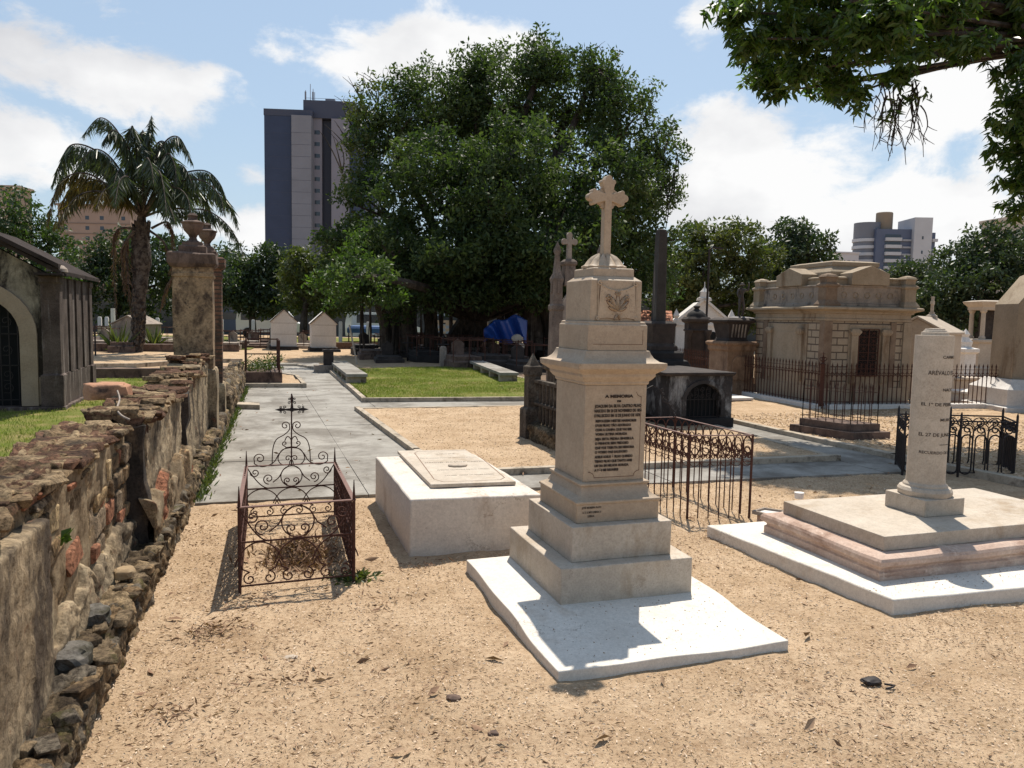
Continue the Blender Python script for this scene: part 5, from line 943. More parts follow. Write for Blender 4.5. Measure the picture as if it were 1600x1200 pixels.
# tall stone gable monument at the right edge
rb = AD(1590, 640, 14.2); rm = thing('large_stone_monument', 'tall plain beige stone monument with a sloping top cut by the right edge', 'monument', (rb.x+.8, rb.y, 0), -.32)
lb('shaft', MT['lime'], lambda m: m.prism([(-.75, .62), (.75, .62), (.72, 2.05), (.28, 2.60), (0, 2.72), (-.28, 2.60), (-.72, 2.05)], lambda u, v, t: (u, t, v), 0, .7), rm)
lb('base', MT['white'], lambda m: m.levels(0, .35, [(1.05, .7, -.05), (1.05, .7, .12), (.98, .62, .14), (.98, .62, .45), (.85, .5, .55), (.80, .45, .63)]), rm)
# pink/grey small tombs seen through the fence, right
for (px, py, D, w, h, mt, lab) in ((1508, 612, 17.5, .9, .45, 'cream', 'low pinkish grave box behind the fence, right of the white column'), (1540, 640, 15.6, .7, .28, 'white', 'low white grave slab behind the fence beside the large monument'), (1152, 618, 15.2, .5, .12, 'white', 'low white stone step seen through the fence at the foot of the pedestal tomb')):
    a = AD(px, py, D); tag(MB().levels(a.x, a.y+.3, [(w/2, .4, -.05), (w/2, .4, h-.06), (w/2+.04, .44, h-.05), (w/2+.04, .44, h)]).build('grave_box', MT[mt], bev=.01), lab, 'grave')
# dark canopy tomb in front of the chapel
dt = AD(1085, 575, 19.5); tm = thing('dark_aedicule_tomb', 'dark domed canopy tomb standing in front of the white chapel', 'tomb', (dt.x, dt.y, 0), -.3)
lb('body', MT['darkstone'], lambda m: (m.levels(0, 0, [(.30, .28, 0), (.30, .28, .5), (.23, .22, .55), (.23, .22, 1.34), (.27, .26, 1.38), (.24, .23, 1.42), (.24, .23, 1.56), (.30, .29, 1.60), (.31, .30, 1.66), (.26, .25, 1.72)])), tm)
for x in (-.24, .24): lb('column', MT['darkstone'], lambda m: m.lathe(x, -.26, [(.08, .5), (.06, .56), (.06, 1.25), (.10, 1.34), (.10, 1.40)], 12), tm)
lb('dome', MT['blackstone'], lambda m: m.lathe(0, 0, [(.25, 1.72), (.22, 1.80), (.14, 1.87), (.07, 1.90), (.05, 1.93), (.08, 1.96), (.09, 1.99), (.03, 2.01)], 18), tm)
# chapel
ch = AD(1101, 560, 30.0); cp_ = thing('white_chapel', 'white gabled chapel with a terracotta tiled side roof and corner finials', 'chapel', (ch.x, ch.y, 0), -.45); k = 30/1200
lb('wall', MT['white'], lambda m: m.prism([(-1.15, -.3), (.95, -.3), (.95, 1.55), (-.10, 2.42), (-1.15, 1.55)], lambda u, v, t: (u, t, v), 0, 4), cp_)
lb('gable_coping', MT['white'], lambda m: (m.prism([(-1.3, 1.42), (-.10, 2.42), (1.1, 1.42), (1.1, 1.52), (-.10, 2.55), (-1.3, 1.52)], lambda u, v, t: (u, t, v), -.10, .10), m.box(-1.2, 1.0, -.06, .0, 1.44, 1.52)), cp_)
lb('finial', MT['white'], lambda m: (m.levels(-1.15, 0, [(.10, .1, 1.5), (.10, .1, 1.65), (.05, .05, 1.7), (.12, .12, 1.82), (0, 0, 2.1)])), cp_); lb('finial', MT['white'], lambda m: (m.levels(.95, 0, [(.10, .1, 1.5), (.10, .1, 1.65), (.05, .05, 1.7), (.12, .12, 1.82), (0, 0, 2.1)])), cp_)
lb('bell_turret', MT['white'], lambda m: (m.levels(-.1, .1, [(.28, .2, 2.42), (.25, .2, 2.52), (.16, .16, 2.56), (.16, .16, 2.76), (.08, .08, 2.85), (.02, .02, 2.95), (.015, .015, 3.15)])), cp_)
lb('window', MT['darkvoid'], lambda m: m.prism([(.18, .62), (.40, .62), (.40, 1.1)]+[(.29+.11*math.cos(R(a)), 1.1+.13*math.sin(R(a))) for a in range(15, 166, 30)]+[(.18, 1.1)], lambda u, v, t: (u, t, v), -.012, .004), cp_)
lb('side_wing', MT['white'], lambda m: m.box(-2.8, -1.15, .8, 3.6, -.3, 1.2), cp_)
lb('tiled_roof', MT['terracotta'], lambda m: m.prism([(.6, 1.2), (2.2, 1.95), (3.8, 1.2), (3.8, 1.27), (2.2, 2.04), (.6, 1.27)], lambda u, v, t: (t, u, v), -2.95, -1.16), cp_)
# street lamp
a = AD(1101, 570, 21); tag(MB().tube([(a.x, a.y, 0), (a.x, a.y, AD(1102, 390, 21).z), (a.x+.08, a.y-.02, AD(1102, 388, 21).z+.03), (a.x+.36, a.y-.1, AD(1102, 388, 21).z)], .03, 6).build('lamp_post', MT['iron']), 'thin dark lamp post with a short bent arm in front of the white chapel', 'lamp post')
# ------------------------------------------------------------------ left pavilion tomb
pv = thing('gabled_tomb_house', 'old mouldy tomb house with an arched doorway and dark gabled roof at the left edge', 'tomb house', (-3.3, 15.0, 0)); x1, yf_ = -2.93, 13.92; x0_ = -5.55; xm_ = (x0_+x1)/2; yb_ = 16.55
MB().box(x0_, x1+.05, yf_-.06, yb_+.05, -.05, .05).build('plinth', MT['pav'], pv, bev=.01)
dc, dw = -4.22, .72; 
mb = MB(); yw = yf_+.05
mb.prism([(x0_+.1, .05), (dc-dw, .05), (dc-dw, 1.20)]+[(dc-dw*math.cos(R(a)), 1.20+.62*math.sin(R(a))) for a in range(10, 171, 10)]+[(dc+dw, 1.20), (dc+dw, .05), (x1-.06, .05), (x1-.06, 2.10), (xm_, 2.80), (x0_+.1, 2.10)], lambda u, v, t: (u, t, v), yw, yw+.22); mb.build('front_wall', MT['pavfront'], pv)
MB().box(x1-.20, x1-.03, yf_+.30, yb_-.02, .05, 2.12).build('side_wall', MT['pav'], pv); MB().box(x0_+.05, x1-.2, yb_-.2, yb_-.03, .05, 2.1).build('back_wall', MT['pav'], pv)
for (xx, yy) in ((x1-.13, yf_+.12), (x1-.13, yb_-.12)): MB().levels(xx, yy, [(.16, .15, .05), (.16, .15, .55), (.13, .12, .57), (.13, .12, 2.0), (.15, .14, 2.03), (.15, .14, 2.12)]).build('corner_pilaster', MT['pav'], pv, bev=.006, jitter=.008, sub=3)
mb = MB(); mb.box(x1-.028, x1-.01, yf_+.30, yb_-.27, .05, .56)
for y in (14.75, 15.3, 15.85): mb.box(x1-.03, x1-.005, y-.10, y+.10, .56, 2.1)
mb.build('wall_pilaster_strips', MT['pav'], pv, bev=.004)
mb = MB(); o1 = [(dc-(dw+.24), .06), (dc-(dw+.24), 1.20)]+[(dc-(dw+.24)*math.cos(R(a)), 1.20+.86*math.sin(R(a))) for a in range(10, 171, 10)]+[(dc+dw+.24, 1.20), (dc+dw+.24, .06), (dc+dw, .06), (dc+dw, 1.20)]+[(dc+dw*math.cos(R(a)), 1.20+.62*math.sin(R(a))) for a in range(10, 171, 10)]+[(dc-dw, 1.20), (dc-dw, .06)]
mb.prism(o1, lambda u, v, t: (u, t, v), yw-.05, yw+.02); mb.build('arch_surround', MT['pavtrim'], pv, bev=.004)
mb = MB(); mb.box(dc+dw+.27, x1-.34, yw-.02, yw+.02, .08, .52); mb.build('base_panel', MT['pavtrim'], pv, bev=.006)
MB().box(dc-dw, dc+dw, yw+.2, yw+.215, .05, 1.9).build('doorway_dark', MT['darkvoid'], pv)
mb = MB()
for i in range(12): u = dc-dw+.06+(2*dw-.12)*i/11; mb.tube([(u, yw+.1, .06), (u, yw+.1, 1.22+.58*math.sqrt(max(0, 1-((u-dc)/dw)**2)))], .010, 4)
for z in (.15, .7, 1.2): mb.tube([(dc-dw, yw+.1, z), (dc+dw, yw+.1, z)], .010, 4)
for z in (.35, .55, .95, 1.4):
    for i in range(5): mb.tube([(a, yw+.1, b) for a, b in spiral(dc-.5+.25*i, z, .10, .01, R(60*i), 1.3, 12)], .007, 4)
mb.build('iron_gate', MT['iron'], pv)
mb = MB(); rz_, re = 2.87, 2.14
for s in (-1, 1):
    e = (x1+.07) if s > 0 else (x0_-.2); n = .07; mb.prism([(xm_, rz_), (e, re), (e, re+n), (xm_, rz_+n)], lambda u, v, t: (u, t, v), yf_-.18-(.002 if s > 0 else 0), yb_+.35)
mb.build('roof', MT['slate'], pv, bev=.008)
mb = MB(); mb.prism([(xm_, rz_+.06), (x1+.05, re+.10), (x1+.05, re+.17), (xm_, rz_+.14)], lambda u, v, t: (u, t, v), yf_-.24, yf_+.10); mb.box(x1-.30, x1+.10, yf_-.20, yf_+.2, 2.125, 2.165); mb.build('eaves_moulding', MT['slate'], pv, bev=.006)
MB().lathe(x1-.02, yf_+.0, [(.16, 2.19), (.15, 2.24), (.10, 2.29), (.03, 2.31)], 14).build('acroterion', MT['limegrey'], pv)
# ------------------------------------------------------------------ park benches
def bench(label, a, b, w, h=.30):
    a = Vector(a); b = Vector(b); t = (b-a).normalized(); n = Vector((t.y, -t.x)); o = thing('concrete_bench', label, 'bench', (a.x, a.y, 0), group='long concrete benches along the lawn edges'); L = (b-a).length
    MB().prism([tuple(a), tuple(b), tuple(b+n*w), tuple(a+n*w)], lambda u, v, q: (u, v, q), h-.07, h).build('seat', MT['concrete'], o, bev=.006)
    for k in range(5):
        c = a+t*(.08+(L-.3)*k/4); MB().prism([tuple(c), tuple(c+t*.12), tuple(c+t*.12+n*w*.96), tuple(c+n*w*.96)], lambda u, v, q: (u, v, q), -.02, h-.071).build('leg', MT['kerb'], o)
bench('long low concrete bench on the left edge of the middle lawn', (1.93, 17.2), (2.02, 22.2), .46); bench('long low concrete bench on the right edge of the middle lawn near the trees', (5.55, 17.4), (6.2, 22.9), .46)
a = Vector((1.80, 21.6)); t = thing('stone_stool', 'dark T shaped stone stand at the far end of the left bench', 'stand', (a.x, a.y, 0)); MB().box(a.x-.25, a.x+.25, a.y-.2, a.y+.2, 0, .22).build('base', MT['limegrey'], t); MB().box(a.x+.0, a.x+.26, a.y-.1, a.y+.1, .22, .58).build('stem', MT['darkstone'], t); MB().box(a.x-.02, a.x+.45, a.y-.15, a.y+.15, .58, .65).build('top', MT['darkstone'], t)
# ------------------------------------------------------------------ trees
def crown_points(blobs, nclump, nper, cr, shell=.55, flat=1.0):
    C = []; cl = []
    wts = np.array([b[1][0]*b[1][2]+b[1][0]*b[1][1] for b in blobs]); wts = wts/wts.sum()
    for k in range(nclump):
        b = blobs[rng.choice(len(blobs), p=wts)]; d = rng.normal(size=3); d /= np.linalg.norm(d); r = shell+(1.03-shell)*rng.uniform()**.6
        cl.append(np.array(b[0])+d*np.array(b[1])*r)
    cl = np.array(cl); sz = cr*rng.uniform(.45, 1.35, len(cl)); ou = rng.uniform(0, 1, len(cl)) < .10; cb_ = np.array([b[0] for b in blobs]); nn_ = cb_[np.argmin(((cl[:, None]-cb_[None])**2).sum(-1), 1)]; cl[ou] += (cl[ou]-nn_[ou])*.22; sz[ou] *= .6; n_ = np.maximum(3, (nper*(sz/cr)**2).astype(int)); idx = np.repeat(np.arange(len(cl)), n_)
    d = rng.normal(size=(len(idx), 3)); d /= np.linalg.norm(d, axis=1)[:, None]; rr = rng.uniform(.15, 1, len(idx))**.5
    P = cl[idx]+d*(sz[idx]*rr)[:, None]*np.array([1, 1, .72*flat]); return P, cl, idx
def branch(mb, a, b, r0, r1, sag=.15, n=7, seg=6):
    a = Vector(a); b = Vector(b); L = (b-a).length; m = a.lerp(b, .5)+Vector((random.uniform(-1, 1), random.uniform(-1, 1), random.uniform(-.2, .8)))*L*sag
    P = bez([a, m, b], n); mb.tube(P, [r0+(r1-r0)*i/n for i in range(n+1)], seg)
def tree(name, label, cat, base, blobs, nclump, nper, cr, lsize, lmat, tr=.3, trunks=1, fork=.45, group=None, twigs=60, mat='bark', rndf=None, shell=.55, aspect=.42, nomerge=False):
    base = Vector(base); t = thing(name, label, cat, base, 0, group); P, cl, idx = crown_points(blobs, nclump, nper, cr, shell)
    r = rng.uniform(0, 1, len(P)); r = np.clip(.35*r+.65*rng.uniform(0, 1, len(cl))[idx], 0, 1)
    leaves('crown', P, lsize, lmat, t, droop=.2, rnd=r, aspect=aspect)
    mb = MB(); low = min(b[0][2]-b[1][2] for b in blobs); cen = sum((Vector(b[0]) for b in blobs), Vector())/len(blobs); fz = max(base.z+.5, low+(cen.z-low)*fork); tips = []
    for k in range(trunks):
        a = base+(Vector((random.uniform(-1, 1), random.uniform(-1, 1), 0))*tr*(1.6 if trunks > 1 else 0)); f = Vector((base.x+(cen.x-base.x)*.4+random.uniform(-.5, .5)*tr*2, base.y+(cen.y-base.y)*.4, fz)); P_ = bez([a, a.lerp(f, .5)+Vector((random.uniform(-.4, .4)*tr*2, 0, 0)), f], 8); mb.tube(P_, [tr*(1.25 if i == 0 else 1-.4*i/8) for i in range(9)], 9); tips.append(f)
    for i, b in enumerate(blobs): f = tips[i % len(tips)]; e = Vector(b[0])+Vector((0, 0, -b[1][2]*.2)); branch(mb, f, e, tr*.55, tr*.16, .12)
    for i in range(twigs): c = Vector(cl[random.randrange(len(cl))]); b = min(blobs, key=lambda q: (Vector(q[0])-c).length); branch(mb, Vector(b[0])+Vector((0, 0, -b[1][2]*.3)), c, tr*.13, .012, .15, 5, 4)
    mb.build('trunk', MT[mat], t); return t, P, cl
def bl(px, py, D, rp, k=1.0, kz=.85, ky=.9):       # crown lobe centred on a survey pixel at distance D, radius in survey pixels
    c = AD(px, py, D); r = rp*D/1200; return ((c.x, c.y, c.z), (r*k, r*ky, r*kz))
# great ficus in the middle
Df = 32; fb = [bl(612, 210, Df, 66), bl(690, 170, Df, 78), bl(790, 150, Df, 85), bl(890, 150, Df+1, 82), bl(975, 190, Df, 75), bl(1010, 290, Df, 62), bl(603, 320, Df-1, 74), bl(690, 300, Df-3, 110), bl(810, 290, Df-4, 120), bl(920, 300, Df-2, 105), bl(1000, 370, Df, 62), bl(580, 410, Df-1, 75), bl(680, 420, Df-2, 80, kz=.6), bl(800, 420, Df-2, 90, kz=.6), bl(930, 420, Df-1, 90, kz=.7), bl(760, 230, Df+3, 120), bl(640, 130, Df+1, 42), bl(560, 440, Df-3, 50), bl(540, 380, Df-2, 45), bl(620, 460, Df-3, 48), bl(860, 450, Df-3, 48), bl(1010, 440, Df, 50), bl(565, 425, 22.8, 36, kz=.7), bl(630, 452, 27, 42, kz=.7), bl(700, 458, 27.5, 45, kz=.7), bl(770, 452, 28, 45, kz=.7), bl(850, 450, 27.5, 42, kz=.7), bl(920, 440, 28, 45), bl(700, 400, Df-5.5, 62, kz=.6), bl(850, 390, Df-5.5, 66, kz=.6), bl(610, 390, Df-5, 52), bl(770, 340, Df-5, 62), bl(930, 380, Df-4.5, 55), bl(930, 95, Df, 36), bl(850, 90, Df, 40), bl(740, 110, Df, 38), bl(1035, 235, Df, 36)]
fbase = AD(715, 545, Df); fbase.z = 0
ft, fP, fcl = tree('ficus_tree', 'huge spreading dark green ficus tree filling the middle of the picture', 'tree', fbase, fb, 2950, 62, .50, .20, MT['ficus'], tr=.55, trunks=4, fork=.05, twigs=320, shell=.35)
ar = MB()
for k in range(64):
    px = random.choice([random.uniform(560, 700), random.uniform(610, 720), random.uniform(780, 870), random.uniform(700, 850)]); D = Df+random.uniform(-2.5, 3); a = AD(px, 545, D); z1 = random.uniform(2.6, 4.5); r = random.choice([.02, .03, .05, .09]); dx = random.uniform(-.3, .3)
    ar.tube(smooth_path([(a.x+dx, a.y, z1), (a.x+dx*.4, a.y+.1, z1*.6), (a.x, a.y, .8), (a.x+random.uniform(-.1, .1), a.y, -.1)], 3), r, 5)
for px, r in ((605, .26), (640, .35), (672, .30), (800, .22), (832, .45), (855, .35)):
    a = AD(px, 548, Df-1); ar.tube(smooth_path([(a.x, a.y, -.1), (a.x+random.uniform(-.1, .1), a.y, 1.2), (a.x+random.uniform(-.3, .3), a.y+.3, 2.6), (a.x+random.uniform(-1, 1), a.y+.8, 4.2)], 4), [r*1.2]+[r]*3+[r*.9]*4+[r*.8]*4+[r*.7], 9)
ar.build('aerial_roots', MT['bark'], ft)
lp = []
for (px, py, rp) in ((555, 420, 42), (520, 445, 38), (600, 450, 40), (560, 375, 25)): b = bl(px, py, 24, rp); lp.append(b)
P, cl, idx = crown_points(lp, 60, 45, .28, .4); leaves('young_shoots', P, .13, MT['ficuslight'], ft, droop=.2, aspect=.5)
lp = [bl(px, py, Df-1, rp) for px, py, rp in ((560, 170, 26), (565, 230, 30), (545, 280, 24), (575, 130, 22), (545, 350, 28))]; P, cl, idx = crown_points(lp, 120, 22, .35, .3); leaves('sparse_outer_leaves', P, .17, MT['oliveleaf'], ft, droop=.2, aspect=.45)
tw = MB()
for px, py in ((1045, 250), (1052, 270), (1038, 262), (1058, 240)):
    a = AD(px, py, Df); 
    for k in range(3): tw.tube(smooth_path([tuple(a), (a.x+random.uniform(-.2, .1), a.y, a.z-.8), (a.x+random.uniform(-.5, .1), a.y, a.z-1.5-random.uniform(0, .8))], 4), .018, 4)
for px, py in ((545, 110), (560, 95), (530, 140), (520, 175), (505, 200), (600, 100), (935, 62), (870, 62), (1015, 120)):
    for k in range(3): b = AD(px+random.uniform(-14, 14), py+random.uniform(2, 22), Df); a = AD(px+30 if px < 700 else px-10, py+70, Df); branch(tw, a, b, .035, .006, .45, 8, 4)
tw.build('bare_twigs', MT['bark'], ft)
# back rows of trees
def row(name, label, cat, px, D, lobes, lmat, n=260, per=42, cr=.55, ls=.30, tr=.25, bpy=None, group=None):
    b = AD(px, 520, D); b.z = 0; return tree(name, label, cat, b, [bl(x, y, D+random.uniform(-1, 1), r) for x, y, r in lobes], n, per, cr*D/45, ls*D/50, MT[lmat], tr=tr, group=group, twigs=18, shell=.45)
row('broadleaf_tree', 'dense dark green tree behind the palm at the far left edge', 'tree', 20, 42, [(0, 330, 45), (40, 345, 50), (75, 385, 45), (20, 400, 60), (-60, 350, 70), (60, 440, 55)], 'brightleaf', 380)
row('broadleaf_tree', 'rounded green tree directly behind the palm trunk', 'tree', 170, 48, [(140, 405, 38), (190, 395, 42), (240, 405, 40), (160, 455, 50), (230, 460, 50), (290, 430, 40), (275, 385, 25)], 'backleaf', 420)
row('broadleaf_tree', 'rounded green tree between the gate pillar and the left white grave house', 'tree', 395, 46, [(375, 430, 30), (420, 415, 34), (400, 460, 38), (350, 450, 32), (450, 420, 28), (430, 470, 30)], 'backleaf', 360)
row('broadleaf_tree', 'leaning trunk tree with a glossy crown behind the two white grave houses', 'tree', 475, 42, [(470, 415, 30), (505, 430, 34), (465, 455, 34), (530, 460, 38), (500, 470, 30)], 'oliveleaf', 330)
row('broadleaf_tree', 'tall olive green tree right behind the blackened obelisk', 'tree', 1075, 44, [(1070, 385, 36), (1110, 380, 38), (1160, 378, 38), (1090, 430, 45), (1140, 440, 50), (1180, 410, 40), (1060, 450, 40), (1190, 460, 40), (1080, 485, 40), (1150, 490, 40)], 'oliveleaf', 640)
row('broadleaf_tree', 'dark green tree with a raised round top behind the mausoleum roof', 'tree', 1250, 47, [(1240, 365, 28), (1265, 385, 32), (1215, 400, 38), (1275, 420, 34), (1240, 440, 45), (1195, 450, 40), (1220, 480, 50), (1290, 470, 40)], 'backleaf', 520)
row('broadleaf_tree', 'small feathery dark tree below the pale distant tower', 'tree', 1425, 60, [(1425, 425, 22), (1412, 440, 24), (1440, 445, 22), (1430, 465, 28)], 'backleaf', 220, ls=.26)
row('broadleaf_tree', 'broad domed green tree at the right behind the roof cross tomb', 'tree', 1530, 40, [(1500, 410, 42), (1545, 390, 45), (1590, 400, 50), (1480, 450, 42), (1530, 450, 55), (1590, 460, 60), (1460, 480, 34), (1640, 420, 60), (1430, 490, 30), (1480, 500, 40), (1560, 500, 45)], 'backleaf', 900)
for k, px in enumerate((330, 560, 660, 780, 900, 1010)):
    row('far_tree', 'dark distant tree crown beyond the ficus trunks in a shaded row', 'tree', px, 62, [(px-30, 430, 40), (px+30, 425, 42), (px, 470, 50), (px+10, 400, 38)], 'backleaf', 200, 32, group='dark trees far behind the ficus')
# overhanging mango branches, top right
mt_ = AD(1720, 520, 13); mt_.z = 0
mpoly = [(1150, 20, 46), (1210, 40, 55), (1190, 90, 45), (1230, 105, 46), (1260, 60, 55), (1300, 30, 55), (1300, 95, 42), (1320, 125, 34), (1350, 40, 55), (1390, 60, 50), (1420, 90, 34), (1440, 40, 52), (1490, 50, 44), (1520, 70, 40), (1390, 10, 60), (1240, 0, 60), (1470, 0, 60), (1560, 0, 60), (1600, 30, 40), (1590, 100, 36), (1600, 150, 40), (1590, 190, 38), (1585, 230, 40), (1600, 280, 42), (1595, 325, 28), (1640, 180, 70), (1640, 60, 70), (1700, 250, 90), (1700, 100, 90), (1300, -50, 70), (1400, -60, 80), (1500, -60, 80), (1610, -60, 80), (1210, -40, 50), (1215, 142, 26), (1200, 118, 34), (1300, 128, 36), (1328, 148, 24), (1255, 112, 34), (1405, 112, 26), (1170, 60, 36), (1760, 0, 90), (1800, 150, 100)]
mg = thing('mango_tree', 'overhanging mango branches with long drooping leaves across the top right corner', 'tree', mt_); lob = []
for x, y, r in mpoly: lob.append(bl(x, y, (12.2 if x < 1330 else 10.9)+random.uniform(-1.2, 1.2), r*.88, kz=.9, ky=1.6))
Cs = []; Ds = []; Rr = []
wts = np.array([b[1][0]**2 for b in lob]); wts /= wts.sum()
for (x, y) in [(x, y) for x in range(1190, 1860, 62) for y in (-50, -120, -190)]: lob.append(bl(x+random.uniform(-15, 15), y, 13.2+random.uniform(-1.0, .8), 58, kz=.8, ky=1.4))
wts = np.array([b[1][0]**2 for b in lob]); wts /= wts.sum()
for k in range(7500):
    b = lob[rng.choice(len(lob), p=wts)]; d = rng.normal(size=3); d /= np.linalg.norm(d); c = np.array(b[0])+d*np.array(b[1])*rng.uniform(.1, 1); m = rng.integers(10, 18); a = rng.uniform(0, 6.28, m); el = rng.uniform(-.9, .5, m)
    Cs.append(np.repeat(c[None], m, 0)+rng.normal(size=(m, 3))*.03); Ds.append(np.stack([np.cos(a)*np.cos(el), np.sin(a)*np.cos(el), np.sin(el)-.55], 1)); Rr.append(np.clip(rng.uniform(0, 1)*.7+rng.uniform(0, .3, m), 0, 1))
leaves('crown', np.concatenate(Cs), .15, MT['mango'], mg, rnd=np.concatenate(Rr), D=np.concatenate(Ds), aspect=.30, fold=.3)
mb = MB(); tp = AD(1720, 60, 12.5); mb.tube([tuple(mt_), (mt_.x, mt_.y, 2.5), tuple(mt_.lerp(tp, .6)), tuple(tp)], [.45, .38, .3, .22], 10)
for b in lob: branch(mb, tp.lerp(Vector(b[0]), .25), Vector(b[0]), .05, .012, .08, 7, 5)
for (x, y) in ((1500, 15), (1600, 60), (1330, 20), (1440, 10)): branch(mb, tp, AD(x, y-20, 10.8), .12, .04, .05, 8, 6)
mb.build('trunk', MT['bark'], mg); mb = MB()
for k in range(26):
    a = AD(1395+random.uniform(-35, 50), 140+random.uniform(-15, 25), 10.8); p = [a]; 
    for q in range(4): p.append(p[-1]+Vector((random.uniform(-.10, .10), random.uniform(-.05, .05), -random.uniform(.06, .26))))
    mb.tube(smooth_path(p, 3), [.010-.0005*i for i in range(13)], 4)
    for q in (2, 3): branch(mb, p[q], p[q]+Vector((random.uniform(-.22, .22), 0, random.uniform(-.2, .02))), .006, .003, .2, 4, 4)
mb.build('bare_twigs', MT['bark'], mg)
# small leafless-ended sprays hanging among the twigs
Cs = []; Ds = []
for (x, y) in ((1340, 170), (1350, 165), (1385, 178), (1395, 172), (1412, 150), (1425, 155), (1435, 140), (1375, 120), (1400, 125), (1448, 145), (1405, 160)):
    c = np.array(AD(x, y, 10.8)); m = 14; a = rng.uniform(0, 6.28, m); Cs.append(np.repeat(c[None], m, 0)+rng.normal(size=(m, 3))*.04); Ds.append(np.stack([np.cos(a)*.7, np.sin(a)*.7, rng.uniform(-1, 0, m)], 1))
leaves('hanging_spray', np.concatenate(Cs), .15, MT['mango'], mg, D=np.concatenate(Ds), aspect=.25)
# ------------------------------------------------------------------ palm
Dp = 30.0; pb = AD(215, 553, Dp); pb.z = 0; pt = thing('palm_tree', 'tall palm with arching dark fronds and hanging dead leaves left of the gate pillar', 'palm tree', pb)
hd = AD(221, 350, Dp)
cpx = lambda x, y, dd=0: AD(60+x/3, 160+y/3, Dp+dd)
mb = MB(); tp_ = [(pb.x-.1, pb.y, -.1), (pb.x, pb.y, .5), (pb.x+.05, pb.y, 1.5), (hd.x-.05, hd.y, 2.6), (hd.x, hd.y, 3.4), (hd.x, hd.y, hd.z+.3)]; mb.tube(smooth_path(tp_, 4), [.34, .29, .25, .22]+[.20]*4+[.20]*4+[.24]*4+[.34, .32, .26, .2, .14], 12); mb.build('trunk', MT['palmbark'], pt, jitter=.04); mb = MB()
for k in range(330):
    z = rng.uniform(.2, hd.z-.2); a = rng.uniform(0, 6.28); r = .17 if z < 3.0 else .21; c = Vector((pb.x+(hd.x-pb.x)*z/hd.z+r*math.cos(a), pb.y+r*math.sin(a), z)); L = .20 if z < 3.2 else .42
    mb.tube([c, c+Vector((math.cos(a)*.07, math.sin(a)*.07, L*.5)), c+Vector((math.cos(a)*(.07 if z < 3.2 else .12), math.sin(a)*.07, L))], [.05, .055, .02], 4)
mb.build('leaf_bases', MT['deadfrond'] if 0 else MT['palmbark'], pt)
def frond(pts, lmat, nlf=88, ll=.70, name='frond', drp=2.3, dens=1):
    P = smooth_path([tuple(p) for p in pts], 8); ra = MB(); n = len(P); ra.tube(P, [.045*(1-i/n)+.008 for i in range(n)], 5); r = ra.build(name, MT['palmbark'], pt); C = []; D = []; L = []
    for i in range(int(nlf*dens)):
        u = .26+.74*i/(nlf*dens); k = u*(n-1); a = int(min(k, n-2)); p = P[a].lerp(P[a+1], k-a); t = (P[a+1]-P[a]).normalized(); s = t.cross(Vector((0, 0, 1))); s = s.normalized() if s.length > .05 else Vector((1, 0, 0))
        for sg in (-1, 1):
            for q in range(2): d = s*sg*(.75+random.uniform(-.25, .2))+t*.55+Vector((0, 0, -drp*random.uniform(.5, 1.1)+.15*q)); C.append(p+t*random.uniform(-.03, .03)); D.append(d); L.append(ll*(math.sin(math.pi*min(1, .12+u*.86))**.6)*random.uniform(.85, 1.1))
    D = np.array([list(d) for d in D]); D /= np.linalg.norm(D, axis=1)[:, None]; lf = leaves('leaflets', np.array([list(c) for c in C])-0, np.array(L), lmat, None, D=D, aspect=.075, fold=.5)
    lf.parent = r; lf.matrix_parent_inverse = Matrix.Translation(-Vector(pt.location)); return r
H0 = (485, 540)
fr_ = [([H0, (500, 330), (515, 150), (530, 62)], 0, 0), ([H0, (470, 330), (455, 190), (440, 110), (420, 190)], -.8, 0), ([H0, (440, 330), (380, 150), (290, 72), (205, 160)], .4, 0), ([H0, (420, 400), (290, 240), (160, 198), (95, 300), (62, 395)], -.5, 0), ([H0, (400, 460), (260, 345), (150, 340), (80, 420), (40, 580)], -1.5, 1), ([H0, (420, 480), (300, 420), (200, 430), (130, 500), (90, 590)], -2.4, 1),
       ([H0, (530, 330), (590, 190), (660, 165), (725, 290)], .4, 0), ([H0, (560, 420), (660, 340), (780, 320), (850, 380), (880, 460)], .2, 0), ([H0, (580, 470), (700, 420), (830, 420), (900, 480), (937, 590)], 1.2, 0), ([H0, (600, 500), (700, 500), (800, 510), (900, 590), (965, 715)], -.5, 0),
       ([H0, (540, 440), (600, 400), (660, 405), (700, 450), (712, 520)], -2.2, 0), ([H0, (520, 400), (570, 290), (610, 240), (640, 300), (645, 380)], -1.5, 0), ([H0, (440, 420), (390, 320), (370, 330), (350, 400)], -2.2, 0), ([H0, (500, 380), (520, 260), (560, 220), (590, 260)], 2.0, 0), ([H0, (480, 400), (440, 270), (420, 240), (390, 290)], 2.2, 0), ([H0, (490, 400), (500, 300), (510, 260), (530, 300), (540, 380)], -2.6, 0),
       ([H0, (430, 420), (330, 300), (240, 260), (170, 330), (150, 420)], 1.6, 0), ([H0, (410, 470), (320, 380), (220, 380), (150, 450), (140, 520)], 1.2, 0), ([H0, (560, 400), (650, 380), (740, 400), (790, 470), (800, 540)], 2.4, 0), ([H0, (430, 470), (370, 400), (310, 410), (270, 500)], -2.8, 1), ([H0, (470, 300), (480, 180), (490, 130), (470, 180)], 1, 0), ([H0, (540, 460), (590, 450), (620, 500), (640, 560)], -2.8, 0)]
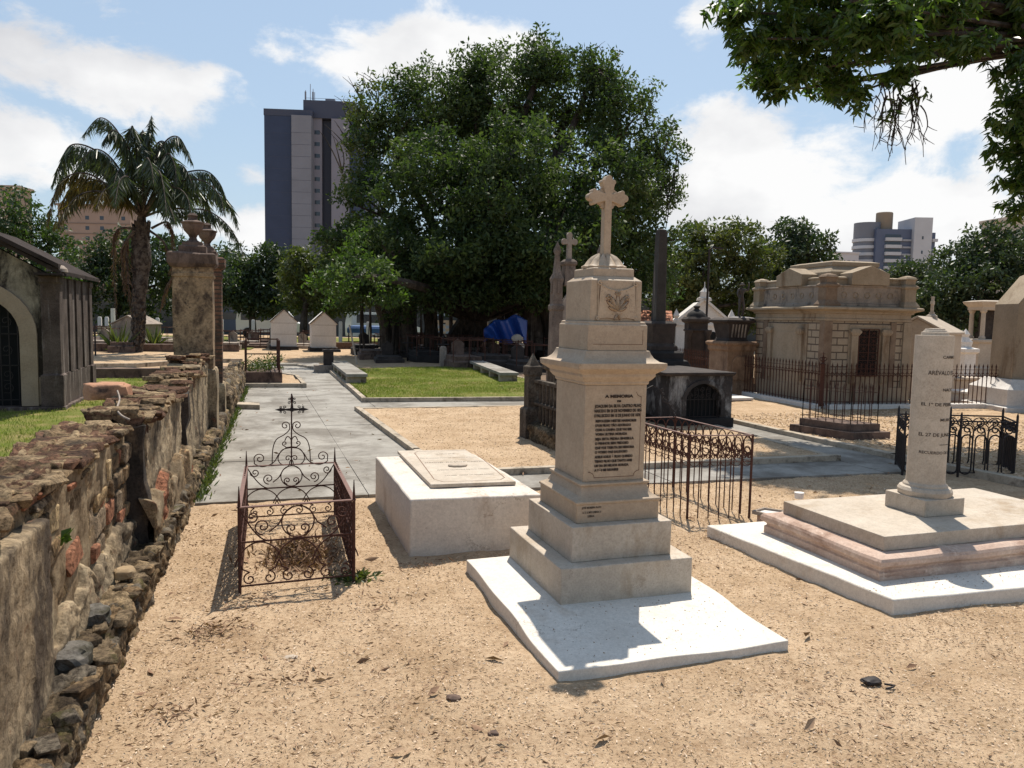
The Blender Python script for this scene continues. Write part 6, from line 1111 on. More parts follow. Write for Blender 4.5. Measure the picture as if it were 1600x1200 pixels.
fr_ += [([H0, (420, 420), (300, 290), (180, 230), (110, 330), (80, 450)], 1.0, 0), ([H0, (430, 400), (340, 260), (260, 220), (190, 290)], -1.8, 0), ([H0, (410, 450), (290, 370), (190, 370), (120, 450), (70, 600)], .6, 1), ([H0, (570, 440), (670, 370), (780, 370), (850, 440), (870, 520)], -1.6, 0), ([H0, (550, 400), (620, 300), (680, 300), (720, 380)], -1, 0), ([H0, (500, 300), (560, 190), (600, 200), (610, 300)], 1.2, 0), ([H0, (460, 330), (410, 190), (350, 130), (300, 190)], -1.2, 0), ([H0, (510, 420), (540, 330), (570, 330), (590, 420), (600, 520)], -3, 0), ([H0, (450, 430), (420, 350), (380, 370), (360, 480)], -3, 0)]
for pts, dd, ye in fr_: n = len(pts)-1; frond([cpx(x, y, dd*i/n) for i, (x, y) in enumerate(pts)], MT['palmyellow'] if ye else MT['palmleaf'])
for pts in ([(440, 590), (370, 600), (352, 700), (365, 1010)], [(450, 600), (415, 660), (420, 820), (435, 1000)], [(520, 600), (590, 660), (630, 780), (590, 900), (570, 980)], [(530, 590), (600, 560), (625, 600), (632, 690)], [(450, 610), (395, 680), (400, 800), (410, 900)]):
    frond([cpx(x, y, -.4) for x, y in pts], MT['deadfrond'], 60, .35, 'dead_frond', 1.8)
# ------------------------------------------------------------------ distant towers
def tower_face(mb, f, u0, u1, z0, z1): pass
d1 = AD(480, 400, 200); tw1 = thing('dark_apartment_tower', 'dark blue and grey apartment tower rising behind the left of the ficus', 'apartment tower', (d1.x, d1.y, 0), -.25); U = 200/1200
blue = plain('blue_black_cladding', (.026, .040, .085), .5, 0, .4, .2, .3); grey = plain('grey_render_panel', (.19, .20, .235), .8, 0, .2, .15, .2); gl = plain('lilac_grey_panel', (.20, .20, .24), .8, 0, .2, .1, .2); cap = plain('dark_roof_band', (.055, .065, .10), .7, 0, .3, .1, .2)
def tb(name, mat, boxes, par): mb = MB(); [mb.box(*b) for b in boxes]; return mb.build(name, mat, par, local=True, smooth=False)
zt1 = AD(480, 172, 200).z
tb('blue_wing', blue, [(-10.6, -3.9, 0, 18, 0, zt1-1.6)], tw1); tb('grey_wing', grey, [(-3.6, 1.3, -1.2, 10, 0, zt1-1.6)], tw1); tb('recess', plain('deep_blue_recess', (.015, .018, .035), .5), [(-3.9, -3.6, .6, 2, 0, zt1-1.6), (1.3, 6, 3.5, 12, 0, zt1-1.6)], tw1); tb('grey_fin', gl, [(1.3, 3.4, 2.2, 6, 0, zt1), (6, 10.5, 1.0, 12, 0, zt1-1.6)], tw1)
tb('roof_band', cap, [(-10.7, 1.4, -.1, 18, zt1-1.6, zt1), (-1.2, 12, 1.8, 14, zt1-1.4, zt1+3.0)], tw1)
tb('right_wing', blue, [(10.5, 17, 2, 18, 0, zt1-2)], tw1)
for k in range(17):
    z = 3+k*2.95
    if z > zt1-3: break
    tb('window', MT['glassy'], [(-3.86, -3.62, .45, .60, z, z+2.2)], tw1); tb('window', MT['glassy'], [(1.55, 2.9, 2.17, 2.22, z+.5, z+1.5)], tw1)
    tb('balcony_slab', grey, [(-10.95, -10.62, 2, 8, z, z+.4), (-4.1, -3.5, .2, .5, z-.35, z)], tw1)
    tb('floor_joint', cap, [(-10.61, -3.9, -.02, .0, z, z+.06), (-3.6, 1.3, -1.22, -1.2, z, z+.06)], tw1)
mb = MB()
for x, h in ((-1.0, 3), (.2, 4.6), (.9, 3.4), (1.3, 2.6)): mb.tube([(x, 4, zt1), (x, 4, zt1+3+h)], .08, 5)
for x in (-1.0, .9): mb.box(x-.2, x+.2, 3.7, 3.9, zt1+3.6, zt1+5.6)
mb.box(4, 6.4, 4, 6, zt1+3, zt1+4.1); mb.tube([(-1, 3, zt1+3.8), (10, 3, zt1+3.8)], .05, 4); mb.build('roof_antennas', grey, tw1, local=True)
d2 = AD(1400, 430, 300); tw2 = thing('pale_apartment_tower', 'distant apartment tower with curved balconies and a tan water tower at the right', 'apartment tower', (d2.x, d2.y, 0), -.35); k3 = 300/1200.
zA = AD(1400, 357, 300).z; wht = plain('pale_balcony_render', (.42, .43, .46), .8, 0, .2, .1, .2); bl2 = plain('steel_blue_tiles', (.08, .10, .16), .5, 0, .4, .1, .3); tan = plain('tan_render', (.24, .19, .14), .8, 0, .2, .1, .2)
tb('blue_core', bl2, [(-7.5, 6, 2, 16, 0, zA)], tw2); tb('grey_shaft', wht, [(6, 12.8, 0, 14, 0, AD(1400, 339, 300).z)], tw2); tb('east_wing', bl2, [(12.8, 15.6, 3, 14, 0, zA-1)], tw2)
mb = MB(); mb.lathe(-8.2, 9, [(5.0, 0), (5.0, AD(1400, 345, 300).z)], 20); mb.build('round_bay', plain('shaded_bay', (.14, .15, .18), .6), tw2, local=True)
mb = MB(); mb.lathe(-2.2, 8, [(3.1, zA-2), (3.1, AD(1400, 329, 300).z), (2.9, AD(1400, 328, 300).z)], 18); mb.build('water_tower', tan, tw2, local=True)
for k in range(22):
    z = 4+k*2.75
    if z > zA-2.5: break
    tb('balcony', wht, [(-4.2, 2.0, .9, 2.0, z, z+1.25)], tw2); tb('window_strip', MT['glassy'], [(-4.1, 1.9, 1.9, 1.995, z+1.3, z+2.5)], tw2); tb('balcony', plain('balcony_grey', (.28, .29, .32)) if k == 0 else bpy.data.materials['balcony_grey'], [(2.4, 5.9, 1.4, 2.0, z, z+.7)], tw2)
    mb = MB().lathe(-8.2, 9, [(5.4, z), (5.4, z+1.2)], 20); mb.build('curved_balcony', wht, tw2, local=True)
    if k % 2: tb('window', MT['glassy'], [(9.0, 9.6, -.05, 0, z+.6, z+1.8)], tw2); tb('balcony', wht, [(14, 16.1, 1.8, 3, z, z+1.1)], tw2)
def block(name, label, px0, px1, pyt, D, col, wins, rz=0, cat='apartment block'):
    a = AD((px0+px1)/2, 450, D); w = (px1-px0)*D/1200/2; h = AD((px0+px1)/2, pyt, D).z; t = thing(name, label, cat, (a.x, a.y, 0), rz); m = plain(name+'_render', col, .85, 0, .2, .1, .3); tb('wall', m, [(-w, w, 0, w, 0, h)], t); tb('roof_slab', m, [(-w-.4, w+.4, -.4, w+.4, h, h+.6)], t)
    nb = MB()
    for k in range(3, int(h/3)): nb.box(-w-.1, w+.1, -.15, 0, k*3, k*3+.18)
    nb.build('floor_bands', plain(name+'_band', tuple(c*.6 for c in col), .85), t, local=True, smooth=False)
    for k in range(3, int(h/3)):
        for q in range(wins): x = -w+2*w*(q+.5)/wins+(.6 if q % 2 else -.4); tb('window', MT['glassy'], [(x-.55, x+.55, -.04, 0, k*3+1.2, k*3+2.3)], t)
    return t
block('pink_apartment_block', 'pinkish beige apartment block seen behind the palm fronds', 95, 205, 322, 230, (.30, .225, .185), 4, -.3)
block('brown_rooftop_block', 'dark roofed beige building top just showing at the far left edge', -40, 32, 294, 160, (.30, .24, .19), 4, -.3)
block('grey_distant_block', 'small grey distant block just right of the gate pillar urn', 342, 364, 402, 200, (.18, .20, .22), 2, -.2)
block('pale_distant_block', 'tiny pale distant building over the mausoleum roof', 1303, 1340, 396, 300, (.45, .44, .46), 3, -.2)
block('cream_distant_block', 'pale roof block behind the domed tree at the right edge', 1560, 1660, 346, 150, (.42, .38, .34), 5, -.2)
# ------------------------------------------------------------------ perimeter wall and things under the trees
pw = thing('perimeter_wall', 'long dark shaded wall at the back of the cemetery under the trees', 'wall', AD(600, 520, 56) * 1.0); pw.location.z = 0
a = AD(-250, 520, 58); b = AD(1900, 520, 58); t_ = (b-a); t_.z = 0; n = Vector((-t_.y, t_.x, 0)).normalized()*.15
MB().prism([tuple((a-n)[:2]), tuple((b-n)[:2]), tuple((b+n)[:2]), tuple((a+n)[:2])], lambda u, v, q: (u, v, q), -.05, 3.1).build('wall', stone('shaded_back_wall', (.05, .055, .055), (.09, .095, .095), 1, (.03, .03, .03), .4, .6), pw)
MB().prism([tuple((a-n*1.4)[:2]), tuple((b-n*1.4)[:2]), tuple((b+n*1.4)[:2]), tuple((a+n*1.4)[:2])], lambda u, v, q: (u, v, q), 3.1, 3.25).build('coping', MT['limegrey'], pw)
pmb = MT['white']
for k, px in enumerate((157, 168, 247, 347, 396, 532, 575, 838)):
    a = AD(px, 545, 41); tag(MB().levels(a.x, a.y, [(.09, .09, -.05), (.09, .09, 1.20), (.06, .06, 1.26)]).build('white_post', MT['white'], bev=.01), 'slim white concrete post, %s from the left before the dark back wall' % 'first second third fourth fifth sixth seventh eighth'.split()[k], 'post', 'white posts along the back of the cemetery')
def gh(px, py, D, w, hw, hg, mat, lab, rz, name='grave_house', door=False):
    c = AD(px, py, D); c.z = 0; t = gable_tomb(name, lab, 'grave house', (c.x, c.y), rz, w, 1.5, hw, hg, MT[mat]); t2 = MB(); t2.levels(0, .75, [(w/2+.08, .85, -.05), (w/2+.08, .85, .14)]); t2.build('plinth', MT['darkstone'], t, local=True)
    for z in (.55*hw, .95*hw): lb('joint_line', MT['limegrey'], lambda m: m.box(-w/2+.02, w/2-.02, -.004, 0, z, z+.015), t)
    lb('roof_edge', MT['slate'], lambda m: (m.prism([(0, hw+hg+.04), (w/2+.06, hw-.02), (w/2+.06, hw+.03), (0, hw+hg+.10)], lambda u, v, q: (u, q, v), -.07, .0), m.prism([(0, hw+hg+.04), (-w/2-.06, hw-.02), (-w/2-.06, hw+.03), (0, hw+hg+.10)], lambda u, v, q: (u, q, v), -.071, -.001)), t); return t
gh(444, 549, 34.5, 1.10, 1.24, .50, 'white', 'left one of two small white gabled grave houses at the end of the path', .0)
gh(506, 551, 33.8, 1.06, 1.19, .48, 'white', 'right one of two small white gabled grave houses at the end of the path', -.02)
c = AD(615, 545, 40); gable_tomb('white_utility_box', 'plain white shed with a sloping roof beneath the left side of the ficus', 'shed', (c.x, c.y), -.3, 1.3, 1.6, 1.35, .05, MT['white'])
# blue tarpaulin draped over a frame
c = AD(790, 560, 27.5); tpn = thing('blue_tarpaulin', 'bright blue tarpaulin draped over a raised tomb under the ficus', 'tarpaulin', (c.x, c.y, 0), -.3); U = 27.5/1200
nx = 34; nzz = 22; V = []; 
for j in range(nzz+1):
    for i in range(nx+1):
        u = i/nx; v = j/nzz; x = (-34+66*u)*U*(1+.05*v); zb_ = 1.6-(530-500)*U+.38*(1-u)*0; bot = .72+.10*math.sin(u*9)-(.25*max(0, u-.55)); top = 1.22+.42*math.sin(u*2.1)-.06*math.cos(u*13)
        z = bot+(top-bot)*min(1, v*1.5); y = (0 if v < .66 else (v-.66)*3.2)+.10*math.sin(u*17+v*6)+.06*math.sin(u*31+v*11)-.25*math.sin(u*3.1)*math.sin(v*2); V.append((x, y, z+.05*float(fbm(u*8, v*6, 1, 3, 3))))
tm_, tt_, tp2 = newmat('blue_tarp_plastic'); tp2.inputs['Base Color'].default_value = (.014, .055, .26, 1); tp2.inputs['Roughness'].default_value = .32
MB().add(V, [(j*(nx+1)+i, j*(nx+1)+i+1, (j+1)*(nx+1)+i+1, (j+1)*(nx+1)+i) for j in range(nzz) for i in range(nx)]).build('sheet', tm_, tpn, local=True); tpn.children[0].modifiers.new('th', 'SOLIDIFY').thickness = .01
mb = MB()
for x in (-.8, -.1, .75): mb.tube([(x, .1, 0), (x, .1, 1.1)], .03, 5); mb.tube([(x, 1.0, 0), (x, 1.0, 1.2)], .03, 5)
mb.build('frame_poles', MT['rust'], tpn, local=True)
c = AD(808, 548, 26.5); lump('cloth_bundle', (c.x, c.y, .88), (.18, .13, .17), MT['cream'], 'pale round cloth bundle hanging below the corner of the blue tarpaulin', 'bundle', 4)
c = AD(810, 560, 26.5); lump('cloth_bundle', (c.x+.05, c.y, .62), (.15, .12, .15), MT['cream'], 'second pale cloth bundle under the first, beside the blue tarpaulin', 'bundle', 6)
# parked vehicles and stalls seen under the canopy
def car(px, py, D, col, lab, rz, body='van'):
    c = AD(px, py, D); c.z = 0; t = thing('parked_van', lab, 'van', c, rz); m, q, p = newmat('van_paint'); p.inputs['Base Color'].default_value = col+(1,); p.inputs['Roughness'].default_value = .3
    lb('body', m, lambda b: b.prism([(-2.1, .35), (2.1, .35), (2.15, .9), (1.5, 1.1), (1.0, 1.75), (-2.0, 1.8), (-2.12, 1.1)], lambda u, v, w: (u, w, v), -.85, .85), t)
    lb('side_window', MT['glassy'], lambda b: b.prism([(-1.8, 1.15), (1.25, 1.15), (.9, 1.62), (-1.8, 1.66)], lambda u, v, w: (u, w, v), -.86, -.852), t)
    for x in (-1.35, 1.4): w = MB(); w.T = Matrix.Translation((x, -.86, .33)) @ Matrix.Rotation(R(90), 4, 'X'); w.lathe(0, 0, [(.33, 0), (.33, .1), (.2, .12)], 18); w.build('wheel', MT['iron'], t, local=True)
car(598, 535, 47, (.75, .76, .78), 'white van parked in the shade under the left of the ficus', .1); car(362, 530, 53, (.06, .08, .15), 'pale blue van roof glinting before the dark back wall', -.3); car(425, 530, 51, (.72, .72, .72), 'white van mostly hidden behind the left white grave house', -.2); car(722, 528, 48, (.25, .30, .40), 'blue grey van behind the ficus trunks', -.3)
c = AD(575, 530, 44); c.z = 0; t = thing('blue_stall', 'low blue tarp covered stall beyond the right white grave house', 'stall', c, -.3); lb('cover', plain('faded_blue_tarp', (.03, .09, .24), .5), lambda b: b.levels(0, 0, [(1.1, .5, .60), (1.1, .5, .85), (1.0, .4, .98), (.8, .2, 1.02)]), t); lb('legs', MT['rust'], lambda b: [b.tube([(x, y, 0), (x, y, .6)], .04, 5) for x in (-1, 1) for y in (-.5, .5)], t)
c = AD(720, 535, 40); c.z = 0; t = thing('checker_block_screen', 'low breeze block screen wall with square holes between the ficus trunks', 'screen wall', c, -.3)
mb = MB()
for j in range(7):
    for i in range(14):
        if (i+j) % 2: mb.box(-1.4+i*.2, -1.2+i*.2, 0, .12, .25+j*.15, .40+j*.15)
mb.box(-1.4, 1.4, .0, .13, 0, .25); mb.box(-1.4, 1.4, 0, .13, 1.30, 1.42); mb.build('blocks', MT['cream'], t, local=True)
# scattered old graves in the middle distance
gr_l = 'low dark weathered grave with an iron rail among the distant plots under the trees'
k = 0
proto = None
def graves(n, pxr, Dr, mats):
    global proto
    for i in range(n):
        px = random.uniform(*pxr); D = random.uniform(*Dr); D = D if not 405 < px < 540 else max(D, 36.5); c = AD(px, 540, D); c.z = 0; rz = -.05+random.uniform(-.06, .06); w = random.uniform(.35, .6); h = random.uniform(.18, .45); t = thing('old_grave', gr_l, 'grave', c, rz, 'old graves scattered between the path end and the ficus'); m = MT[random.choice(mats)]
        lb('plinth', m, lambda b: b.levels(0, 0, [(w, .9, -.05), (w, .9, h*.6), (w*.85, .8, h*.7), (w*.85, .8, h)]), t)
        if random.random() < .55:
            lb('headstone', m, lambda b: b.prism([(-.2, h), (.2, h), (.2, h+.35), (.0, h+.5), (-.2, h+.35)], lambda u, v, q: (u, q, v), .6, .72), t)
        if random.random() < .6:
            lb('rail', MT['rust'], lambda b: ([b.tube([(x, y, h*.6), (x, y, h+.55)], .018, 4) for x in (-w, 0, w) for y in (-.88, .88)], [b.tube([(-w, y, h+.5), (w, y, h+.5)], .018, 4) for y in (-.88, .88)], [b.tube([(x, -.88, h+.5), (x, .88, h+.5)], .018, 4) for x in (-w, w)]), t)
sheet('lawn', [(-30, 36.5), (-.2, 35.6), (.4, 41), (-2, 56), (-34, 56)], .012, MT['lawn']); sheet('lawn', [(.8, 39), (13, 36.5), (16, 52), (1, 56)], .012, MT['lawn'])
for (x0, x1, y, lab) in ((-13, -.6, 33.6, 'long dark low kerb wall crossing behind the palm'), (-12, -.4, 36.2, 'mossy low kerb wall at the front of the far lawn strip'), (3.6, 12, 37.0, 'long dark low kerb wall beyond the white grave houses')): tag(rim('boundary_kerb', x0, x1, y, .22, .30, MT['brownstone']), lab, 'kerb wall')
graves(14, (60, 280), (30, 42), ['limegrey', 'darkstone', 'brownstone']); graves(11, (350, 560), (29, 40), ['limegrey', 'brownstone', 'darkstone']); graves(24, (570, 860), (26.5, 36), ['darkstone', 'blackstone', 'limegrey', 'brownstone']); graves(6, (700, 850), (23.5, 26), ['darkstone', 'brownstone'])
c = AD(200, 540, 34); c.z = 0; gable_tomb('grey_hipped_tomb', 'grey tomb with a sloping roof just behind the palm trunk', 'tomb', (c.x, c.y), -.3, 1.4, 1.8, 1.0, .35, MT['limegrey'])
c = AD(163, 530, 38); c.z = 0; t = thing('cream_slab_marker', 'cream upright slab between two white posts left of the palm', 'grave marker', c, -.3); lb('slab', MT['cream'], lambda b: b.box(-.32, .32, 0, .15, .25, .8), t); lb('side_post', MT['white'], lambda b: b.box(.34, .5, 0, .15, 0, 1.7), t)
# black iron crosses by the far graves
for px, D, h in ((149, 27, 1.1), (637, 27.5, .9), (692, 24.6, 1.0)):
    c = AD(px, 545, D); tag(MB().tube([(c.x, c.y, 0), (c.x, c.y, h)], .03, 5).tube([(c.x-.2, c.y, h*.72), (c.x+.2, c.y, h*.72)], .025, 5).build('iron_cross', MT['iron']), {149: 'dark iron cross just right of the old tomb house', 637: 'small iron cross among graves left of the bench end', 692: 'small iron cross at the far corner of the lawn'}[px], 'cross')
a = AD(692, 573, 24.2); tag(MB().levels(a.x, a.y, [(.10, .06, 0), (.10, .06, .62), (.06, .05, .68)]).build('white_stub_post', MT['limegrey'], bev=.01), 'short pale stub post at the far right corner of the lawn', 'post')
a = AD(558, 552, 25); b = AD(546, 508, 25); tag(MB().tube([(a.x, a.y, 0), (b.x, b.y, b.z)], .03, 5).build('leaning_pole', MT['cream']), 'thin leaning pale pole in front of the right white grave house', 'pole')
# planter plot on the island with rails
a = G(392, 602, .1); t = thing('overgrown_plot', 'small overgrown brick edged grave plot with rusty rails beside the path', 'grave plot', (.25, 18.4, 0)); MB().levels(.18, 18.3, [(.40, .75, .05), (.40, .75, .32)]).build('brick_edge', MT['brownstone'], t, jitter=.015, sub=3)
mb = MB()
for x in (-.18, .52):
    for y in (17.6, 18.3, 19.0): mb.tube([(x, y, .3), (x, y, 1.02)], .022, 5)
for z in (.65, 1.0): mb.tube([(-.18, 17.6, z), (-.18, 19.0, z)], .016, 5); mb.tube([(.52, 17.6, z), (.52, 19.0, z)], .016, 5); mb.tube([(-.18, 19, z), (.52, 19, z)], .016, 5)
mb.build('rusty_rails', MT['rust'], t)
P, cl, idx = crown_points([((.10, 18.2, .42), (.36, .6, .22)), ((.45, 19.3, .40), (.25, .3, .3))], 60, 26, .12, .2); tag(leaves('weed_bush', P, .09, MT['oliveleaf'], None, aspect=.25), 'green weeds growing in the brick edged plot by the path', 'weeds', kind='stuff')
# spiky plants near the palm
def spiky(px, py, D, h, lab):
    c = AD(px, py, D); c.z = .0; n = 60; a = rng.uniform(0, 6.28, n); e = rng.uniform(.5, 1.5, n); tag(leaves('spiky_plant', np.repeat(np.array(c)[None], n, 0)+rng.normal(size=(n, 3))*.05, h, MT['oliveleaf'], None, D=np.stack([np.cos(a)*np.cos(e), np.sin(a)*np.cos(e), np.sin(e)], 1), aspect=.10), lab, 'plant')
spiky(186, 540, 30, 1.0, 'spiky leaved plant left of the palm trunk'); spiky(240, 535, 33, .8, 'low spiky plant right of the palm trunk')
# ------------------------------------------------------------------ grass blades
def blades(name, lab, poly, n, h, z):
    xs = [p[0] for p in poly]; ys_ = [p[1] for p in poly]; X = rng.uniform(min(xs), max(xs), n*2); Y = rng.uniform(min(ys_), max(ys_), n*2); ins = np.zeros(len(X), bool); j = len(poly)-1
    for i in range(len(poly)): c = ((ys_[i] > Y) != (ys_[j] > Y)) & (X < (xs[j]-xs[i])*(Y-ys_[i])/((ys_[j]-ys_[i]) or 1e-9)+xs[i]); ins ^= c; j = i
    X, Y = X[ins][:n], Y[ins][:n]; m = len(X); pn = fbm(X*.9, Y*.9, 0, 77, 3); keep = rng.uniform(0, 1, m) < np.clip((pn-.25)*3, .15, 1); X, Y, pn = X[keep], Y[keep], pn[keep]; m = len(X); a = rng.uniform(0, 6.28, m); D = np.stack([np.cos(a)*.5, np.sin(a)*.5, np.ones(m)], 1)
    r = np.clip(1-pn+rng.uniform(-.3, .3, m), 0, 1); tag(leaves(name, np.stack([X, Y, np.full(m, z)], 1), h, MT['grassblade'], None, D=D, aspect=.16, rnd=r), lab, 'grass', kind='stuff')
blades('grass', 'short green grass of the lawn inside the ruined wall', [(-1.1, 3), (-.7, 16), (-.6, 20), (-6, 20), (-6, 8), (-3, 3)], 60000, .045, .0); blades('grass', 'short green grass of the middle lawn beyond the path', lw, 60000, .04, .08)
# ------------------------------------------------------------------ litter on the sand
def litter(name, lab, n, area, L, mat, asp, zoff=.004, clump=0, Lr=(.6, 1.5), cat='litter', wfn=None):
    x0, x1, y0, y1 = area; X = rng.uniform(x0, x1, n); Y = y0+(y1-y0)*rng.uniform(0, 1, n)**1.25
    if clump: p = fbm(X*1.7, Y*1.7, 0, 91, 4); k = rng.uniform(0, 1, n) < np.clip((p-.42)*clump, .04, 1); X, Y = X[k], Y[k]
    k = ~((X > 1.2) & (X < 2.5) & (Y > 2.97) & (Y < 4.6)) & ~((X > .9) & (X < 1.93) & (Y > 4.85) & (Y < 6.6)) & ~((X > 3.22) & (Y > 3.2) & (Y < 4.85)) & (X > -.6) & (Y < 6.62); X, Y = X[k], Y[k]; m = len(X); a = rng.uniform(0, 6.28, m)
    C = np.stack([X, Y, sandz(X, Y)+zoff+rng.uniform(0, .004, m)], 1); D = np.stack([np.cos(a), np.sin(a), rng.uniform(-.05, .30, m)], 1); LL = L*rng.uniform(Lr[0], Lr[1], m)
    return tag(leaves(name, C, LL, mat, None, D=D, aspect=asp, fold=.5), lab, cat, kind='stuff')
litter('wood_chips', 'fine pale chips and husks strewn over the near sand', 95000, (-.6, 6.5, 1.7, 6.7), .0115, MT['litter'], .38)
litter('dry_leaf_litter', 'patches of dry brown leaf bits on the near sand', 36000, (-.6, 6.5, 1.7, 6.7), .020, MT['drytwig'], .22, clump=5)
litter('dry_leaves', 'scattered larger dry leaves and twigs on the near sand', 230, (-.6, 6.5, 1.7, 6.7), .055, MT['drytwig'], .35, .008)
for (x, y, r, n_) in ((-.22, 4.0, .09, 220), (-.05, 4.3, .10, 60), (1.0, 4.75, .12, 60), (.1, 3.35, .10, 50), (-.35, 3.2, .07, 60), (.65, 4.2, .1, 50)):
    X = rng.normal(x, r, n_); Y = rng.normal(y, r*.6, n_); a = rng.uniform(0, 6.28, n_); tag(leaves('dry_leaf_pile', np.stack([X, Y, sandz(X, Y)+.004+rng.uniform(0, .02, n_)], 1), .034, MT['drytwig'], None, D=np.stack([np.cos(a), np.sin(a), rng.uniform(0, .5, n_)], 1), aspect=.25), 'loose pile of dry brown leaves on the sand near the wall or the low tomb', 'leaf pile', 'small leaf piles on the sand', 'stuff')
# chips and leaves on the raised bed and the paths
X = rng.uniform(1.9, 6.6, 16000); Y = rng.uniform(7.4, 12.7, 16000); k = (X < 6.4) & ~((X > 5.7) & (Y > 9.8) & (Y < 11.4)); X, Y = X[k], Y[k]; m = len(X); a = rng.uniform(0, 6.28, m)
tag(leaves('wood_chips', np.stack([X, Y, .056+sandz(X, Y)*.6], 1), .022, MT['litter'], None, D=np.stack([np.cos(a), np.sin(a), rng.uniform(0, .3, m)], 1), aspect=.3, rnd=rng.uniform(0, .8, m)), 'pale husks strewn on the raised sand bed behind the monument', 'litter', kind='stuff')
X = rng.uniform(7.4, 12, 12000); Y = rng.uniform(5, 11, 12000); a = rng.uniform(0, 6.28, 12000)
tag(leaves('leaf_litter', np.stack([X, Y, .056+sandz(X, Y)], 1), .045, MT['litter'], None, D=np.stack([np.cos(a), np.sin(a), rng.uniform(0, .3, 12000)], 1), aspect=.3, rnd=rng.uniform(0, .8, 12000)), 'leaf bits on the shaded sand in front of the mausoleum fence', 'litter', kind='stuff')
X = rng.uniform(-.4, 8.5, 420); Y = rng.uniform(6.8, 20, 420); a = rng.uniform(0, 6.28, 420); k = ((X < 1.6) | (Y < 7.2)) & (X > -.42+.028*(Y-8)); X, Y, a = X[k], Y[k], a[k]
tag(leaves('fallen_leaves', np.stack([X, Y, X*0+.024], 1), .06, MT['drytwig'], None, D=np.stack([np.cos(a), np.sin(a), X*0+.1], 1), aspect=.3), 'thin dry leaves scattered on the pale concrete path', 'leaves', kind='stuff')
m = 260; X = rng.uniform(1.3, 2.45, m); Y = 3.05+.75*rng.uniform(0, 1, m)**.8; a = rng.uniform(0, 6.28, m); Z = np.array([slabz(float(p), float(q)) for p, q in zip(X, Y)])+.002; k = ~((X > 1.5) & (X < 2.36) & (Y > 3.65))
tag(leaves('slab_specks', np.stack([X, Y, Z], 1)[k], .009, MT['drytwig'], None, D=np.stack([np.cos(a), np.sin(a), a*0+.05], 1)[k], aspect=.5), 'tiny dark leaf specks fallen on the white slab of the cross monument', 'specks', kind='stuff')
m = 300; X = rng.uniform(3.3, 5.3, m); Y = rng.uniform(3.28, 3.48, m); a = rng.uniform(0, 6.28, m)
tag(leaves('slab_specks', np.stack([X, Y, X*0+.092], 1), .009, MT['drytwig'], None, D=np.stack([np.cos(a), np.sin(a), a*0+.05], 1), aspect=.5), 'tiny dark specks fallen on the white slab under the right column', 'specks', kind='stuff')
# weeds at the foot of the wall
X = rng.uniform(6.8, 18, 2600); y = X; x = xo(y)+rng.normal(.03, .03, 2600); a = rng.uniform(0, 6.28, 2600)
tag(leaves('wall_foot_weeds', np.stack([x, y, y*0+.01], 1), .07, MT['oliveleaf'], None, D=np.stack([np.cos(a)*.7, np.sin(a)*.7, y*0+.8], 1), aspect=.22), 'thin green weeds along the foot of the wall beside the path', 'weeds', kind='stuff')
for (px, py, z, lab) in ((95, 842, 0, 'small yellow green seedling growing out of the rubble wall face'),):
    c = AX(px, py, -.74); n = 10; a = rng.uniform(0, 6.28, n); tag(leaves('seedling', np.repeat(np.array(c)[None], n, 0), .055, MT['ficuslight'], None, D=np.stack([np.abs(np.cos(a)), np.sin(a), rng.uniform(-.3, .8, n)], 1), aspect=.7), lab, 'seedling')
c = G(1288, 905); n = 26; a = rng.uniform(0, 6.28, n); tag(leaves('seedling', np.repeat(np.array(c)[None], n, 0)+rng.normal(size=(n, 3))*.012, .05, MT['oliveleaf'], None, D=np.stack([np.cos(a), np.sin(a), rng.uniform(.4, 1.5, n)], 1), aspect=.35), 'tiny green weed beside the long side of the stepped right base', 'seedling')
c = G(553, 905); n = 160; a = rng.uniform(0, 6.28, n); tag(leaves('weed_tuft', np.repeat(np.array(c)[None], n, 0)+rng.normal(size=(n, 3))*np.array([.07, .05, .003]), .055, MT['oliveleaf'], None, D=np.stack([np.cos(a), np.sin(a), rng.uniform(.2, 1, n)], 1), aspect=.3), 'low weed tuft at the front right corner of the iron grave cage', 'weeds', kind='stuff')
# odd things on the sand
c = G(708, 1096); lump('dark_stone', (c.x, c.y, .012), (.028, .022, .016), MT['brownstone'], 'small dark angular stone on the open sand below the monument slab', 'stone', 3)
c = G(770, 1151); lump('dark_stone', (c.x, c.y, .008), (.022, .014, .012), MT['brownstone'], 'small round brown pebble near the bottom edge of the picture', 'stone', 8)
c = G(1362, 1068); t = thing('black_plastic_scrap', 'crumpled black plastic scrap on the sand at the lower right', 'scrap', (c.x, c.y, 0)); lump('crumpled_sheet', (c.x, c.y, .012), (.045, .028, .014), MT['iron'], None, None, 21, t)
c = G(1390, 1077); tag(MB().tube([(c.x-.03, c.y-.01, .012), (c.x, c.y-.012, .014), (c.x+.03, c.y, .012), (c.x-.01, c.y+.02, .016)], .005, 5).build('bent_dry_leaf', MT['iron']), 'small dark curled leaf right of the black plastic scrap', 'leaf')
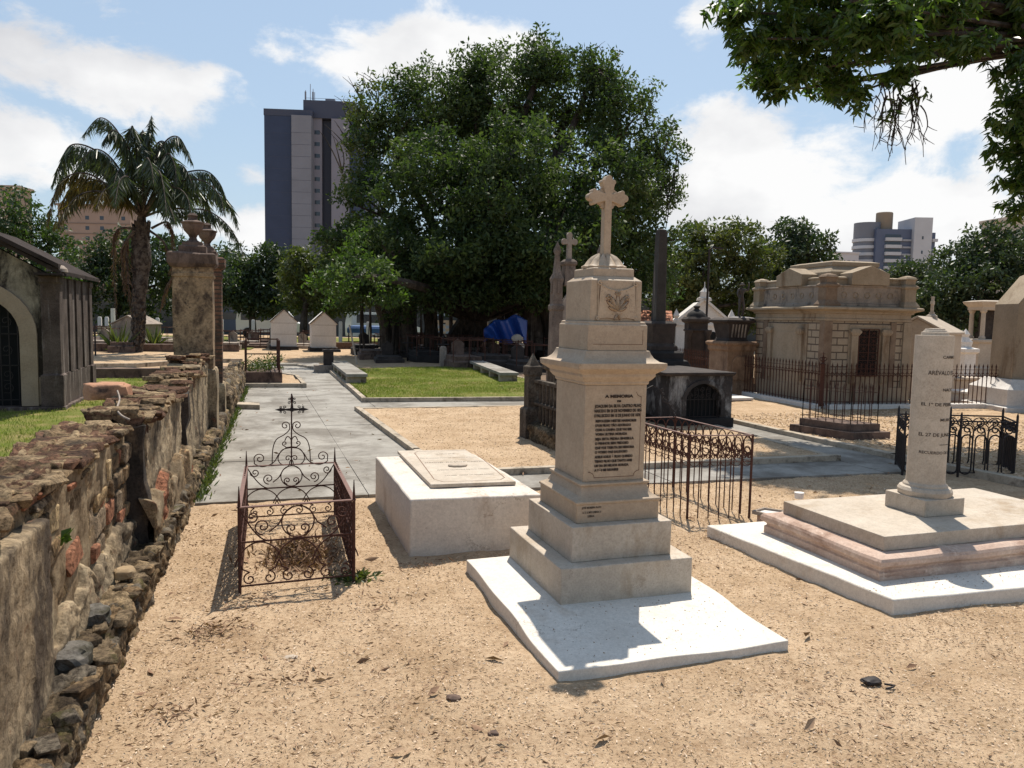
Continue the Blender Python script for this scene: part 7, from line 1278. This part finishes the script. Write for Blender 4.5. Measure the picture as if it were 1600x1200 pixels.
c = G(1233, 888); tag(MB().tube([(c.x+.02*math.cos(R(a)), c.y+.012*math.sin(R(a)), .012) for a in range(0, 360, 30)], .004, 5, closed=True).build('rusty_ring', MT['rust']), 'tiny rusty ring lying on the sand right of the monument slab', 'ring')
c = G(455, 1030); lump('pale_stone_chip', (c.x, c.y, .008), (.03, .02, .008), MT['cream'], 'flat pale stone chip on the sand in front of the iron cage', 'stone', 14)
ORD = 'first second third fourth fifth sixth seventh eighth ninth tenth eleventh twelfth thirteenth fourteenth fifteenth sixteenth seventeenth eighteenth nineteenth twentieth'.split()
ORD += ['twenty-'+w for w in ORD[:9]]+['thirtieth']+['thirty-'+w for w in ORD[:9]]+['fortieth']+['forty-'+w for w in ORD[:9]]+['fiftieth']+['fifty-'+w for w in ORD[:9]]
def relabel(key, fn):
    obs = sorted([o for o in scene.objects if o.get('category') and o.get('group') == key], key=lambda o: (Vector(o.location)-EYE).dot(RI)/(Vector(o.location)-EYE).dot(fw))
    for i, o in enumerate(obs): o['label'] = fn(o, ORD[i])
def glab(o, n):
    c = {c.name.split('.')[0]: c for c in o.children}; m = c['plinth'].data.materials[0].name; col_ = {'grey_limestone': 'grey', 'blackened_stone': 'blackish', 'soot_black_stone': 'sooty black', 'brown_weathered_stone': 'brown'}.get(m, 'dark')
    return '%s grave with %s, %s from the left among the scattered old graves' % (col_, 'headstone and rail' if 'rail' in c and 'headstone' in c else 'iron rail' if 'rail' in c else 'headstone' if 'headstone' in c else 'flat top', n)
relabel('old graves scattered between the path end and the ficus', glab)
relabel('dark trees far behind the ficus', lambda o, n: 'shaded distant tree, %s from the left in the row beyond the ficus trunks' % n)
for i, o in enumerate([o for o in scene.objects if o.get('group') == 'small leaf piles on the sand']): o['label'] = ('large brown leaf pile nearest the wall footing', 'thin leaf pile midway between the wall and the iron cage', 'leaf scatter at the front corner of the white box tomb', 'loose leaf pile on open sand in front of the iron cage', 'leaf pile hard against the near wall footing', 'leaf scatter on the sand just right of the iron cage')[i]
scene.render.resolution_x = 1024; scene.render.resolution_y = 768
